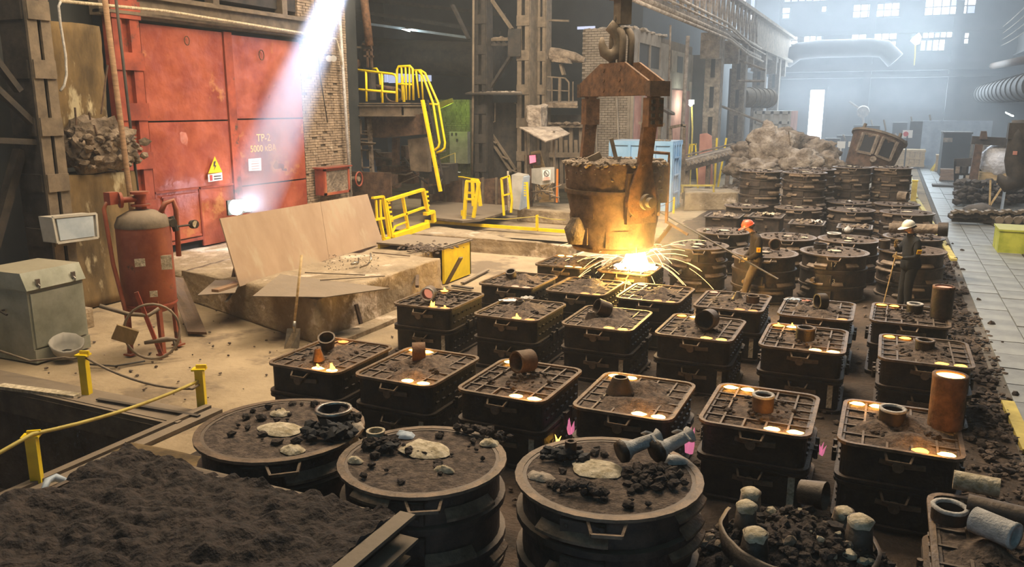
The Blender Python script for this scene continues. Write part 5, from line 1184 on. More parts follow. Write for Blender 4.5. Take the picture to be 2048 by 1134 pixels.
o = MB().tube([PX(676, -20, -16.3), PX(702, 400, -16.3)], .05, 8).build('corner_pipe', 'ash_white', smooth=True); tag(o, 'white pipe running down the corner of the brick pier', 'pipe')
t = thing('floodlight', 'twin floodlight on the brick pier', 'lamp', tuple(PX(663, 117, -16.2)))
for dx in (0, 9): MB().tube([PX(658 + dx, 117, -16.35), PX(658 + dx, 117, -16.1)], .1, 12).build('lamp_head', 'grey_paint', t, world=True, smooth=True, auto=40)
MB().bar(PX(650, 110, -16.35), PX(670, 112, -16.35), .04).build('bracket', 'steel_dark', t, world=True)
# red fire-hose box with glass
t = thing('hose_cabinet', 'red wall cabinet with dusty glass door on the brick pier', 'cabinet', tuple(PX(670, 388, -16.2)))
YA = PX(648, 360, -16.1).y; YB = PX(698, 360, -16.1).y; ZA = PX(672, 388, -16.1).z; ZB = PX(672, 335, -16.1).z
MB().b2((-16.45, YA, ZA), (-16.12, YB, ZB)).build('case', 'red_dirty', t, world=True)
fr = MB(); fr.b2((-16.12, YA, ZA), (-16.06, YA + .08, ZB)); fr.b2((-16.12, YB - .08, ZA), (-16.06, YB, ZB)); fr.b2((-16.12, YA, ZA), (-16.06, YB, ZA + .08)); fr.b2((-16.12, YA, ZB - .08), (-16.06, YB, ZB)); fr.build('door_frame', 'red_door', t, world=True)
MB().b2((-16.11, YA + .08, ZA + .08), (-16.09, YB - .08, ZB - .08)).build('glass', 'slag', t, world=True)
MB().b2((-16.45, YA - .1, ZB), (-15.98, YB + .05, ZB + .04)).build('roof_plate', 'red_dirty', t, world=True)
# signs on the door
def quadsign(name, label, cat, pts, X, m_, extra=None):
    P_ = [PX(x, y, X) for x, y in pts]; c = sum(P_, Vector()) / len(P_); t = thing(name, label, cat, tuple(c)); MB().slab(P_, .012).build('plate', m_, t, world=True); return t, c
WS = WX + .13
t, c = quadsign('warning_sign', 'yellow triangle high-voltage sign on the red door', 'sign', [(416, 347), (444, 344), (429, 313)], WS, 'sign_yellow')
MB().slab([PX(*p, WS + .02) for p in ((428, 323), (432, 322), (430, 330), (433, 331), (428, 341), (430, 333), (427, 333))], .006).build('lightning_mark', 'ink', t, world=True)
t, c = quadsign('notice_sign', 'small white notice with red mark below the yellow triangle', 'sign', [(416, 349), (444, 345), (445, 360), (417, 364)], WS, 'white_paper')
MB().b2((WS + .012, c.y - .2, c.z - .08), (WS + .02, c.y - .12, c.z + .07)).build('red_mark', 'red_ink', t, world=True)
for k in (0, 1): MB().b2((WS + .012, c.y - .06, c.z - .06 + k * .07), (WS + .018, c.y + .2, c.z - .03 + k * .07)).build('text_line', 'ink', t, world=True)
t, c = quadsign('paper_notice', 'square white paper notice on the right leaf of the red door', 'sign', [(497, 318), (522, 316), (523, 341), (498, 342)], WS, 'white_paper')
for k in range(4): MB().b2((WS + .012, c.y - .15, c.z - .12 + k * .07), (WS + .016, c.y + .15, c.z - .105 + k * .07)).build('text_line', 'pink_panel', t, world=True)
# added glowing discs on a made-up stand, in place of the white glare
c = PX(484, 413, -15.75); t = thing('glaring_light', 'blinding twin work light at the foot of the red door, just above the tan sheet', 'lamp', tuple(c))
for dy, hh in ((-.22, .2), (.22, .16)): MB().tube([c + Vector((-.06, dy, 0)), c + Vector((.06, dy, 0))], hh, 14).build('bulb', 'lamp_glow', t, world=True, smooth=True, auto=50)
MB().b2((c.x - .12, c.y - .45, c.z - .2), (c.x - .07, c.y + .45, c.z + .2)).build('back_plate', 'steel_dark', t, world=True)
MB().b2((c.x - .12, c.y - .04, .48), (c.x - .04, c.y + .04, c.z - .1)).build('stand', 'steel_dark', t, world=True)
lamp('work_light_glow', 'POINT', tuple(c + Vector((.3, 0, .1))), 70, (.85, .8, 1.0), shadow_soft_size=.2)  # added lamp, spreads the glare over the door foot
# lamp hood on the tall column
t = thing('lamp_hood', 'dusty rectangular lamp hood fixed to the tall steel column', 'lamp', tuple(PX(150, 470, -13.3)))
P_ = [PX(103, 435, -13.35), PX(190, 427, -13.35), PX(194, 475, -13.35), PX(113, 486, -13.35)]
MB().slab(P_, .35).build('housing', 'grey_paint', t, world=True); c = sum(P_, Vector()) / 4
MB().slab([c + (p - c) * .84 + Vector((.03, 0, 0)) for p in P_], .02).build('diffuser', 'blue_grey', t, world=True)
mb = MB()
for i in range(4): mb.bar(P_[i] + Vector((.02, 0, 0)), P_[(i + 1) % 4] + Vector((.02, 0, 0)), .04)
mb.build('frame', 'grey_paint', t, world=True)
# electrical cabinet
t = thing('electric_cabinet', 'pale green steel cabinet with two latches, standing beside the tall column', 'cabinet', (-12.9, 8.75, 0), 0.04)
MB().b2((-.55, -.52, .0), (.5, .52, .22)).build('plinth_box', 'green_grey', t); MB().b2((-.55, -.52, .22), (.47, .52, 1.22)).build('body', 'green_grey', t)
MB().b2((.47, -.48, .25), (.5, .48, 1.15)).build('door', 'green_grey', t)
MB().add([(-.6, -.55, 1.22), (.52, -.55, 1.22), (.52, .55, 1.22), (-.6, .55, 1.22), (-.6, -.55, 1.5), (.4, -.55, 1.5), (.4, .55, 1.5), (-.6, .55, 1.5)], [(0, 3, 2, 1), (4, 5, 6, 7), (0, 1, 5, 4), (1, 2, 6, 5), (2, 3, 7, 6), (3, 0, 4, 7)]).build('lid', 'green_grey', t)
for y in (-.33, .33): MB().box((.5, y, 1.33), (.03, .07, .1)).tube([(.5, y, 1.3), (.54, y, 1.27), (.53, y, 1.23)], .015, 6).build('latch', 'steel_bare', t)
MB().tube([(-.1, -.53, .85), (-.1, -.6, .85), (.05, -.6, .8)], .02, 6).build('side_handle', 'steel_dark', t)
t = thing('dented_pan', 'dented metal pan tipped over beside the green cabinet', 'pan', tuple(PZ(135, 715, 0.0)), .6)
MB().lathe([(.001, .0), (.12, .01), (.22, .1), (.27, .26), (.25, .27), (.2, .12), (.1, .04)], 18, jit=.12, mm=Euler((.35, .2, 0)).to_matrix(), c=(0, 0, .05)).build('bowl', 'grey_paint', t, smooth=True)
t = thing('dark_plank', 'dark scorched plank leaning between the tank and the plinth', 'plank', tuple(PZ(390, 665, 0)))
P_ = [PZ(376, 668, 0.01), PZ(414, 669, 0.01), PX(368, 560, -13.2), PX(333, 556, -13.2)]; MB().slab(P_, .05).build('board', 'rust_dark', t, world=True)

# red air tank
t = thing('air_tank', 'red pressure tank on three legs with valves and gauge', 'tank', (-11.25, 9.62, 0), 0)
TR_ = .43
MB().lathe([(.001, .66), (.2, .68), (.36, .74), (TR_, .84), (TR_, 2.18)], 32).build('body', 'red_tank', t, smooth=True)
MB().lathe([(TR_ + .005, 2.16), (TR_ + .005, 2.2), (.38, 2.33), (.22, 2.42), (.08, 2.45), (.001, 2.45)], 32).build('dome', 'steel_dusty', t, smooth=True)
MB().lathe([(TR_ + .008, .84), (TR_ + .012, .86), (TR_ + .008, .88)], 32).build('weld_band', 'red_dirty', t, smooth=True)
for a in (-1.9, -.4, 1.2):
    c_, s_ = math.cos(a) * TR_ * .95, math.sin(a) * TR_ * .95; MB().bar((c_, s_, .02), (c_ * .95, s_ * .95, .95), .07, .07).box((c_, s_, .02), (.16, .16, .03)).build('leg', 'red_tank', t)
MB().tube([(0, 0, 2.43), (0, 0, 2.72)], .09, 12).tube([(0, 0, 2.5), (0, 0, 2.53)], .16, 12).tube([(0, 0, 2.7), (0, 0, 2.74)], .15, 12).build('top_flange', 'red_dirty', t, smooth=True, auto=40)
MB().tube([(0, 0, 2.62), (-.1, -.26, 2.62)], .05, 10).tube([(-.11, -.27, 2.62), (-.13, -.31, 2.62)], .13, 12).box((-.17, -.42, 2.66), (.14, .16, .2)).build('inlet_valve', 'red_dirty', t, smooth=True, auto=40)
MB().tube([(-.13, -.3, 2.6), (-.2, -.5, 2.58), (-.2, -.55, 2.5), (-.16, -.52, 1.6), (-.05, -.5, 1.0), (.05, -.52, .62)], .035, 8).build('riser_pipe', 'red_tank', t, smooth=True)
MB().tube([(.2, .2, 2.36), (.22, .3, 2.52), (.28, .42, 2.56), (.3, .45, 2.4), (.28, .44, 1.6)], .045, 8).build('outlet_pipe', 'red_tank', t, smooth=True)
MB().tube([(.3, .33, 2.3), (.36, .36, 2.05)], .05, 8).tube([(.3, .3, 2.2), (.4, .28, 2.2)], .07, 10).build('stop_valve', 'steel_dark', t, smooth=True, auto=40)
MB().tube([(.33, .4, 2.12), (.4, .68, 2.12)], .018, 6).build('gauge_stem', 'steel_dark', t)
g_ = MB().tube([(.36, .72, 2.12), (.45, .70, 2.13)], .075, 16).build('gauge', 'steel_dark', t, smooth=True, auto=40); MB().tube([(.45, .70, 2.13), (.455, .70, 2.13)], .06, 16).build('dial', 'ash', g_)
dcam = Vector((.76, -.64, 0)).normalized(); dl = Vector((-dcam.y, dcam.x, 0)); MT = Matrix((dl, dcam, ZU)).transposed()
MB().box(dcam * .435 + dl * -.1 + ZU * 1.62, (.16, .01, .13), MT).build('pale_patch', 'ash', t)
MB().box(dcam * .44 + dl * .06 + ZU * 1.08, (.12, .01, .1), MT).build('pale_patch', 'ash', t)
MB().box(dcam * .36 + dl * .29 + ZU * 1.58, (.19, .02, .24), MT).build('tag_plate', 'ash', t)
cc = dcam * .72 + dl * -.02 + ZU * .52
MB().tube([cc + dl * .42 * math.cos(a) + ZU * .47 * math.sin(a) + dcam * .06 * math.sin(a * 1.3) for a in [2 * PI * k / 26 for k in range(26)]], .022, 6, closed=True).build('hose_loop', 'hose', t, smooth=True)
MB().box(dcam * .75 + dl * -.42 + ZU * .52, (.34, .1, .24), MT @ Euler((0, .45, 0)).to_matrix()).build('brass_box', 'plaster_old', t)
MB().tube([dcam * .6 + dl * -.75 + ZU * 1.0, dcam * .6 + dl * -.35 + ZU * .82, dcam * .5 + dl * -.05 + ZU * .74, dcam * .5 + dl * .12 + ZU * .84], .035, 8).build('branch_pipe', 'steel_dusty', t, smooth=True)
MB().bar(dcam * .5 + dl * -.2 + ZU * 1.15, dcam * .55 + dl * .1 + ZU * .0, .06).build('strut', 'red_dirty', t)
MB().tube([dcam * .5 + dl * -.15 + ZU * .28, dcam * .6 + dl * .2 + ZU * .33, dcam * .6 + dl * .35 + ZU * .3], [.03, .05, .02], 8).tube([dcam * .6 + dl * .3 + ZU * .3, dcam * .6 + dl * .32 + ZU * .12], .03, 6).build('drain_tap', 'steel_dusty', t, smooth=True)
# shovel
b = PZ(583, 698, .02); top = Vector((-9.05, 10.95, 1.62))
t = thing('shovel', 'long-handled shovel leaning on the plinth corner', 'shovel', tuple(b))
neck = b.lerp(top, .22); MB().tube([neck, top], .022, 8).build('shaft', 'wood', t, world=True, smooth=True)
sx = rv * .13; mb = MB().add([b - sx, b - sx * .2 - fv * .0 + fv * .04, b + sx * 1.0, neck + sx * .9, neck, neck - sx * .9, b - sx + fv * -.01], [(0, 1, 4, 5), (1, 2, 3, 4)]); mb.build('blade', 'steel_bare', t, world=True)
MB().tube([neck - ZU * .08, neck + (top - neck) * .1], .03, 8).build('socket', 'steel_bare', t, world=True, smooth=True)
# litter on the swept floor
mb = MB(); q = random.Random(21)
for i in range(90): p = Vector((q.uniform(-13, -7.8), q.uniform(8, 12.5), 0)); mb.rock((p.x, p.y, .0), q.uniform(.01, .035), 0, i, .6)
o = mb.build('grit', 'sand'); tag(o, 'dark grit scattered on the dusty floor by the plinth', 'grit', kind='stuff')
mb = MB(); q = random.Random(22)
for i in range(900):
    x = q.uniform(-7.5, 1.9); y = q.uniform(7, 18.5) if i % 3 else q.uniform(7, 12)
    if x < 1.1 and i % 2: x = q.uniform(1.0, 1.95)
    mb.rock((x, y, .02), q.uniform(.015, .06), 0, i, .6)
o = mb.build('clods', 'sand'); tag(o, 'black clods of burnt sand scattered between the flasks', 'clods', kind='stuff')
# ================================================================== MIDDLE BACKGROUND
def steelcol(name, X0, Y, w_, d_, z0=0, z1=14, m_='steel_dusty', pitch=1.15, slot=.3):
    """box column of two channels seen from the front, joined by batten plates"""
    c = bpy.data.objects.new(name, None); COL.objects.link(c); struct(c); c.location = (X0, Y, z0)
    a = w_ * (1 - slot) / 2
    for s in (-1, 1):
        x0, x1 = sorted((X0 + s * w_ / 2, X0 + s * (w_ / 2 - a))); MB().b2((x0, Y, z0), (x1, Y + .06, z1)).b2((X0 + s * w_ / 2 - .03, Y + .05, z0), (X0 + s * w_ / 2 + .03, Y + d_, z1)).build('channel', m_, c, world=True)
    MB().b2((X0 - w_ / 2, Y + d_ * .5, z0), (X0 + w_ / 2, Y + d_ * .5 + .04, z1)).build('web', 'steel_dark', c, world=True)
    z = z0 + .4
    while z < z1: MB().b2((X0 - w_ / 2 - .02, Y - .03, z), (X0 + w_ / 2 + .02, Y, z + pitch * .3)).build('batten_plate', m_, c, world=True); z += pitch
    return c
def xz(px, py, Y): p = PY(px, py, Y); return p
# back walls of the left bay
struct(MB().b2((-31, 47, -.1), (-13.5, 47.3, 14)).b2((-13.8, 47.3, -.1), (-13.5, 77.9, 14)).build('wall_bay', 'dark_wall'))
wn = bpy.data.objects.new('window_20', None); COL.objects.link(wn); struct(wn); wn.location = tuple(PY(755, 165, 46.9))
for a, b, t, u in ((752, 775, 135, 165), (778, 800, 136, 166), (803, 826, 138, 165), (838, 862, 143, 163), (829, 845, 147, 150)):
    A = PY(a, u, 46.9); B = PY(b, t, 46.9); MB().b2((A.x, 46.85, A.z), (B.x, 46.95, B.z)).build('pane', 'window_dim', wn, world=True)
o = PY(848, 122, 46.9); MB().b2((o.x - .12, 46.85, o.z - .2), (o.x + .1, 46.95, o.z + .25)).build('pane', 'window_glow', wn, world=True)
wn = bpy.data.objects.new('window_21', None); COL.objects.link(wn); struct(wn); A = PY(1155, 59, 46.9); B = PY(1190, 52, 46.9); wn.location = A; MB().b2((A.x, 46.85, A.z), (B.x, 46.95, B.z)).build('pane', 'window_dim', wn, world=True)
o = MB().tube([PY(738, 110, 41), PY(1000, 122, 41)], .95, 16).build('large_duct', 'steel_dark', smooth=True); tag(o, 'huge dark duct crossing the left bay behind the yellow railing', 'duct')
o = MB().bar(PY(738, 48, 38), PY(935, 75, 38), .3, .12).build('crane_rail', 'blue_grey'); tag(o, 'pale blue-grey rail under the roof of the left bay', 'rail')
t = thing('ceiling_lamp', 'small glaring lamp under the pale rail of the left bay', 'lamp', tuple(PY(812, 60, 37.5))); c = PY(812, 60, 37.5)
MB().box(c, (.45, .1, .06), (0, .3, 0)).build('tube', 'lamp_glow', t, world=True); MB().box(c + ZU * .08, (.5, .14, .05)).build('housing', 'steel_dark', t, world=True)
lamp('bay_lamp', 'POINT', tuple(c - ZU * .3), 60, (.85, 1, .95))
for k, (a, b) in enumerate((((700, 20), (1000, 66)), ((700, 34), (960, 82)), ((740, 0), (1010, 30)))):
    o = MB().bar(PY(*a, 40 + k), PY(*b, 40 + k), .25, .2).build('roof_beam', 'steel_dark'); struct(o)
# brown pipe with steam, cylinders beside the pier
o = MB().tube([PY(726, -20, 25.5), PY(739, 92, 25.5)], .15, 14).build('flue_pipe', 'rust', smooth=True); tag(o, 'brown flue pipe rising behind the yellow railing', 'pipe')
t = thing('pump_unit', 'rusty cylinders and brackets beside the flue pipe', 'machine', tuple(PY(705, 150, 25.6)))
MB().tube([PY(684, 126, 25.6), PY(716, 127, 25.6)], .15, 14).build('cylinder', 'rust_dark', t, world=True, smooth=True, auto=40)
MB().tube([PY(684, 106, 25.9), PY(706, 106, 25.9)], .12, 14).build('cylinder', 'rust_dark', t, world=True, smooth=True, auto=40); MB().bar(PY(684, 90, 25.6), PY(722, 95, 25.6), .06).build('strap', 'steel_dusty', t, world=True)
for a, b in (((735, 92), (736, 135)), ((742, 92), (744, 135)), ((728, 100), (745, 100)), ((728, 112), (747, 113)), ((726, 88), (744, 90))): MB().bar(PY(*a, 25.5), PY(*b, 25.5), .07).build('bracket', 'rust_dark', t, world=True)
MB().tube([PY(742, 140, 25.8), PY(745, 200, 25.8)], .16, 12).build('spring_post', 'steel_dark', t, world=True)
MB().tube([PY(760 + 16 * math.cos(a) + 28, 190 + 14 * math.sin(a), 26) for a in [2 * PI * k / 16 for k in range(16)]], .04, 6, closed=True).build('wheel', 'rust_dark', t, world=True, smooth=True)
MB().tube([PY(745, 172, 26), PY(790, 178, 26)], .08, 8).build('shaft', 'rust_dark', t, world=True, smooth=True)
# platform with yellow railing
YF = 24.2
t = thing('platform', 'steel platform with dusty edge beams next to the brick pier', 'platform', (-15.8, 24.5, 0))
A = PY(690, 236, YF); K = PY(806, 238, YF); AT = PY(690, 207, YF).z
E2 = PX(850, 214, K.x)
MB().add([(A.x, YF, AT - .02), (K.x, YF, AT - .02), (K.x + .05, E2.y, AT - .02), (A.x - 1.5, E2.y, AT - .02), (A.x, YF, AT + .02), (K.x, YF, AT + .02), (K.x + .05, E2.y, AT + .02), (A.x - 1.5, E2.y, AT + .02)], [(0, 3, 2, 1), (4, 5, 6, 7), (0, 1, 5, 4), (1, 2, 6, 5), (2, 3, 7, 6), (3, 0, 4, 7)]).build('deck', 'steel_dusty', t, world=True)
for z0, z1, ex in ((AT - .42, AT - .06, 0), (AT - .44, AT - .40, .08), (AT - .1, AT - .06, .08)):
    MB().b2((A.x, YF - ex, z0), (K.x + ex, YF + .05, z1)).build('edge_beam', 'steel_dusty', t, world=True); MB().b2((K.x - .05, YF, z0), (K.x + ex, E2.y, z1)).build('edge_beam', 'steel_dusty', t, world=True)
# frame post below
for zz, xa, xb in ((0, 712, 745),):
    for xp in (716, 738): MB().bar(PY(xp + 8, 372, YF + .4), PY(xp, 238, YF + .4), .12, .12).build('frame_post', 'slag', t, world=True)
    for yp in (232, 262, 268, 278, 300, 335, 368): MB().bar(PY(712, yp, YF + .38), PY(744, yp, YF + .38), .12 if yp in (262, 278) else .08, .05).build('frame_tie', 'slag', t, world=True)
MB().slab([PY(696, 240, YF + .1), PY(722, 240, YF + .1), PY(722, 268, YF + .1)], .04).build('gusset', 'steel_dusty', t, world=True)
MB().slab([PY(698, 283, YF), PY(752, 287, YF), PY(748, 290, YF + .3), PY(698, 292, YF + .2)], .03).build('bent_plate', 'steel_dusty', t, world=True)
rl2 = thing('yellow_railing', 'bright yellow handrail around the steel platform', 'railing', tuple((A + K) / 2))
def ytube(P_, r=.042, name='rail', par=rl2, m_='yellow'): return MB().tube(P_, r, 7).build(name, m_, par, world=True, smooth=True)
Yp = YF + .08
def pq(x, y, d=0): return PY(x, y, Yp + d)
ytube([pq(692, 137), pq(785, 148), pq(790, 150), pq(793, 156), pq(794, 204)], name='top_rail'); ytube([pq(692, 177), pq(793, 185)], name='mid_rail')
for x, y in ((700, 138), (732, 141), (764, 145)): ytube([pq(x, y), pq(x + 1, y + 62)], name='baluster')
MB().bar(pq(688, 128), pq(693, 204), .1, .1).build('end_post', 'yellow', rl2, world=True)
ytube([pq(793, 204, .2), pq(794, 140, .2), pq(797, 133, .2), pq(820, 132, .2), pq(825, 137, .2), pq(827, 200, .4)], name='cage_hoop')
for x in (803, 811, 819): ytube([pq(x, 133, .2), pq(x + (2 if x < 815 else 0), 200, .3)], .034, 'cage_bar')
ytube([pq(794, 168, .2), pq(826, 169, .3)], .034, 'cage_ring'); MB().bar(pq(805, 152, .6), pq(808, 204, .6), .1, .05).build('post', 'yellow', rl2, world=True)
ytube([pq(745, 138, 2), pq(753, 137, 2), pq(758, 145, 2), pq(763, 195, 2)], name='back_rail')
ytube([pq(828, 141, 1), pq(842, 141, 1), pq(850, 146, 1), pq(876, 205, 1), pq(890, 285, 1), pq(889, 296, 1), pq(883, 302, 1), pq(872, 306, 1)], name='stair_rail')
ytube([pq(838, 142, .6), pq(846, 152, .6), pq(866, 206, .6), pq(879, 285, .6), pq(877, 294, .6), pq(870, 300, .6)], name='stair_rail')
for a, b in (((832, 142), (838, 196)), ((842, 143), (846, 200)), ((859, 208), (877, 209))): ytube([pq(*a, .8), pq(*b, .8)], .034, 'baluster')
ls_ = thing('yellow_ladder', 'yellow ladder hanging from the platform down to the pit level', 'ladder', tuple(pq(865, 300)))
MB().bar(pq(845, 200, .5), pq(881, 383, .5), .17, .06).build('stringer', 'yellow', ls_, world=True); MB().bar(pq(855, 200, 1.1), pq(884, 350, 1.1), .1, .05).build('stringer', 'steel_dark', ls_, world=True)
for k in range(9): f = .06 + k * .11; MB().tube([pq(845 + 36 * f, 200 + 183 * f, .5), pq(853 + 33 * f, 198 + 170 * f, 1.1)], .014, 5).build('rung', 'steel_dark', ls_, world=True)
# machinery under the platform
t = thing('furnace_trough', 'brown curved trough beam below the platform with coiled rope', 'machine', (-14, 26, 2.7))
Yt = YF + 1.2
MB().slab([PY(745, 228, Yt), PY(745, 272, Yt), PY(780, 275, Yt), PY(858, 268, Yt), PY(860, 228, Yt), PY(800, 232, Yt)], .5).build('trough', 'rust_dark', t, world=True)
MB().slab([PY(790, 231, Yt - .05), PY(860, 227, Yt - .05), PY(845, 222, Yt + .8), PY(800, 226, Yt + .8)], .04).build('lid', 'steel_dusty', t, world=True)
mb = MB()
for k in range(5): mb.tube([PY(783 + 3 * k + 6 * math.cos(a), 245 + 15 * math.sin(a), Yt - .1 - .02 * k) for a in [2 * PI * i / 10 for i in range(10)]], .02, 4, closed=True)
mb.build('rope_coil', 'hose', t, world=True, kind='stuff')
MB().slab([PY(824, 278, Yt), PY(830, 340, Yt), PY(864, 343, Yt), PY(860, 274, Yt)], .3).build('side_box', 'steel_dusty', t, world=True)
MB().slab([PY(790, 275, Yt + .3), PY(790, 330, Yt + .3), PY(800, 330, Yt + .3), PY(800, 275, Yt + .3)], .2).build('upright', 'rust_dark', t, world=True)
t = thing('dark_machine', 'dark tangle of machinery in the shadows under the platform', 'machine', (-16, 28, 0))
q = random.Random(31)
for k in range(16):
    x = q.uniform(700, 900); y = q.uniform(300, 390); w_ = q.uniform(8, 45); h_ = q.uniform(10, 45); Y_ = q.uniform(26.5, 29)
    c = PY(x, y, Y_); MB().box(c, (w_ / 60, q.uniform(.3, .8), h_ / 60)).build('machine_block', q.choice(['steel_dark', 'rust_dark', 'steel_dark']), t, world=True)
for k in range(12):
    a = PY(q.uniform(700, 900), q.uniform(290, 395), 26.2); b = PY(q.uniform(700, 900), q.uniform(290, 395), 26.8); MB().tube([a, (a + b) / 2 - ZU * .15, b], q.uniform(.015, .05), 6).build('machine_pipe', q.choice(['steel_dark', 'steel_dusty', 'rust_dark']), t, world=True, smooth=True)
c = PY(728, 364, 23.5); o = MB().b2((c.x - 1.0, 23.5, 0), (c.x + 1.1, 23.56, c.z + .35)).build('dark_red_sheet', 'rust_dark'); tag(o, 'dark red steel sheet standing behind the tan sheet', 'sheet')
t = thing('hose_reel', 'red wheel of a hose reel next to the red wall cabinet', 'reel', tuple(PY(712, 358, 23.2)))
MB().tube([PY(718, 358, 23.2) + Vector((0, .2 * math.cos(a), .24 * math.sin(a))) for a in [2 * PI * i / 16 for i in range(16)]], .03, 6, closed=True).build('wheel', 'red_dirty', t, world=True, smooth=True)
MB().tube([PY(702, 358, 23.2), PY(718, 358, 23.2)], .09, 10).build('coiled_hose', 'hose', t, world=True)
# green-lit alcove
t = thing('brick_alcove', 'brick wall lit yellow-green behind the ladder', 'wall', tuple(PY(905, 330, 36)))
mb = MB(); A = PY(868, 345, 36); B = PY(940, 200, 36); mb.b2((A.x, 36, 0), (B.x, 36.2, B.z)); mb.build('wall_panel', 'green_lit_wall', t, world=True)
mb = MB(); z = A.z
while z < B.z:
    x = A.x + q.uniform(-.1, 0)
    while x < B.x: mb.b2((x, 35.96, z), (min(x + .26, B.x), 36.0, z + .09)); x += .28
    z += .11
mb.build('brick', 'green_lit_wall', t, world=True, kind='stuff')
MB().box(PY(920, 295, 35.6), (1.0, .3, 1.55)).build('control_box', 'green_grey', t, world=True)
for x, y in ((904, 268), (912, 268), (914, 280)): MB().box(PY(x, y, 35.42), (.09, .03, .12)).build('switch', 'ink', t, world=True)
t = thing('green_lamp', 'yellow-green lamp shade over the brick alcove', 'lamp', tuple(PY(895, 205, 35)))
MB().slab([PY(868, 208, 34.6), PY(880, 218, 34.6), PY(908, 205, 34.6), PY(905, 196, 34.6)], .05).build('shade', 'yellow_green', t, world=True)
lamp('alcove_lamp', 'POINT', tuple(PY(900, 222, 34.7)), 55, (.6, .95, .1), shadow_soft_size=.2)
# columns
steelcol('column_middle', PY(960, 200, 29.5).x, 29.5, .52, .6, 0, 14, 'steel_dark')
o = MB().tube([PY(947, -10, 29.2), PY(946, 190, 29.2), PY(944, 350, 29.2)], .05, 8).build('riser_pipe', 'steel_dusty', smooth=True); tag(o, 'thin dusty riser pipe on the middle column', 'pipe')
steelcol('column_main', PY(1046, 100, 30).x, 30, .5, .9, .3, 14, 'steel_dusty', 1.3)
steelcol('column_main', PY(1082, 100, 30.8).x, 30.8, .34, .6, .3, 14, 'steel_dusty', 1.3)
t = thing('column_bracing', 'riveted braces, gusset and dusty truss between the two big columns', 'bracing', tuple(PY(1000, 200, 30)))
def mbar(a, b, w_, m_='steel_dusty', Y=30, name='brace', par=None, th=None): return MB().bar(PY(*a, Y), PY(*b, Y), w_, th or .1).build(name, m_, par or t, world=True)
mbar((980, -5), (1024, 58), .2); mbar((1022, 112), (975, 185), .22, 'steel_dark'); mbar((905, 10), (938, 78), .2, 'steel_dark')
MB().slab([PY(1017, 58, 29.9), PY(1017, 113, 29.9), PY(1042, 113, 29.9), PY(1042, 58, 29.9)], .06).build('gusset', 'steel_dark', t, world=True)
mbar((952, 80), (1017, 79), .12); mbar((952, 90), (1017, 89), .1, 'steel_dark')
for k in range(6): mbar((955 + k * 10, 81), (960 + k * 10, 89), .04, 'steel_dark')
mb = MB(); q = random.Random(12)
for k in range(40): c = PY(955 + k * 1.55, 78, 30.1); mb.rock((c.x, c.y, c.z), .05 + .11 * abs(math.sin(k * .35)), 0, k, .5)
mb.build('dust_heap', 'slag', t, world=True, kind='stuff')
t = thing('canopy', 'long dust-laden canopy between the two big columns', 'canopy', tuple(PY(990, 190, 29.5)))
MB().slab([PY(930, 189, 29.0), PY(1045, 190, 29.0), PY(1042, 184, 30.2), PY(945, 184, 30.2)], .05).build('plate', 'steel_dark', t, world=True)
mb = MB()
for k in range(46): c = PY(950 + k * 2, 186, 29.6); mb.rock((c.x, c.y, c.z), .1 + .06 * noise.noise((k * .3, 0, 0)), 0, k, .6)
mb.build('dust_heap', 'slag_pale', t, world=True, kind='stuff')
t = thing('panel_wall', 'dark riveted steel partition with a slotted diagonal brace', 'partition', tuple(PY(990, 300, 30.4)))
MB().slab([PY(958, 205, 30.5), PY(958, 412, 30.5), PY(1035, 412, 30.5), PY(1035, 205, 30.5)], .1).build('panel', 'steel_dark', t, world=True)
for k in (0, 1): MB().bar(PY(958 + k * 7, 245 - k * 5, 30.3), PY(1024 + k * 8, 345 - k * 5, 30.3), .13, .08).build('channel', 'steel_dusty', t, world=True)
for f in (.05, .38, .7, .97): MB().bar(PY(958 + 70 * f - 1, 243 + 100 * f, 30.25), PY(968 + 70 * f, 237 + 100 * f + 12, 30.25), .2, .04).build('batten_plate', 'steel_dusty', t, world=True)
MB().tube([PY(982, 205, 30.1), PY(977, 235, 30.1), PY(982, 246, 30.1), PY(990, 243, 30.1), PY(990, 205, 30.1)], .03, 6).build('cable_loop', 'hose', t, world=True, smooth=True)
MB().tube([PY(1034, 245, 30.0), PY(1034, 208, 30.0), PY(1029, 206, 30.0)], .03, 6).build('bent_pipe', 'steel_dusty', t, world=True, smooth=True)
# low brown wall with panels along the bay
t = thing('panel_screen', 'long low rusty screen of steel panels behind the deck', 'screen', tuple(PY(940, 410, 28.6)))
xs_ = [845, 862, 890, 927, 966, 993, 1030]
for a, b in zip(xs_, xs_[1:]): MB().slab([PY(a + 1, 358, 28.6), PY(a + 1, 412, 28.6), PY(b - 1, 412, 28.6), PY(b - 1, 356, 28.6)], .05).build('panel', 'rust_dark', t, world=True)
for x in xs_: MB().bar(PY(x, 355, 28.5), PY(x, 412, 28.5), .08).build('post', 'steel_dusty', t, world=True)
MB().tube([PY(885, 352, 28.4), PY(925, 354, 28.4), PY(958, 360, 28.4)], .025, 6).build('top_rail', 'yellow', t, world=True)
MB().tube([PY(880, 318, 28.4), PY(910, 306, 28.4), PY(911, 340, 28.4)], .02, 6).build('thin_rail', 'yellow_dirty', t, world=True)
scr = meshof(heightgrid(-.5, .5, -.3, .3, 14, 10, lambda x, y: .25 * abs(noise.noise((x * 6, y * 6, 3)))), 'film', 'plastic_film'); o = bpy.data.objects.new('plastic_sheet', scr); COL.objects.link(o); o.location = PY(893, 346, 28.6); tag(o, 'crumpled clear plastic sheet behind the yellow ladder', 'sheet')
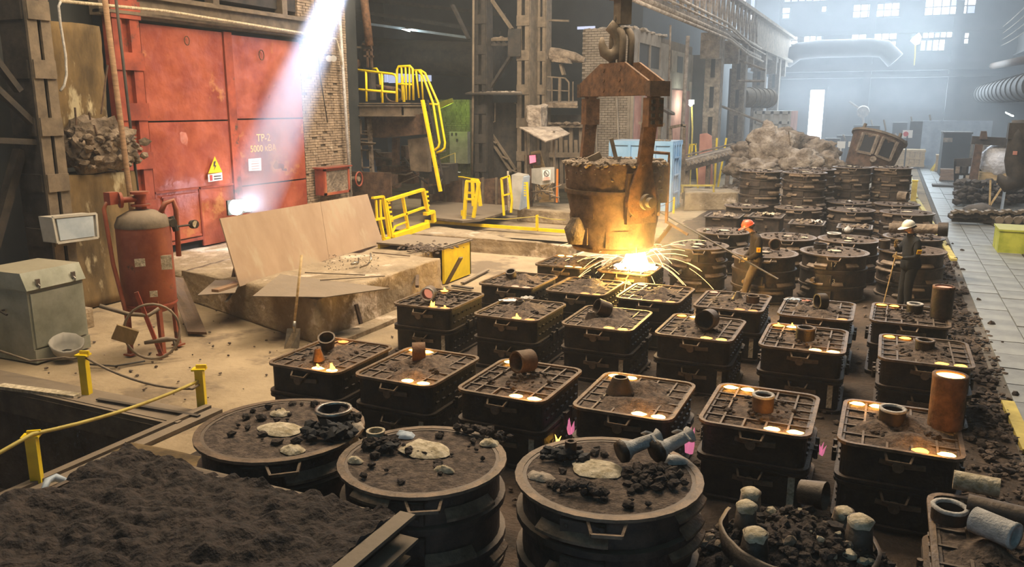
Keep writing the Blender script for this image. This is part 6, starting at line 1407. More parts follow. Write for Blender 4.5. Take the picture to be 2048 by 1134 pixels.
# deck
deck = thing('deck_plate', 'pale curved steel deck beyond the trench', 'deck', tuple(PZ(930, 425, .3)))
MB().slab([PZ(x, y, .3) for x, y in ((850, 425), (870, 440), (925, 446), (960, 443), (1000, 432), (1015, 424), (1015, 408), (915, 398), (860, 410))], .08).build('plate', 'steel_dusty', deck, world=True)
rough = rough_box('concrete_ledge', [(PZ(1035, 440, 0).x, PZ(1035, 440, 0).y), (PZ(1135, 448, 0).x, PZ(1135, 448, 0).y), (-9.2, 30.2), (-12.6, 29.6)], -.05, .42, 'concrete', 10, .04); tag(rough, 'concrete ledge under the electrical boxes', 'ledge')
# stool, frames, posts
t = thing('yellow_stool', 'tall yellow steel trestle standing on the deck', 'trestle', tuple(PZ(940, 440, .38)))
def yl(a, b, za, zb, w_=.06, Yl=None, name='leg'): MB().bar(PY(*a, Yl), PY(*b, Yl), w_, w_).build(name, 'yellow', t, world=True)
for a, b, Y_ in (((928, 440), (934, 362), 24.3), ((947, 435), (958, 364), 24.3), ((947, 412), (945, 358), 25.2), ((961, 412), (955, 360), 25.2)): yl(a, b, 0, 0, .1, Y_)
for a, b, Y_ in (((932, 362), (959, 364), 24.3), ((932, 398), (951, 399), 24.3), ((943, 358), (957, 360), 25.2), ((944, 391), (957, 389), 25.2), ((930, 385), (944, 386), 24.7)): yl(a, b, 0, 0, .07, Y_, 'crossbar')
t = thing('gate_frame', 'narrow yellow gate frame standing right of the trestle', 'frame', tuple(PZ(1012, 430, .38)))
for a, b, n_ in (((1003, 356), (1008, 431), 'post'), ((1018, 352), (1024, 400), 'post'), ((1024, 400), (1022, 425), 'post'), ((1003, 357), (1019, 352), 'crossbar'), ((1006, 391), (1022, 387), 'crossbar')): MB().bar(PY(*a, 25.5), PY(*b, 25.5), .08, .06).build(n_, 'yellow', t, world=True)
MB().bar(PY(1016, 342, 25.8), PY(1018, 420, 25.8), .09, .04).build('pale_board', 'ash', t, world=True)
t = thing('yellow_post', 'short yellow post with hooks right of the grey cabinet', 'post', tuple(PZ(1056, 412, .42)))
MB().bar(PY(1054, 364, 26.2), PY(1057, 418, 26.2), .08, .06).build('post', 'yellow', t, world=True)
for k in range(6): MB().box(PY(1050, 366 + k * 5, 26.1), (.06, .05, .04)).build('hook_plate', 'yellow', t, world=True)
o = MB().bar(PY(1115, 338, 27.5), PY(1114, 405, 27.5), .06).build('orange_post', 'orange_paint'); tag(o, 'thin orange post near the ladle', 'post')
t = thing('grey_cabinet', 'grey slanting control cabinet with a lighter blue-grey door', 'cabinet', tuple(PZ(1040, 415, .42)))
a = [PY(1023, 352, 26.6), PY(1026, 418, 26.6), PY(1038, 420, 26.6), PY(1046, 354, 26.6)]; b = [PY(1058, 351, 27.0), PY(1054, 412, 27.0)]
MB().slab(a, -.3).build('body', 'grey_paint', t, world=True); MB().slab([a[3], a[2], b[1], b[0]], .05).build('door', 'blue_grey', t, world=True); MB().slab([a[0], a[3], b[0], PY(1036, 347, 27.4)], .04).build('top', 'grey_paint', t, world=True)
t = thing('switch_box', 'pale switch box with a white and pink notice on its door', 'box', tuple(PY(1085, 370, 27.4)))
MB().slab([PY(1063, 337, 27.5), PY(1063, 366, 27.5), PY(1082, 370, 27.3), PY(1082, 336, 27.3)], -.3).build('case', 'grey_paint', t, world=True)
MB().slab([PY(1082, 336, 27.3), PY(1082, 370, 27.3), PY(1109, 366, 27.5), PY(1109, 335, 27.5)], -.3).build('door', 'grey_paint', t, world=True)
MB().slab([PY(1085, 340, 27.22), PY(1085, 362, 27.22), PY(1101, 360, 27.35), PY(1101, 339, 27.35)], .02).build('notice', 'white_paper', t, world=True)
MB().tube([PY(1093 + 5 * math.cos(a_), 347 + 6 * math.sin(a_), 27.2) for a_ in [2 * PI * i / 12 for i in range(12)]], .012, 4, closed=True).bar(PY(1090, 343, 27.2), PY(1096, 351, 27.2), .02).build('prohibition_ring', 'ink', t, world=True)
MB().slab([PY(1086, 355, 27.19), PY(1086, 361, 27.19), PY(1100, 359, 27.32), PY(1100, 354, 27.32)], .01).build('pink_band', 'ember_pink', t, world=True)
for x in (1072, 1100): MB().bar(PY(x, 368, 27.5), PY(x, 400, 27.5), .05).build('leg', 'steel_dusty', t, world=True)
t = thing('display_box', 'small box with a glowing pink window', 'display', tuple(PY(1064, 330, 28)))
MB().bar(PY(1062, 330, 28.1), PY(1063, 412, 28.1), .08).build('stand', 'rust_dark', t, world=True)
MB().slab([PY(1048, 310, 28), PY(1049, 329, 28), PY(1075, 331, 28), PY(1074, 308, 28)], -.3).build('case', 'rust_dark', t, world=True); MB().slab([PY(1059, 311, 27.9), PY(1060, 327, 27.9), PY(1072, 324, 27.9), PY(1071, 310, 27.9)], .02).build('screen', 'pink_screen', t, world=True)
sheet_ = MB().slab([PY(1062, 304, 28.5), PY(1079, 405, 28.5), PY(1113, 404, 28.5), PY(1080, 300, 28.5)], .03).build('tan_board', 'wood', None); tag(sheet_, 'slanting tan board behind the pink-windowed box', 'board')
o = MB().slab([PY(1038, 256, 27.6), PY(1091, 285, 26.8), PY(1140, 269, 28.2), PY(1118, 255, 29.3)], .04).build('awning', 'slag_pale', None); tag(o, 'pale crumpled awning plate over the electrical boxes', 'awning')
o = rough_box('dusty_sack', [(PY(1056, 255, 29.4).x, 29.3), (PY(1084, 255, 29.4).x, 29.3), (PY(1084, 255, 29.4).x, 29.9), (PY(1056, 255, 29.4).x, 29.9)], PY(1070, 257, 29.4).z, PY(1070, 212, 29.4).z, 'slag_pale', 8, .12, 1.4); tag(o, 'dust-covered bulging hood above the awning', 'hood')
t = thing('pipe_tangle', 'tangle of dusty pipes and hoses on the ledge left of the ladle', 'pipes', tuple(PZ(1090, 405, .42)))
q = random.Random(44)
for k in range(12):
    a = PY(q.uniform(1060, 1120), q.uniform(370, 405), 27 + q.random()); b = PY(q.uniform(1070, 1128), q.uniform(362, 402), 27 + q.random()); MB().tube([a, (a + b) / 2 + ZU * q.uniform(-.2, .25), b], q.uniform(.015, .04), 6).build('pipe', q.choice(['slag_pale', 'steel_dusty', 'slag', 'hose']), t, world=True, smooth=True)
for x, yb, sd in ((1052, 412, 'left'), (1108, 404, 'right')): tag(MB().bar(PY(x, 262, 27.9), PY(x + 2, yb, 27.9), .07).build('awning_prop', 'steel_dusty'), sd + ' thin prop carrying the pale awning plate', 'prop')
# dusty machinery between the column and the hut
t = thing('gas_burner', 'dust-covered burner tube with valves between column and hut', 'machine', tuple(PY(1125, 115, 31)))
MB().tube([PY(1040, 113, 31), PY(1095, 118, 31)], .1, 10).build('thin_tube', 'slag', t, world=True, smooth=True)
MB().tube([PY(1088, 107, 31.4), PY(1118, 111, 31.4), PY(1150, 115, 31.4), PY(1170, 121, 31.4)], [.28, .28, .2, .1], 12).build('burner_tube', 'slag', t, world=True, smooth=True, auto=50)
MB().tube([PY(1106, 100, 31.3), PY(1108, 124, 31.3)], .1, 8).build('flange', 'slag', t, world=True); MB().slab([PY(1110, 124, 31.2), PY(1145, 128, 31.2), PY(1140, 118, 31.2), PY(1112, 116, 31.2)], .3).build('bracket', 'slag', t, world=True)
MB().bar(PY(1122, 128, 31.2), PY(1128, 150, 31.2), .25, .1).build('support', 'steel_dusty', t, world=True)
MB().bar(PY(1090, 40, 31.2), PY(1138, 42, 31.2), .07).build('pipe_end', 'steel_dusty', t, world=True)
t = thing('catwalk', 'dusty catwalk with thin handrail between the columns and the hut', 'catwalk', tuple(PY(1120, 210, 31)))
for a, b, w_, n_ in (((1090, 153), (1130, 156), .05, 'handrail'), ((1130, 156), (1138, 165), .05, 'handrail'), ((1138, 165), (1138, 205), .05, 'post'), ((1090, 180), (1138, 182), .04, 'mid_rail'), ((1120, 156), (1119, 210), .1, 'post'), ((1104, 154), (1104, 204), .04, 'post'), ((1146, 163), (1146, 204), .04, 'post')):
    MB().bar(PY(*a, 31), PY(*b, 31), w_).build(n_, 'steel_dusty', t, world=True)
MB().slab([PY(1088, 206, 30.6), PY(1155, 206, 30.6), PY(1155, 202, 31.8), PY(1088, 202, 31.8)], -.1).build('floor_plate', 'slag', t, world=True)
MB().bar(PY(1088, 213, 30.6), PY(1155, 214, 30.6), .12, .08).build('edge_beam', 'slag', t, world=True)
t = thing('panelled_base', 'row of ribbed dusty steel uprights behind the awning', 'screen', tuple(PY(1120, 370, 31.5)))
for k in range(8): MB().bar(PY(1092 + k * 10, 250 if k % 2 else 280, 31.5), PY(1094 + k * 10, 372, 31.5), .12 if k % 2 else .07, .15).build('upright', 'steel_dusty', t, world=True)
MB().slab([PY(1085, 230, 31.8), PY(1085, 375, 31.8), PY(1172, 375, 31.8), PY(1172, 230, 31.8)], .1).build('back_panel', 'steel_dark', t, world=True)
for y, w_ in ((250, .15), (310, .1), (372, .15)): MB().bar(PY(1088, y, 31.3), PY(1170, y, 31.3), w_, .2).build('cross_beam', 'steel_dusty', t, world=True)
mb = MB()
for k in range(24): c = PY(1092 + k * 3, 247, 31.2); mb.rock((c.x, c.y, c.z), .08 + .05 * math.sin(k), 0, k, .7)
mb.build('dust_heap', 'slag', t, world=True, kind='stuff')
# ---- hut
HX = -10.56; HY = 35.0; HT = 7.45
ht = thing('control_hut', 'dust-covered brick control hut with broken windows behind the ladle', 'hut', (-12, 38, 0))
HL = PY(1163, 200, HY).x
MB().b2((HL, HY + .03, 0), (HX - .03, HY + 12, HT - .05)).build('wall_core', 'mortar', ht, world=True)
mb = MB(); z = .1; row = 0
while z < HT:
    x = HL + (0.14 if row % 2 else 0)
    while x < HX - .05: mb.b2((x, HY - rnd.uniform(0, .02), z), (min(x + .26, HX), HY + .05, z + .085)); x += .28
    z += .105; row += 1
mb.build('brick', 'hut', ht, world=True, kind='stuff')
def HXp(a, b): return PX(a, b, HX)
f1, f2, f3, f4, f5 = [HXp(v, 200).y for v in (1264, 1272, 1316, 1334, 1372)]
zt, zb_ = HXp(1290, 88).z, HXp(1290, 135).z
mb = MB(); mb.b2((HX - .05, HY, 0), (HX + .05, f2, HT)).b2((HX - .05, f2, zt), (HX + .05, f3, HT)).b2((HX - .05, f3, 2.2), (HX + .05, f4, HT - .3)).b2((HX - .05, f2, zb_ - .9), (HX + .06, f3, zb_))
mb.build('side_wall', 'hut', ht, world=True)
MB().b2((HX - .05, f4, 2.5), (HX + .05, HY + 12, HT - .5)).build('side_wall', 'hut', ht, world=True)
MB().b2((HX - .02, f2, zb_), (HX - .0, f3, zt)).build('window_glass', 'ink', ht, world=True)
for yy in (f2, (f2 + f3) / 2, f3): MB().b2((HX, yy - .06, zb_), (HX + .08, yy + .06, zt)).build('window_bar', 'hut', ht, world=True)
MB().b2((HX + .05, (f4 + f5) / 2 - .5, zb_), (HX + .07, (f4 + f5) / 2 + .7, zt - .2)).build('window_glass', 'ink', ht, world=True)
o = MB().slab([(HX + .1, f4 + .2, zb_), (HX + .1, f4 + 1.1, zb_), (HX + .14, f4 + .8, zt - .1), (HX + .1, f4 + .2, zt)], .03).build('torn_cover', 'hut', ht, world=True)
MB().b2((HX + .02, HY + .15, 1.2), (HX + .09, f3, zb_ - .5)).build('pink_panel', 'pink_panel', ht, world=True); MB().b2((HX + .05, f4 + .2, 1.2), (HX + .12, f5 + .4, zb_ - .9)).build('pink_panel', 'pink_panel', ht, world=True)
for yy in (HY + .1, f2 + .6, f3 - .1, f4 + .1, f5 + .4): MB().b2((HX + .06, yy - .06, 0), (HX + .2, yy + .06, zb_ - .4)).build('panel_post', 'hut', ht, world=True)
mb = MB(); q = random.Random(8)
for k in range(60): mb.rock((HX + q.uniform(-.5, .1), HY + k * .09, HT + .02), q.uniform(.12, .25), 0, k, .5)
for k in range(30): mb.rock((HL + k * (HX - HL) / 30, HY + q.uniform(.1, .4), HT), q.uniform(.08, .16), 0, k, .5)
mb.build('dust_crust', 'hut', ht, world=True, kind='stuff')
for x in (1192, 1235): MB().tube([PY(x - 2, 195, HY - .15), PY(x + 2, 290 if x > 1200 else 330, HY - .15)], .05, 6).build('wall_pipe', 'hut', ht, world=True)
o = MB().tube([PX(1376, 72, -9.7), PX(1357, 385, -9.7)], .1, 8).build('pale_pipe', 'slag_pale', smooth=True); tag(o, 'pale vertical pipe at the far corner of the hut', 'pipe')
o = MB().tube([PX(1341, 50, -9.9), PX(1335, 280, -9.9)], .05, 8).build('thin_wall_pipe', 'slag', smooth=True); tag(o, 'thin pipe running up between the two bays of the hut', 'pipe')
for k, (a, b) in enumerate((((1316, 155), (1330, 175)), ((1316, 212), (1345, 228)))):
    o = MB().bar(PX(*a, -9.9), PX(*b, -9.9), .25, .12).build('fallen_plate', 'slag'); tag(o, ('upper' if k == 0 else 'lower') + ' dusty plate slipping off the hut wall', 'plate')
# ---- blue container
K = Vector((-7.85, 32.2, 0)); cx0 = PY(1219, 285, 32.2).x; CT = PY(1343, 283, 32.2).z; CYE = 33.9
t = thing('container', 'light blue steel container with ribbed sides behind the ladle', 'container', ((cx0 + K.x) / 2, 33, 0))
MB().b2((cx0 + .05, 32.25, .12), (K.x - .05, CYE, CT - .06)).build('body', 'blue_paint', t, world=True)
MB().b2((cx0, 32.18, CT - .18), (K.x, CYE, CT)).build('roof_frame', 'blue_paint', t, world=True)
mb = MB().b2((cx0, 32.18, 0), (K.x, CYE, .18)); mb.build('base_frame', 'blue_paint', t, world=True)
for x in (cx0 + .05, cx0 + .85, K.x - .75, K.x - .05): MB().b2((x - .06, 32.16, .1), (x + .06, 32.3, CT - .1)).build('rib', 'blue_paint', t, world=True)
for y in (32.35, 32.75, 33.15, 33.6): MB().b2((K.x - .06, y - .04, .1), (K.x + .03, y + .04, CT - .1)).build('door_bar', 'blue_paint', t, world=True)
for z in (.7, 1.4, 2.1): MB().b2((K.x, 32.5, z), (K.x + .06, 33.3, z + .05)).build('door_catch', 'blue_paint', t, world=True)
mb = MB(); q = random.Random(5)
for k in range(26): mb.rock((K.x - .9 + k * .03, 32.4, CT + .03), q.uniform(.02, .06), 0, k)
mb.build('roof_chips', 'slag', t, world=True, kind='stuff')
# two trestles and some posts behind it, joined as one thing
t = thing('steel_trestle', 'dusty steel trestle frame behind the blue container', 'trestle', (-8.8, 35.5, 0))
for a, b in (((1278, 246), (1330, 249)), ((1340, 255), (1366, 250)), ((1284, 250), (1286, 282)), ((1300, 250), (1302, 282)), ((1320, 250), (1318, 282)), ((1341, 256), (1342, 290)), ((1369, 252), (1366, 398)), ((1287, 252), (1288, 398)), ((1362, 250), (1372, 252))): MB().bar(PY(*a, 35.0 + .4), PY(*b, 35.4), .12).build('bar', 'slag', t, world=True)
# conveyor with studs
t = thing('roller_conveyor', 'long dusty conveyor with a row of round studs', 'conveyor', (-6.5, 38, 0))
a, b = PY(1365, 322, 38), PY(1468, 296, 41.5); MB().bar(a, b, .5, .12).build('frame', 'slag_pale', t, world=True); MB().bar(a - ZU * .35, b - ZU * .35, .3, .25).build('side_plate', 'slag', t, world=True)
for k in range(14): p = a.lerp(b, (k + .5) / 14); MB().tube([p + Vector((.3, -.28, -.12)), p + Vector((.28, -.42, -.12))], .1, 8).build('stud', 'slag_pale', t, world=True, smooth=True, auto=40)
MB().bar(a + ZU * .22, b + ZU * .22, .1, .06).build('guide_rail', 'slag', t, world=True)
for f in (.1, .5, .9): p = a.lerp(b, f); MB().b2((p.x - .1, p.y - .1, 0), (p.x + .1, p.y + .1, p.z - .3)).build('leg', 'slag', t, world=True)
o = rough_box('concrete_block', [(-7.45, 32.9), (-5.5, 34.1), (-6.2, 35.6), (-8.0, 35.0)], -.03, [.72, .7, .7, .72], 'concrete', 10, .04); tag(o, 'tan concrete block with a yellow rail, right of the blue container', 'block')
t = thing('yellow_rail', 'small bent yellow rail on the concrete block by the container', 'rail', tuple(PY(1425, 400, 34)))
for a, b in (((1362, 371), (1427, 371)), ((1427, 371), (1428, 393)), ((1365, 372), (1365, 385))): MB().bar(PY(*a, 33.9), PY(*b, 33.9), .07).build('bar', 'yellow_dirty', t, world=True)
t = thing('yellow_post', 'yellow post in front of the blue container', 'post', tuple(PZ(1347, 425, 0)))
MB().bar(PZ(1347, 427, 0), PZ(1347, 427, 0) + ZU * .65, .07).build('post', 'yellow', t, world=True)
o = MB().tube(sag(PZ(1347, 427, 0) + ZU * .55, PZ(1290, 440, 0) + ZU * .5, .12), .012, 5).build('rope', 'hose', smooth=True); tag(o, 'thin rope hanging left from the yellow post by the container', 'rope')
# ---- scrap heap
t = thing('slag_bank', 'bank of tan rubble sloping down left of the scrap heap', 'rubble', (-5.6, 37, 0))
def bank(x, y):
    d = math.hypot((x + 4.1) / 3.4, (y - 39.5) / 4.6); return max(-.1, 1.9 * (1 - d) + .25 * noise.noise((x * 1.1, y * 1.1, 4)) + .12 * noise.noise((x * 3.5, y * 3.5, 1)))
heightgrid(-8, -.2, 34.6, 44.5, 60, 70, bank, lambda x, y: math.hypot((x + 4.1) / 3.4, (y - 39.5) / 4.6) < 1.02).build('slope', 'slag', t, world=True, smooth=True)
mb = MB(); q = random.Random(17)
for k in range(420):
    x = q.uniform(-7.2, -.9); y = q.uniform(35.2, 42); mb.rock((x, y, bank(x, y) + .03), q.uniform(.06, .22), k % 2, k, .7)
mb.build('rubble', ['slag', 'slag_pale'], t, world=True, kind='stuff')
for k in range(14):
    x = q.uniform(-6.8, -2); y = q.uniform(35, 38.5); z = bank(x, y); a = q.uniform(-.8, .8); MB().bar((x, y, z), (x + math.cos(a) * q.uniform(.5, 1.2), y - .2, z + q.uniform(.1, .7)), .06).build('scrap_bar', q.choice(['rust_dark', 'slag', 'slag_pale']), t, world=True)
def slagblock(px, py, Y, r, label, flat=.85, m_='slag_pale', seed=1, thin=.7):
    c = PY(px, py, Y); mb = MB(); ico = ICO[4]; vs = []
    for v in ico[0]:
        u = Vector(v); d = 1 + .5 * noise.noise(u * 1.5 + Vector((seed, 0, 0))) + .35 * (abs(noise.noise(u * 3 + Vector((0, seed, 0)))) - .2) + .22 * (abs(noise.noise(u * 7)) - .2) + .09 * noise.noise(u * 16); u = u * d * r; vs.append((c.x + u.x, c.y + u.y * thin, c.z + u.z * flat))
    mb.add(vs, ico[1]); o = mb.build('slag_block', m_, smooth=True); tag(o, label, 'slag', 'large slag lumps on the scrap heap'); return o
slagblock(1537, 292, 36.6, .95, 'largest round pale slag cake, standing on the scrap heap', .85, seed=1, thin=.3); slagblock(1600, 322, 36.5, .75, 'pale crusted slag lump right of the largest cake', .8, seed=2, thin=.5)
slagblock(1492, 305, 38.6, .75, 'dark folded slag lump left of the largest cake', .7, 'slag', 3); slagblock(1570, 282, 40.5, .8, 'brown jagged slag lump behind the largest cake', .7, 'slag', 4)
slagblock(1525, 330, 36.6, .8, 'pale flat slag lump below the largest cake', .45, seed=5); slagblock(1640, 300, 39.5, .75, 'dark slag lump near the right end of the heap', .6, 'slag', 6)
slagblock(1650, 325, 38, .7, 'grey slag lump directly behind the tall round stacks', .6, 'slag', 7); slagblock(1480, 335, 37, .65, 'small tan slag lump at the left foot of the heap', .6, 'slag', 8)
slagblock(1615, 285, 41, .6, 'small dark slag lump at the top of the heap', .6, 'rust_dark', 9)
for k, (a, b) in enumerate((((1558, 330), (1545, 365)), ((1577, 262), (1582, 300)), ((1512, 283), (1530, 318)), ((1630, 330), (1652, 352)))):
    o = MB().bar(PY(*a, 36.5), PY(*b, 36.5), .12, .05).build('scrap_strip', 'slag'); tag(o, ['bent strip below the pale slag', 'upright strip near the heap top', 'strip across the dark folded lump', 'strip above the tall round stacks'][k], 'scrap')
# tilted empty ladle
c = PY(1746, 308, 40); t = thing('tilted_ladle', 'empty brown ladle with framed openings lying tilted behind the stacks', 'ladle', tuple(c))
mm = Matrix.Rotation(.36, 3, fv) @ Matrix.Rotation(-.14, 3, rv)
MB().lathe([(.001, -.85), (.95, -.85), (1.12, .8), (1.02, .8), (.85, -.6)], 32, mm=mm).build('shell', 'rust_dark', t, smooth=True, auto=40)
MB().lathe([(1.1, .7), (1.2, .7), (1.2, .8), (1.0, .8)], 32, mm=mm).build('rim', 'steel_dusty', t)
for az in (-1.9, -1.15):
    d = Vector((math.cos(az), math.sin(az), 0)); s_ = Vector((-d.y, d.x, 0)); ctr = d * 1.06 + ZU * .15
    for u in (-.32, .32): MB().bar(mm @ (ctr + s_ * u - ZU * .42), mm @ (ctr + s_ * u + ZU * .42 + d * .08), .12, .1).build('frame_bar', 'slag', t)
    for v in (-.42, .42): MB().bar(mm @ (ctr + s_ * -.32 + ZU * v), mm @ (ctr + s_ * .32 + ZU * v), .12, .1).build('frame_bar', 'slag', t)
    MB().slab([mm @ (ctr * .99 + s_ * a_ + ZU * b_) for a_, b_ in ((-.28, -.38), (.28, -.38), (.28, .38), (-.28, .38))], .03).build('opening', 'black', t)
for az in (-2.3, -.8, .2): d = Vector((math.cos(az), math.sin(az), 0)); MB().bar(mm @ (d * 1.1 + ZU * .75), mm @ (d * 1.1 + ZU * 1.0), .1).build('lug', 'steel_dusty', t)
MB().tube([mm @ Vector((.1, -1.0, -.5)), mm @ Vector((.1, -1.3, -.5))], .13, 12).build('trunnion', 'slag', t, smooth=True, auto=40)
# crane runway on the left with pipes
t = bpy.data.objects.new('beam_runway', None); COL.objects.link(t); struct(t); t.location = (-8.9, 50, 9); X_ = -8.9
MB().b2((X_, 26, 7.9), (X_ + .5, 77.5, 8.1)).b2((X_, 26, 9.9), (X_ + .5, 77.5, 10.1)).build('chord', 'slag', t, world=True)
for k in range(22): y = 26 + k * 1.4; MB().bar((X_ + .3, y, 8.05), (X_ + .3, y + .7, 9.95), .12).build('truss_bar', 'slag', t, world=True); MB().bar((X_ + .3, y + .7, 9.95), (X_ + .3, y + 1.4, 8.05), .12).build('truss_bar', 'slag', t, world=True)
MB().b2((X_ - .1, 57, 7.6), (X_ + .1, 77.5, 10.3)).build('girder_plate', 'slag', t, world=True)
for k in range(6): MB().b2((X_ - .6, 44 + k * 5.6, 6.6), (X_ + .4, 44.5 + k * 5.6, 7.9)).build('bracket', 'slag', t, world=True)
for dx, zz, r in ((.7, 7.75, .1), (.9, 7.5, .07), (.75, 8.3, .07), (1.0, 7.95, .05)):
    o = MB().tube([(X_ + dx, 24, zz), (X_ + dx, 44, zz), (X_ + dx, 50, zz - .4), (X_ + dx, 56, zz - .5)], r, 8).build('runway_pipe', 'slag_pale', smooth=True); tag(o, ['thick pale pipe along the runway beam', 'lowest thin pipe along the runway beam', 'upper thin pipe along the runway beam', 'outer thin pipe along the runway beam'][[.7, .9, .75, 1.0].index(dx)], 'pipe')
for k, y in enumerate((45.5, 53.5, 62, 70)):
    cc_ = steelcol('column_runway', X_ - .2, y, .8, .8, 0, 7.9, 'slag', 1.6)
struct(MB().b2((X_ - 4.2, 47.5, 0), (X_ - .6, 47.7, 7)).b2((X_ - 1.2, 56, 0), (X_ - 1.0, 77, 6.6)).build('wall_side_bay', 'far_wall'))
for k, (a, b) in enumerate((((1400, 196), (1540, 250)), ((1452, 110), (1530, 140)), ((1475, 162), (1528, 162)))):
    o = MB().tube([PY(*a, 50), PY(*b, 52)], .08, 6).build('service_pipe', 'slag'); tag(o, ['long sagging pipe behind the runway columns', 'pipe slanting below the runway brackets', 'short level pipe above the ribbed duct'][k], 'pipe')
t = thing('ribbed_duct', 'short ribbed grey duct under the runway pipes', 'duct', tuple(PY(1510, 196, 56)))
a, b = PY(1482, 194, 55), PY(1540, 197, 58); MB().tube([a, b], .6, 18).build('shell', 'steel_dusty', t, world=True, smooth=True, auto=40)
for k in range(5): p = a.lerp(b, .25 + k * .16); MB().tube([p, p.lerp(b, .06)], .66, 18).build('rib', 'steel_dusty', t, world=True, smooth=True, auto=40)
# truck body
A_ = PY(1508, 268, 56); B_ = PY(1580, 222, 56)
t = thing('truck_body', 'grey tipper truck body with ribbed panels beyond the scrap heap', 'truck', ((A_.x + B_.x) / 2, 57, 0))
MB().b2((A_.x, 56, 1.1), (B_.x, 60, B_.z)).build('body', 'grey_paint', t, world=True); n_ = 4
for i in range(n_ + 1): x = A_.x + (B_.x - A_.x) * i / n_; MB().b2((x - .09, 55.88, 1.1), (x + .09, 56, B_.z)).build('rib', 'grey_paint', t, world=True)
for z in (B_.z - .1, (B_.z + A_.z) / 2, A_.z): MB().b2((A_.x, 55.88, z - .09), (B_.x, 56, z + .09)).build('rib', 'grey_paint', t, world=True)
MB().b2((B_.x, 56, 1.1), (B_.x + .1, 60, B_.z)).build('side_panel', 'pink_panel', t, world=True)
for y in (56.6, 59.2):
    for x in (A_.x + .3, B_.x - .3): MB().tube([(x - .15, y, .5), (x + .15, y, .5)], .5, 16).build('wheel', 'rubber', t, world=True)
MB().b2((A_.x + .2, 56.2, .6), (B_.x - .2, 60, 1.1)).build('chassis', 'steel_dark', t, world=True)
for k, (px, h_) in enumerate(((1381, 208), (1831, 78))):
    Y_ = 44 if k == 0 else 74; c = PY(px, h_, Y_); t = thing('work_lamp', ['glaring greenish work lamp on a post beside the hut', 'glaring greenish lamp high before the far windows'][k], 'lamp', tuple(c))
    MB().rock(c, .1 if k == 0 else .38, 0, 1, 1).build('bulb', 'lamp_glow', t, world=True, smooth=True); MB().box(c + Vector((0, .25, .1)), (.3, .1, .25)).build('reflector', 'grey_paint', t, world=True)
    MB().tube([c + Vector((0, .3, 0)), c + Vector((.1, .3, -1.3)), Vector((c.x + .1, c.y + .3, 0 if k == 0 else c.z - 2))], .05, 6).build('post', 'yellow_dirty', t, world=True)
    lamp('work_light', 'POINT', tuple(c - Vector((0, .5, 0))), 90 if k == 0 else 500, (.8, 1, .92), shadow_soft_size=.2)
o = MB().slab([PY(1396, 371, 42), PY(1426, 371, 42), PY(1424, 272, 42), PY(1414, 266, 42), PY(1400, 268, 42)], .06).build('pink_board', 'pink_panel'); tag(o, 'pinkish rounded board standing behind the conveyor', 'board')
t = thing('yellow_trestle', 'small yellow trestle behind the conveyor', 'trestle', tuple(PY(1385, 300, 42)))
for a, b in (((1372, 377), (1380, 288)), ((1396, 377), (1391, 287)), ((1379, 290), (1393, 288)), ((1384, 303), (1385, 290))): MB().bar(PY(*a, 42), PY(*b, 42), .07).build('leg', 'yellow', t, world=True)
for k, (a, b) in enumerate((((1429, 374), (1434, 276)), ((1436, 374), (1453, 276)))):
    o = MB().bar(PY(*a, 43), PY(*b, 43), .09).build('yellow_bar', 'yellow'); tag(o, ['upright yellow bar right of the pink board', 'slanting yellow bar right of the pink board'][k], 'bar')
# ================================================================== RIGHT SIDE
TS = Vector((-.02, 1, 0))
pv = bpy.data.objects.new('floor_walkway', None); COL.objects.link(pv); struct(pv); pv.location = (3, 30, 0)
MB().b2((1.75, 3, -.12), (9.5, 72, -.018)).build('bed', 'tile_bed', pv, world=True)
tw, tl = .58, .86; tm = MB().box((0, 0, 0), (tw - .018, tl - .018, .04)); tm = meshof(tm, 'paving_tile', 'tile')
cnt = 0; farm = MB(); q = random.Random(2)
cells = []
for j in range(70):
    for i in range(6): cells.append((1.9 + (i + .5) * tw + (.07 if i > 2 else 0), 6 + (j + .5) * tl + (tl / 2 if i % 2 else 0)))
cells.sort(key=lambda c: math.hypot(c[0], c[1]))
for x, y in cells:
    dz = q.uniform(-.006, .006)
    if cnt < 296 and y > 8: inst('paving_tile', tm, pv, loc=Vector((x, y, .0 + dz)) - pv.location, rot=(q.uniform(-.006, .006), q.uniform(-.006, .006), q.uniform(-.004, .004))); cnt += 1
    else: farm.box((x, y, dz), (tw - .018, tl - .018, .04))
farm.build('paving_tile', 'tile', pv, world=True, kind='stuff')
x = 5.5; o = MB()
for j in range(24):
    for i in range(3): o.box((x + .62 + i * 1.3, 20 + j * 2.2, -.004 + q.uniform(-.006, .006)), (1.27, 2.17, .03))
o.build('slab', 'tile', pv, world=True, kind='stuff')
MB().b2((3.67, 6, -.01), (3.7, 66, .03)).build('rail_groove', 'steel_dark', pv, world=True)
kb = bpy.data.objects.new('trim_3', None); COL.objects.link(kb); struct(kb); kb.location = (1.85, 20, 0)
for a, b in (((1834, 399), (1908, 520)), ((1820, 350), (1832, 395)), ((2015, 805), (2060, 905))):
    A = PZ(*a, .02); B = PZ(*b, .02); MB().bar(A, B, .16, .06).build('kerb_strip', 'yellow_dirty', kb, world=True)
mb = MB()
for i in range(420):
    y = q.uniform(10, 30); x = 1.45 + q.gauss(0, .22) + (0.1 if y < 14 else 0); mb.rock((x, y, .03), q.uniform(.02, .08), 0, i, .7)
o = mb.build('clods', 'sand_dark'); tag(o, 'ridge of dark rubble along the walkway kerb', 'rubble', kind='stuff')
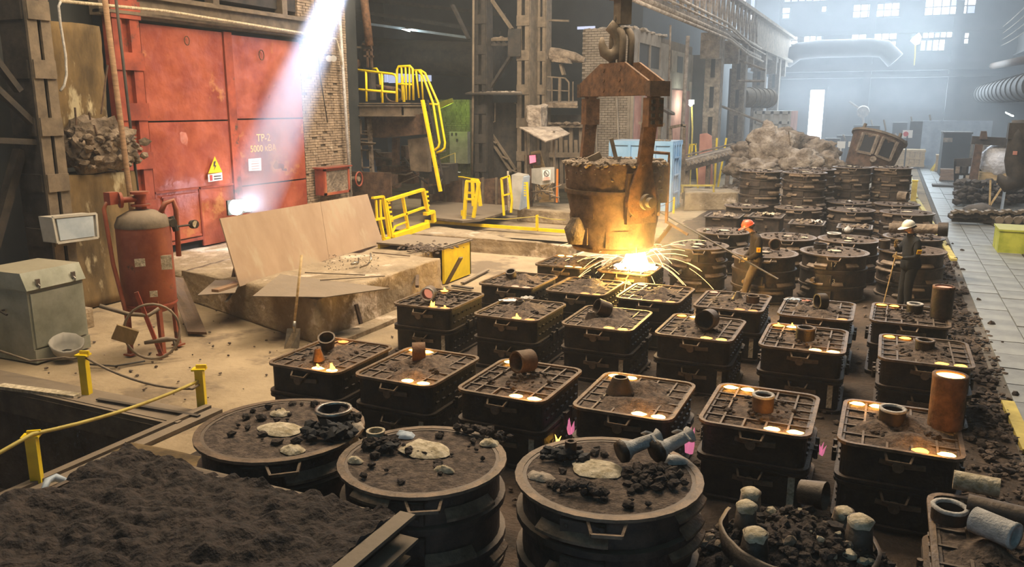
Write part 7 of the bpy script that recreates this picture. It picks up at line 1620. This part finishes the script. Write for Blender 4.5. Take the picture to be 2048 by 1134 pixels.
# yellow post
t = thing('yellow_post', 'tall yellow post at the walkway edge beside the dark stack', 'post', tuple(PZ(1826, 402, 0)))
p = PZ(1826, 402, 0); MB().box(p + ZU * .45, (.22, .2, .9)).build('post', 'yellow_dirty', t, world=True); MB().box(p + ZU * .92, (.26, .24, .05)).build('cap', 'yellow', t, world=True)
# yellow-green box
t = thing('yellow_green_box', 'yellow-green steel box with a small lid at the right edge', 'box', (3.9, 27.3, 0), 0)
MB().b2((-.85, -.55, 0), (1.2, .75, .66)).build('body', 'yellow_green', t); MB().b2((-.88, -.58, .64), (1.23, .78, .69)).build('top', 'yellow_green', t); MB().b2((.1, -.1, .69), (.75, .45, .8)).build('lid', 'yellow_dirty', t)
# black bundles
for k, (a, b, rx, rz_, lb) in enumerate(((1932, 437, .62, .3, 'large black bundle of rubber lying on the walkway edge'), (1958, 431, .6, .42, 'hump-backed black bundle behind the large one'), (1980, 442, .33, .32, 'small round black bundle at the right end'))):
    c = PZ(a, b + 6, .0); mb = MB(); ico = ICO[3]; vs = []
    for v in ico[0]:
        u = Vector(v); d = 1 + .12 * noise.noise(u * 2 + Vector((k, 0, 0))); vs.append((c.x + u.x * rx * d, c.y + u.y * .4 * d, max(0, .02 + (u.z + .75) * rz_ * d * .75)))
    mb.add(vs, ico[1]); o = mb.build('black_bundle', 'rubber', smooth=True); tag(o, lb, 'bundle', 'black bundles by the walkway')
# steel chain / track links
ch = thing('track_chain', 'heavy rusty track chain laid in two rows across the pallet', 'chain', tuple(PZ(1970, 430, 0)))
for r_, (a, b, zz) in enumerate((((1905, 432), (2070, 438), .3), ((1908, 424), (2070, 424), .5))):
    A = PZ(*a, zz); B = PZ(*b, zz)
    for k in range(24): p = A.lerp(B, k / 24); MB().box(p + ZU * .04 * math.sin(k * 1.3), (.15, .3, .09), (0, .3 * (1 if k % 2 else -1), .2)).build('chain_link', 'steel_dusty', ch, world=True)
    MB().bar(A - ZU * .1, B - ZU * .1, .12, .2).build('chain_core', 'steel_dark', ch, world=True)
t = thing('machine_bed', 'low steel bed with round bolts below the track chain', 'machine', tuple(PZ(2020, 440, 0)))
MB().bar(PZ(1985, 446, .12), PZ(2080, 450, .12), .4, .3).build('bed', 'steel_dark', t, world=True)
for k in range(4): p = PZ(1998 + k * 18, 440, .3); MB().tube([p, p - Vector((0, .15, 0))], .13, 12).build('bolt', 'steel_dusty', t, world=True)
o = MB().slab([PZ(1988, 452, .05), PZ(2075, 460, .05), PZ(2075, 444, .1), PZ(2000, 444, .1)], .02).build('silver_sheet', 'blue_grey'); tag(o, 'thin pale sheets spread on the floor by the track chain', 'sheet')
# leaning post with cross-beam and paper
t = thing('steel_gallows', 'brown steel post with a dark T-beam on top and a paper sheet', 'post', tuple(PZ(1937, 402, 0)))
Y_ = PZ(1937, 402, 0).y
def gq(x, y, d=0): return PY(x, y, Y_ + d)
MB().slab([gq(1930, 402), gq(1946, 402), gq(1965, 288), gq(1949, 288)], .35).build('post', 'rust_dark', t, world=True)
MB().bar(gq(1943, 280), gq(2060, 286), .28, .35).build('cross_beam', 'steel_dark', t, world=True); MB().slab([gq(1958, 278), gq(1974, 278), gq(1972, 262), gq(1961, 262)], .3).build('top_block', 'rust_dark', t, world=True)
MB().slab([gq(1942, 360, -.03), gq(1953, 360, -.03), gq(1958, 329, -.03), gq(1945, 329, -.03)], .02).build('paper_sheet', 'white_paper', t, world=True)
# large hanging hook
t = thing('large_hook', 'large dark crane hook hanging at the right edge', 'hook', tuple(PY(2025, 350, 36)))
P_ = [PY(x, y, 36) for x, y in ((2036, 240), (2034, 275), (2030, 320), (2036, 345), (2030, 362), (2012, 368), (2002, 358), (1998, 348))]; MB().tube(P_, [.2, .3, .36, .4, .4, .32, .18, .05], 14).build('hook', 'steel_dark', t, world=True, smooth=True)
MB().box(PY(2034, 262, 36), (.6, .5, .6)).build('hook_block', 'steel_dark', t, world=True); MB().box(PY(2030, 306, 35.6), (.14, .02, .14)).build('tag_plate', 'pink_panel', t, world=True)
MB().tube([PY(2052, 240, 36), PY(2062, -30, 36)], .06, 6).build('hoist_rope', 'steel_dark', t, world=True)
for k, (a, b, m_) in enumerate((((1981, 360), (1979, 414), 'wood'), ((2007, 370), (1978, 414), 'wood'), ((2010, 375), (2003, 420), 'blue_grey'))):
    o = MB().bar(PY(*a, 37.2), PY(*b, 37.2), .12 if k < 2 else .4, .06).build('leaning_board', m_); tag(o, ['upright pale stick below the large hook', 'slanting pale stick below the large hook', 'wide grey board below the large hook'][k], 'board')
# piles of parts behind the chain
hp = MB(); q = random.Random(77)
for i in range(260): c = PY(q.uniform(1910, 2048), q.uniform(362, 405), q.uniform(38.5, 42)); hp.rock((c.x, c.y, max(.05, c.z)), q.uniform(.08, .22), 0, i, .7)
o = hp.build('scrap_parts', 'steel_dark'); tag(o, 'dark heap of small steel parts behind the track chain', 'scrap', kind='stuff')
def crate(px, py, w_, d_, h_, label, rz=0, m_='wood'):
    p = PZ(px, py, 0); t = thing('wooden_crate', label, 'crate', tuple(p), rz, 'wooden crates along the far walkway')
    MB().b2((-w_ / 2 + .05, .05, .1), (w_ / 2 - .05, d_ - .05, h_ - .05)).build('inner_box', 'wood_dark', t); n = max(3, int(w_ / .3))
    for k in range(n): x0 = -w_ / 2 + w_ * k / n; MB().b2((x0 + .01, 0, .08), (x0 + w_ / n - .02, .05, h_)).build('plank', m_, t)
    for k in range(3): MB().b2((-w_ / 2 - .02, -.03, .1 + (h_ - .25) * k / 2), (w_ / 2 + .02, .0, .25 + (h_ - .25) * k / 2)).build('batten', m_, t)
    MB().b2((-w_ / 2, 0, h_ - .03), (w_ / 2, d_, h_)).build('lid', m_, t); MB().b2((-w_ / 2, .1, 0), (-w_ / 2 + .15, d_ - .1, .1)).build('skid', m_, t); MB().b2((w_ / 2 - .15, .1, 0), (w_ / 2, d_ - .1, .1)).build('skid', m_, t); return t
crate(1817, 336, 1.9, 1.6, 1.25, 'wooden crate left of the walkway, nearest the tilted ladle'); crate(1897, 345, 1.6, 1.2, 1.1, 'wooden crate right of the walkway with boxes on top'); crate(1899, 364, 1.0, .9, .7, 'low brown box on a dark skid right of the walkway', m_='wood_dark')
crate(1860, 312, 2.2, 1.5, 1.6, 'wooden crate at the far end of the walkway, left of the dark booth'); crate(1872, 303, 1.8, 1.5, 2.2, 'tall pale crate stack beside the dark booth'); crate(1930, 345, 1.9, 1.2, 1.9, 'pale wooden shelf crate right of the dark booth')
crate(1975, 345, 1.8, 1.2, 1.8, 'pale wooden pallet stack behind the steel post')
o = MB().box(PZ(1911, 372, .06) + ZU * .0, (2.2, .9, .12)).build('dark_skid', 'steel_dark'); tag(o, 'dark steel skid on the floor right of the walkway', 'skid')
for k, px in enumerate((1880, 1888)):
    c = PZ(px + 4, 345, 0); c = Vector((c.x, c.y + .5, 1.12)); o = MB().box(c + ZU * .14, (.35, .35, .28)).build('small_carton', 'wood'); tag(o, ['left', 'right'][k] + ' small carton on the crate right of the walkway', 'carton')
p = PZ(1865, 343, 0)
for k, dx in enumerate((0, .75)):
    t = thing('yellow_sawhorse', ['left', 'right'][k] + ' yellow sawhorse leaning beside the walkway crates', 'trestle', tuple(p + Vector((dx, 0, 0))))
    for a, b in (((0, 0, 0), (.4, .2, 1.0)), ((.45, .1, 0), (.55, .2, 1.0)), ((-.1, .5, 0), (.4, .3, 1.0)), ((.1, .1, .45), (.5, .15, .5))): MB().bar(a, b, .08).build('leg', 'yellow', t)
# booth, panels, shelf at the far right
a = PY(1882, 322, 56); b = PY(1944, 268, 56); t = thing('dark_booth', 'dark steel booth with two small pale windows', 'booth', (a.x + 1, 57, 0))
MB().b2((a.x, 56, 0), (b.x, 59, b.z)).build('body', 'dark_wall', t, world=True); MB().b2((a.x - .05, 55.9, b.z), (b.x + .05, 59, b.z + .1)).build('roof_edge', 'steel_dark', t, world=True)
for px in (1891, 1900): c = PY(px, 280, 55.95); MB().box(c, (.26, .04, .26)).build('window', 'slag_pale', t, world=True)
a = PY(1843, 275, 66); b = PY(1986, 242, 66); o = MB().b2((a.x, 66, 0), (b.x, 66.2, b.z)).build('blue_grey_partition', 'blue_grey'); tag(o, 'long pale blue-grey partition at the far right', 'partition')
t = thing('film_bundle', 'white plastic-wrapped bundle on the pallets', 'bundle', tuple(PY(2000, 340, 42)))
c = PY(1998, 322, 42); mb = MB(); ico = ICO[3]; mb.add([(c.x + v[0] * .75 * (1 + .2 * noise.noise(Vector(v) * 3)), c.y + v[1] * .5, c.z + v[2] * .75 * (1 + .2 * noise.noise(Vector(v) * 3))) for v in ico[0]], ico[1]); mb.build('wrapping', 'plastic_film', t, world=True)
MB().b2((c.x - .7, c.y - .3, 0), (c.x + .7, c.y + .4, c.z - .5)).build('pallet_load', 'wood', t, world=True)
t = thing('steel_rack', 'dark rack of shelves with bars behind the steel post', 'rack', tuple(PZ(1915, 400, 0)))
for x in (1910, 1962): MB().bar(PY(x, 322, 43), PY(x, 394, 43), .1).build('upright', 'steel_dark', t, world=True)
for y in (328, 345, 365): MB().bar(PY(1908, y, 43), PY(1990, y - 3, 43), .1, .5).build('shelf', 'steel_dark', t, world=True)
for k in range(8): MB().box(PY(1915 + k * 6.5, 340 + 17 * (k % 2), 42.8), (.16, .3, .3)).build('stored_part', ['slag_pale', 'blue_grey', 'steel_dark'][k % 3], t, world=True)
# big ribbed duct on the right
t = thing('ribbed_duct', 'large ribbed ventilation duct running along the right side', 'duct', (6.2, 60, 5.2))
a, b = PX(1955, 184, 6.4), PX(2075, 180, 6.4); a.z = b.z = (a.z + b.z) / 2; MB().tube([a, b], .72, 24).build('shell', 'steel_dark', t, world=True, smooth=True, auto=40)
n = 14
for k in range(n): p = a.lerp(b, (k + .2) / n); MB().tube([p, p + (b - a).normalized() * .16], .78, 24).build('rib', 'steel_dark', t, world=True, smooth=True, auto=40)
MB().tube([a + Vector((0, 1.2, -.1)), a], [.35, .72], 20).build('end_cone', 'steel_dark', t, world=True, smooth=True)
o = MB().tube([PX(1985, 132, 6.8), PX(2060, 118, 6.6)], .25, 12).build('rusty_pipe', 'rust_dark', smooth=True); tag(o, 'rusty insulated pipe above the ribbed duct on the right', 'pipe')
for k in range(4):
    o = MB().tube(sag(PX(1965 + 4 * k, 80 + 6 * k, 7.5), PX(2070, -6 + 18 * k, 7.0), .3), .035, 5).build('overhead_cable', 'slag'); tag(o, ['highest', 'second highest', 'third', 'lowest'][k] + ' of the cables sagging under the roof at the right', 'cable')
for y in (34, 44, 54, 66): steelcol('column_right', 8.6, y, .8, .8, 0, 14, 'steel_dark', 1.6)
struct(MB().b2((8.3, 10, 8.2), (8.9, 77, 9.6)).b2((8.1, 10, 8.1), (9.1, 77, 8.2)).build('beam_runway_right', 'steel_dark'))
t = thing('tube_lamp', 'greenish tube lamp on the right wall', 'lamp', tuple(PX(2035, 238, 7.5))); MB().bar(PX(2012, 225, 7.5), PX(2026, 232, 7.5), .08).build('tube', 'lamp_glow', t, world=True); MB().bar(PX(2012, 224, 7.55), PX(2026, 231, 7.55), .14).build('housing', 'steel_dark', t, world=True)
# bits in front of the far wall
for k, (x, y, s) in enumerate(((1682, 293, 1), (1703, 292, .8), (1555, 296, .7))):
    t = thing('stand_sign', ['white board on a stand left of the tilted ladle', 'smaller white board just left of the tilted ladle', 'small white board behind the slag heap'][k], 'sign', tuple(PY(x, y, 52)))
    c = PY(x, y, 52); MB().box(c + ZU * .1, (.45 * s, .05, .4 * s)).build('board', 'white_paper', t, world=True); MB().bar(c - ZU * .1, Vector((c.x, c.y, 0)), .07).build('stand', 'white_paper', t, world=True); MB().box((c.x, c.y, .05), (.5, .5, .08)).build('foot', 'ash', t, world=True)
q = random.Random(91)
labs = ['leftmost dim machine below the far wall', 'dim machine right of the bright doorway', 'dim machine behind the white boards', 'dim machine behind the tilted ladle', 'dim low cabinet before the booth', 'dim tall machine left of the crates', 'dim machine at the foot of the far wall, near its centre']
for k, px in enumerate((1668, 1690, 1722, 1770, 1835, 1800, 1745)):
    Y_ = 64 + 3 * (k % 3); c = PY(px, 250, Y_); t = thing('far_machine', labs[k], 'machine', (c.x, c.y, 0)); h_ = q.uniform(1.8, 3.2)
    MB().b2((-.8, -.5, 0), (.8, .6, h_ * .7)).build('base', 'far_wall', t); MB().b2((-.5, -.3, h_ * .7), (.5, .4, h_)).build('head', 'steel_dark', t); MB().tube([(.6, -.4, h_ * .6), (.9, -.5, h_ * .9), (.7, -.4, h_ * 1.15)], .07, 6).build('arm_pipe', 'steel_dusty', t, smooth=True)
c = PY(1815, 268, 60); t = thing('wall_signal', 'small red and white signal disc by the crates', 'sign', tuple(c)); MB().box(c, (.6, .05, .5)).build('plate', 'white_paper', t, world=True); MB().tube([c - Vector((.1, .03, 0)), c - Vector((.1, .08, 0))], .16, 12).build('red_disc', 'red_ink', t, world=True)
MB().bar(c, Vector((c.x, c.y, 0)), .08).build('stand', 'steel_dark', t, world=True)
t = thing('wall_fan', 'small fan lamp on a bracket on the far wall', 'lamp', tuple(FP(1725, 225))); c = FP(1727, 222); MB().tube([c + Vector((0, -.6, 0)), c + Vector((0, -1.0, -.1))], .5, 14).build('fan_head', 'slag', t, world=True); MB().tube([c + Vector((-1.2, -.5, .8)), c + Vector((0, -.8, 0)), c + Vector((.1, -.8, -1.2))], .1, 6).build('bracket', 'slag', t, world=True)
# ---- wrecked mould in the right foreground
wm = thing('broken_mold', 'broken-up round mould heaped with burnt sand and cups, right foreground', 'mold', (-.38, 6.1, 0))
RW_ = .8
MB().lathe([(RW_ - .05, 0), (RW_, 0), (RW_, .5), (RW_ + .06, .5), (RW_ + .06, .53), (RW_ - .06, .53)], 36).build('ring', 'iron', wm, smooth=True, auto=35)
def hw(x, y):
    r = math.hypot(x, y) / RW_; return .5 + (1 - r ** 2.2) * .42 + .07 * noise.noise((x * 4, y * 4, 2)) * (1 - r ** 4) + .05 * abs(noise.noise((x * 10, y * 10, 5)))
heightgrid(-RW_, RW_, -RW_, RW_, 60, 60, hw, lambda x, y: math.hypot(x, y) < RW_ + .01).build('sand', 'sand_dark', wm, smooth=True)
MB().lathe([(.5, .62), (.56, .6), (.6, .9), (.57, .9)], 30, a0=PI * .9, a1=PI * 1.5, jit=.04).build('inner_ring', 'iron_mid', wm, smooth=True)
MB().lathe([(.5, .62), (.56, .6), (.6, .85), (.57, .85)], 30, a0=-.5, a1=.5, jit=.04).build('inner_ring', 'iron_mid', wm, smooth=True)
mb = MB(); q = random.Random(14)
for i in range(420):
    a = q.uniform(0, 2 * PI); r = RW_ * .97 * math.sqrt(q.random()); x, y = r * math.cos(a), r * math.sin(a); mb.rock((x, y, hw(x, y) + .02), q.uniform(.012, .06), 0 if q.random() < .84 else (1 if q.random() < .6 else 2), i, .75)
mb.build('broken_lumps', ['sand_dark', 'slag', 'ash'], wm, kind='stuff')
for k, (x, y, h_, r, m_) in enumerate(((-.42, .35, .32, .09, 'slag'), (-.4, -.02, .3, .085, 'iron_mid'), (.42, .1, .3, .1, 'iron_mid'), (.3, .55, .25, .1, 'slag'), (-.28, -.35, .26, .1, 'iron'))):
    z0 = hw(x, y) - .08; MB().lathe([(r * 1.15, z0), (r * .85, z0 + h_), (r * .6, z0 + h_), (r * .8, z0)], 16, c=(x, y, 0), jit=.15).build('sprue_stub', m_, wm, smooth=True); MB().lathe([(.001, z0 + h_ + .02), (r * .6, z0 + h_ + .015), (r * .95, z0 + h_ - .01), (r * .9, z0 + h_ - .05)], 14, c=(x, y, 0), jit=.5).build('stub_crust', 'ash', wm, smooth=True)
MB().tube([(-.05, .55, .98), (.15, .5, 1.0)], [.1, .12], 14, caps=False).build('loose_cup', 'iron_mid', wm, smooth=True)
# ---- flask at the lower right corner
t = flask(1.18, 6.55, 'square foreground flask at the right corner with a white ring and broken white sleeves', (N_, N_, N_, N_), 1, rz=.0, group='square moulding flasks set out on the casting floor')
t.scale = (1.12, 1.15, 1.04)
def lying(px, py, z, label, r, h, az, m_, rim=None, tilt=PI / 2, **k): return put_sleeve(px, py, z, label, r, h, m_=m_, tilt=tilt, az=az, rim=rim, **k)
lying(1897, 1040, .9, 'white-rimmed round sleeve in the corner flask', .13, .12, .2, 'iron_mid', rim='ash_white', tilt=0)
lying(1950, 985, .93, 'tan stained sleeve lying along the back of the corner flask', .08, .34, 1.5, 'ash'); lying(1990, 1045, .93, 'dark sleeve lying in the middle of the corner flask', .09, .4, 1.4, 'iron_mid')
lying(1985, 1080, .95, 'broken white sleeve nearest the bottom right corner', .1, .3, 1.0, 'ash_white', rim='ash_white')
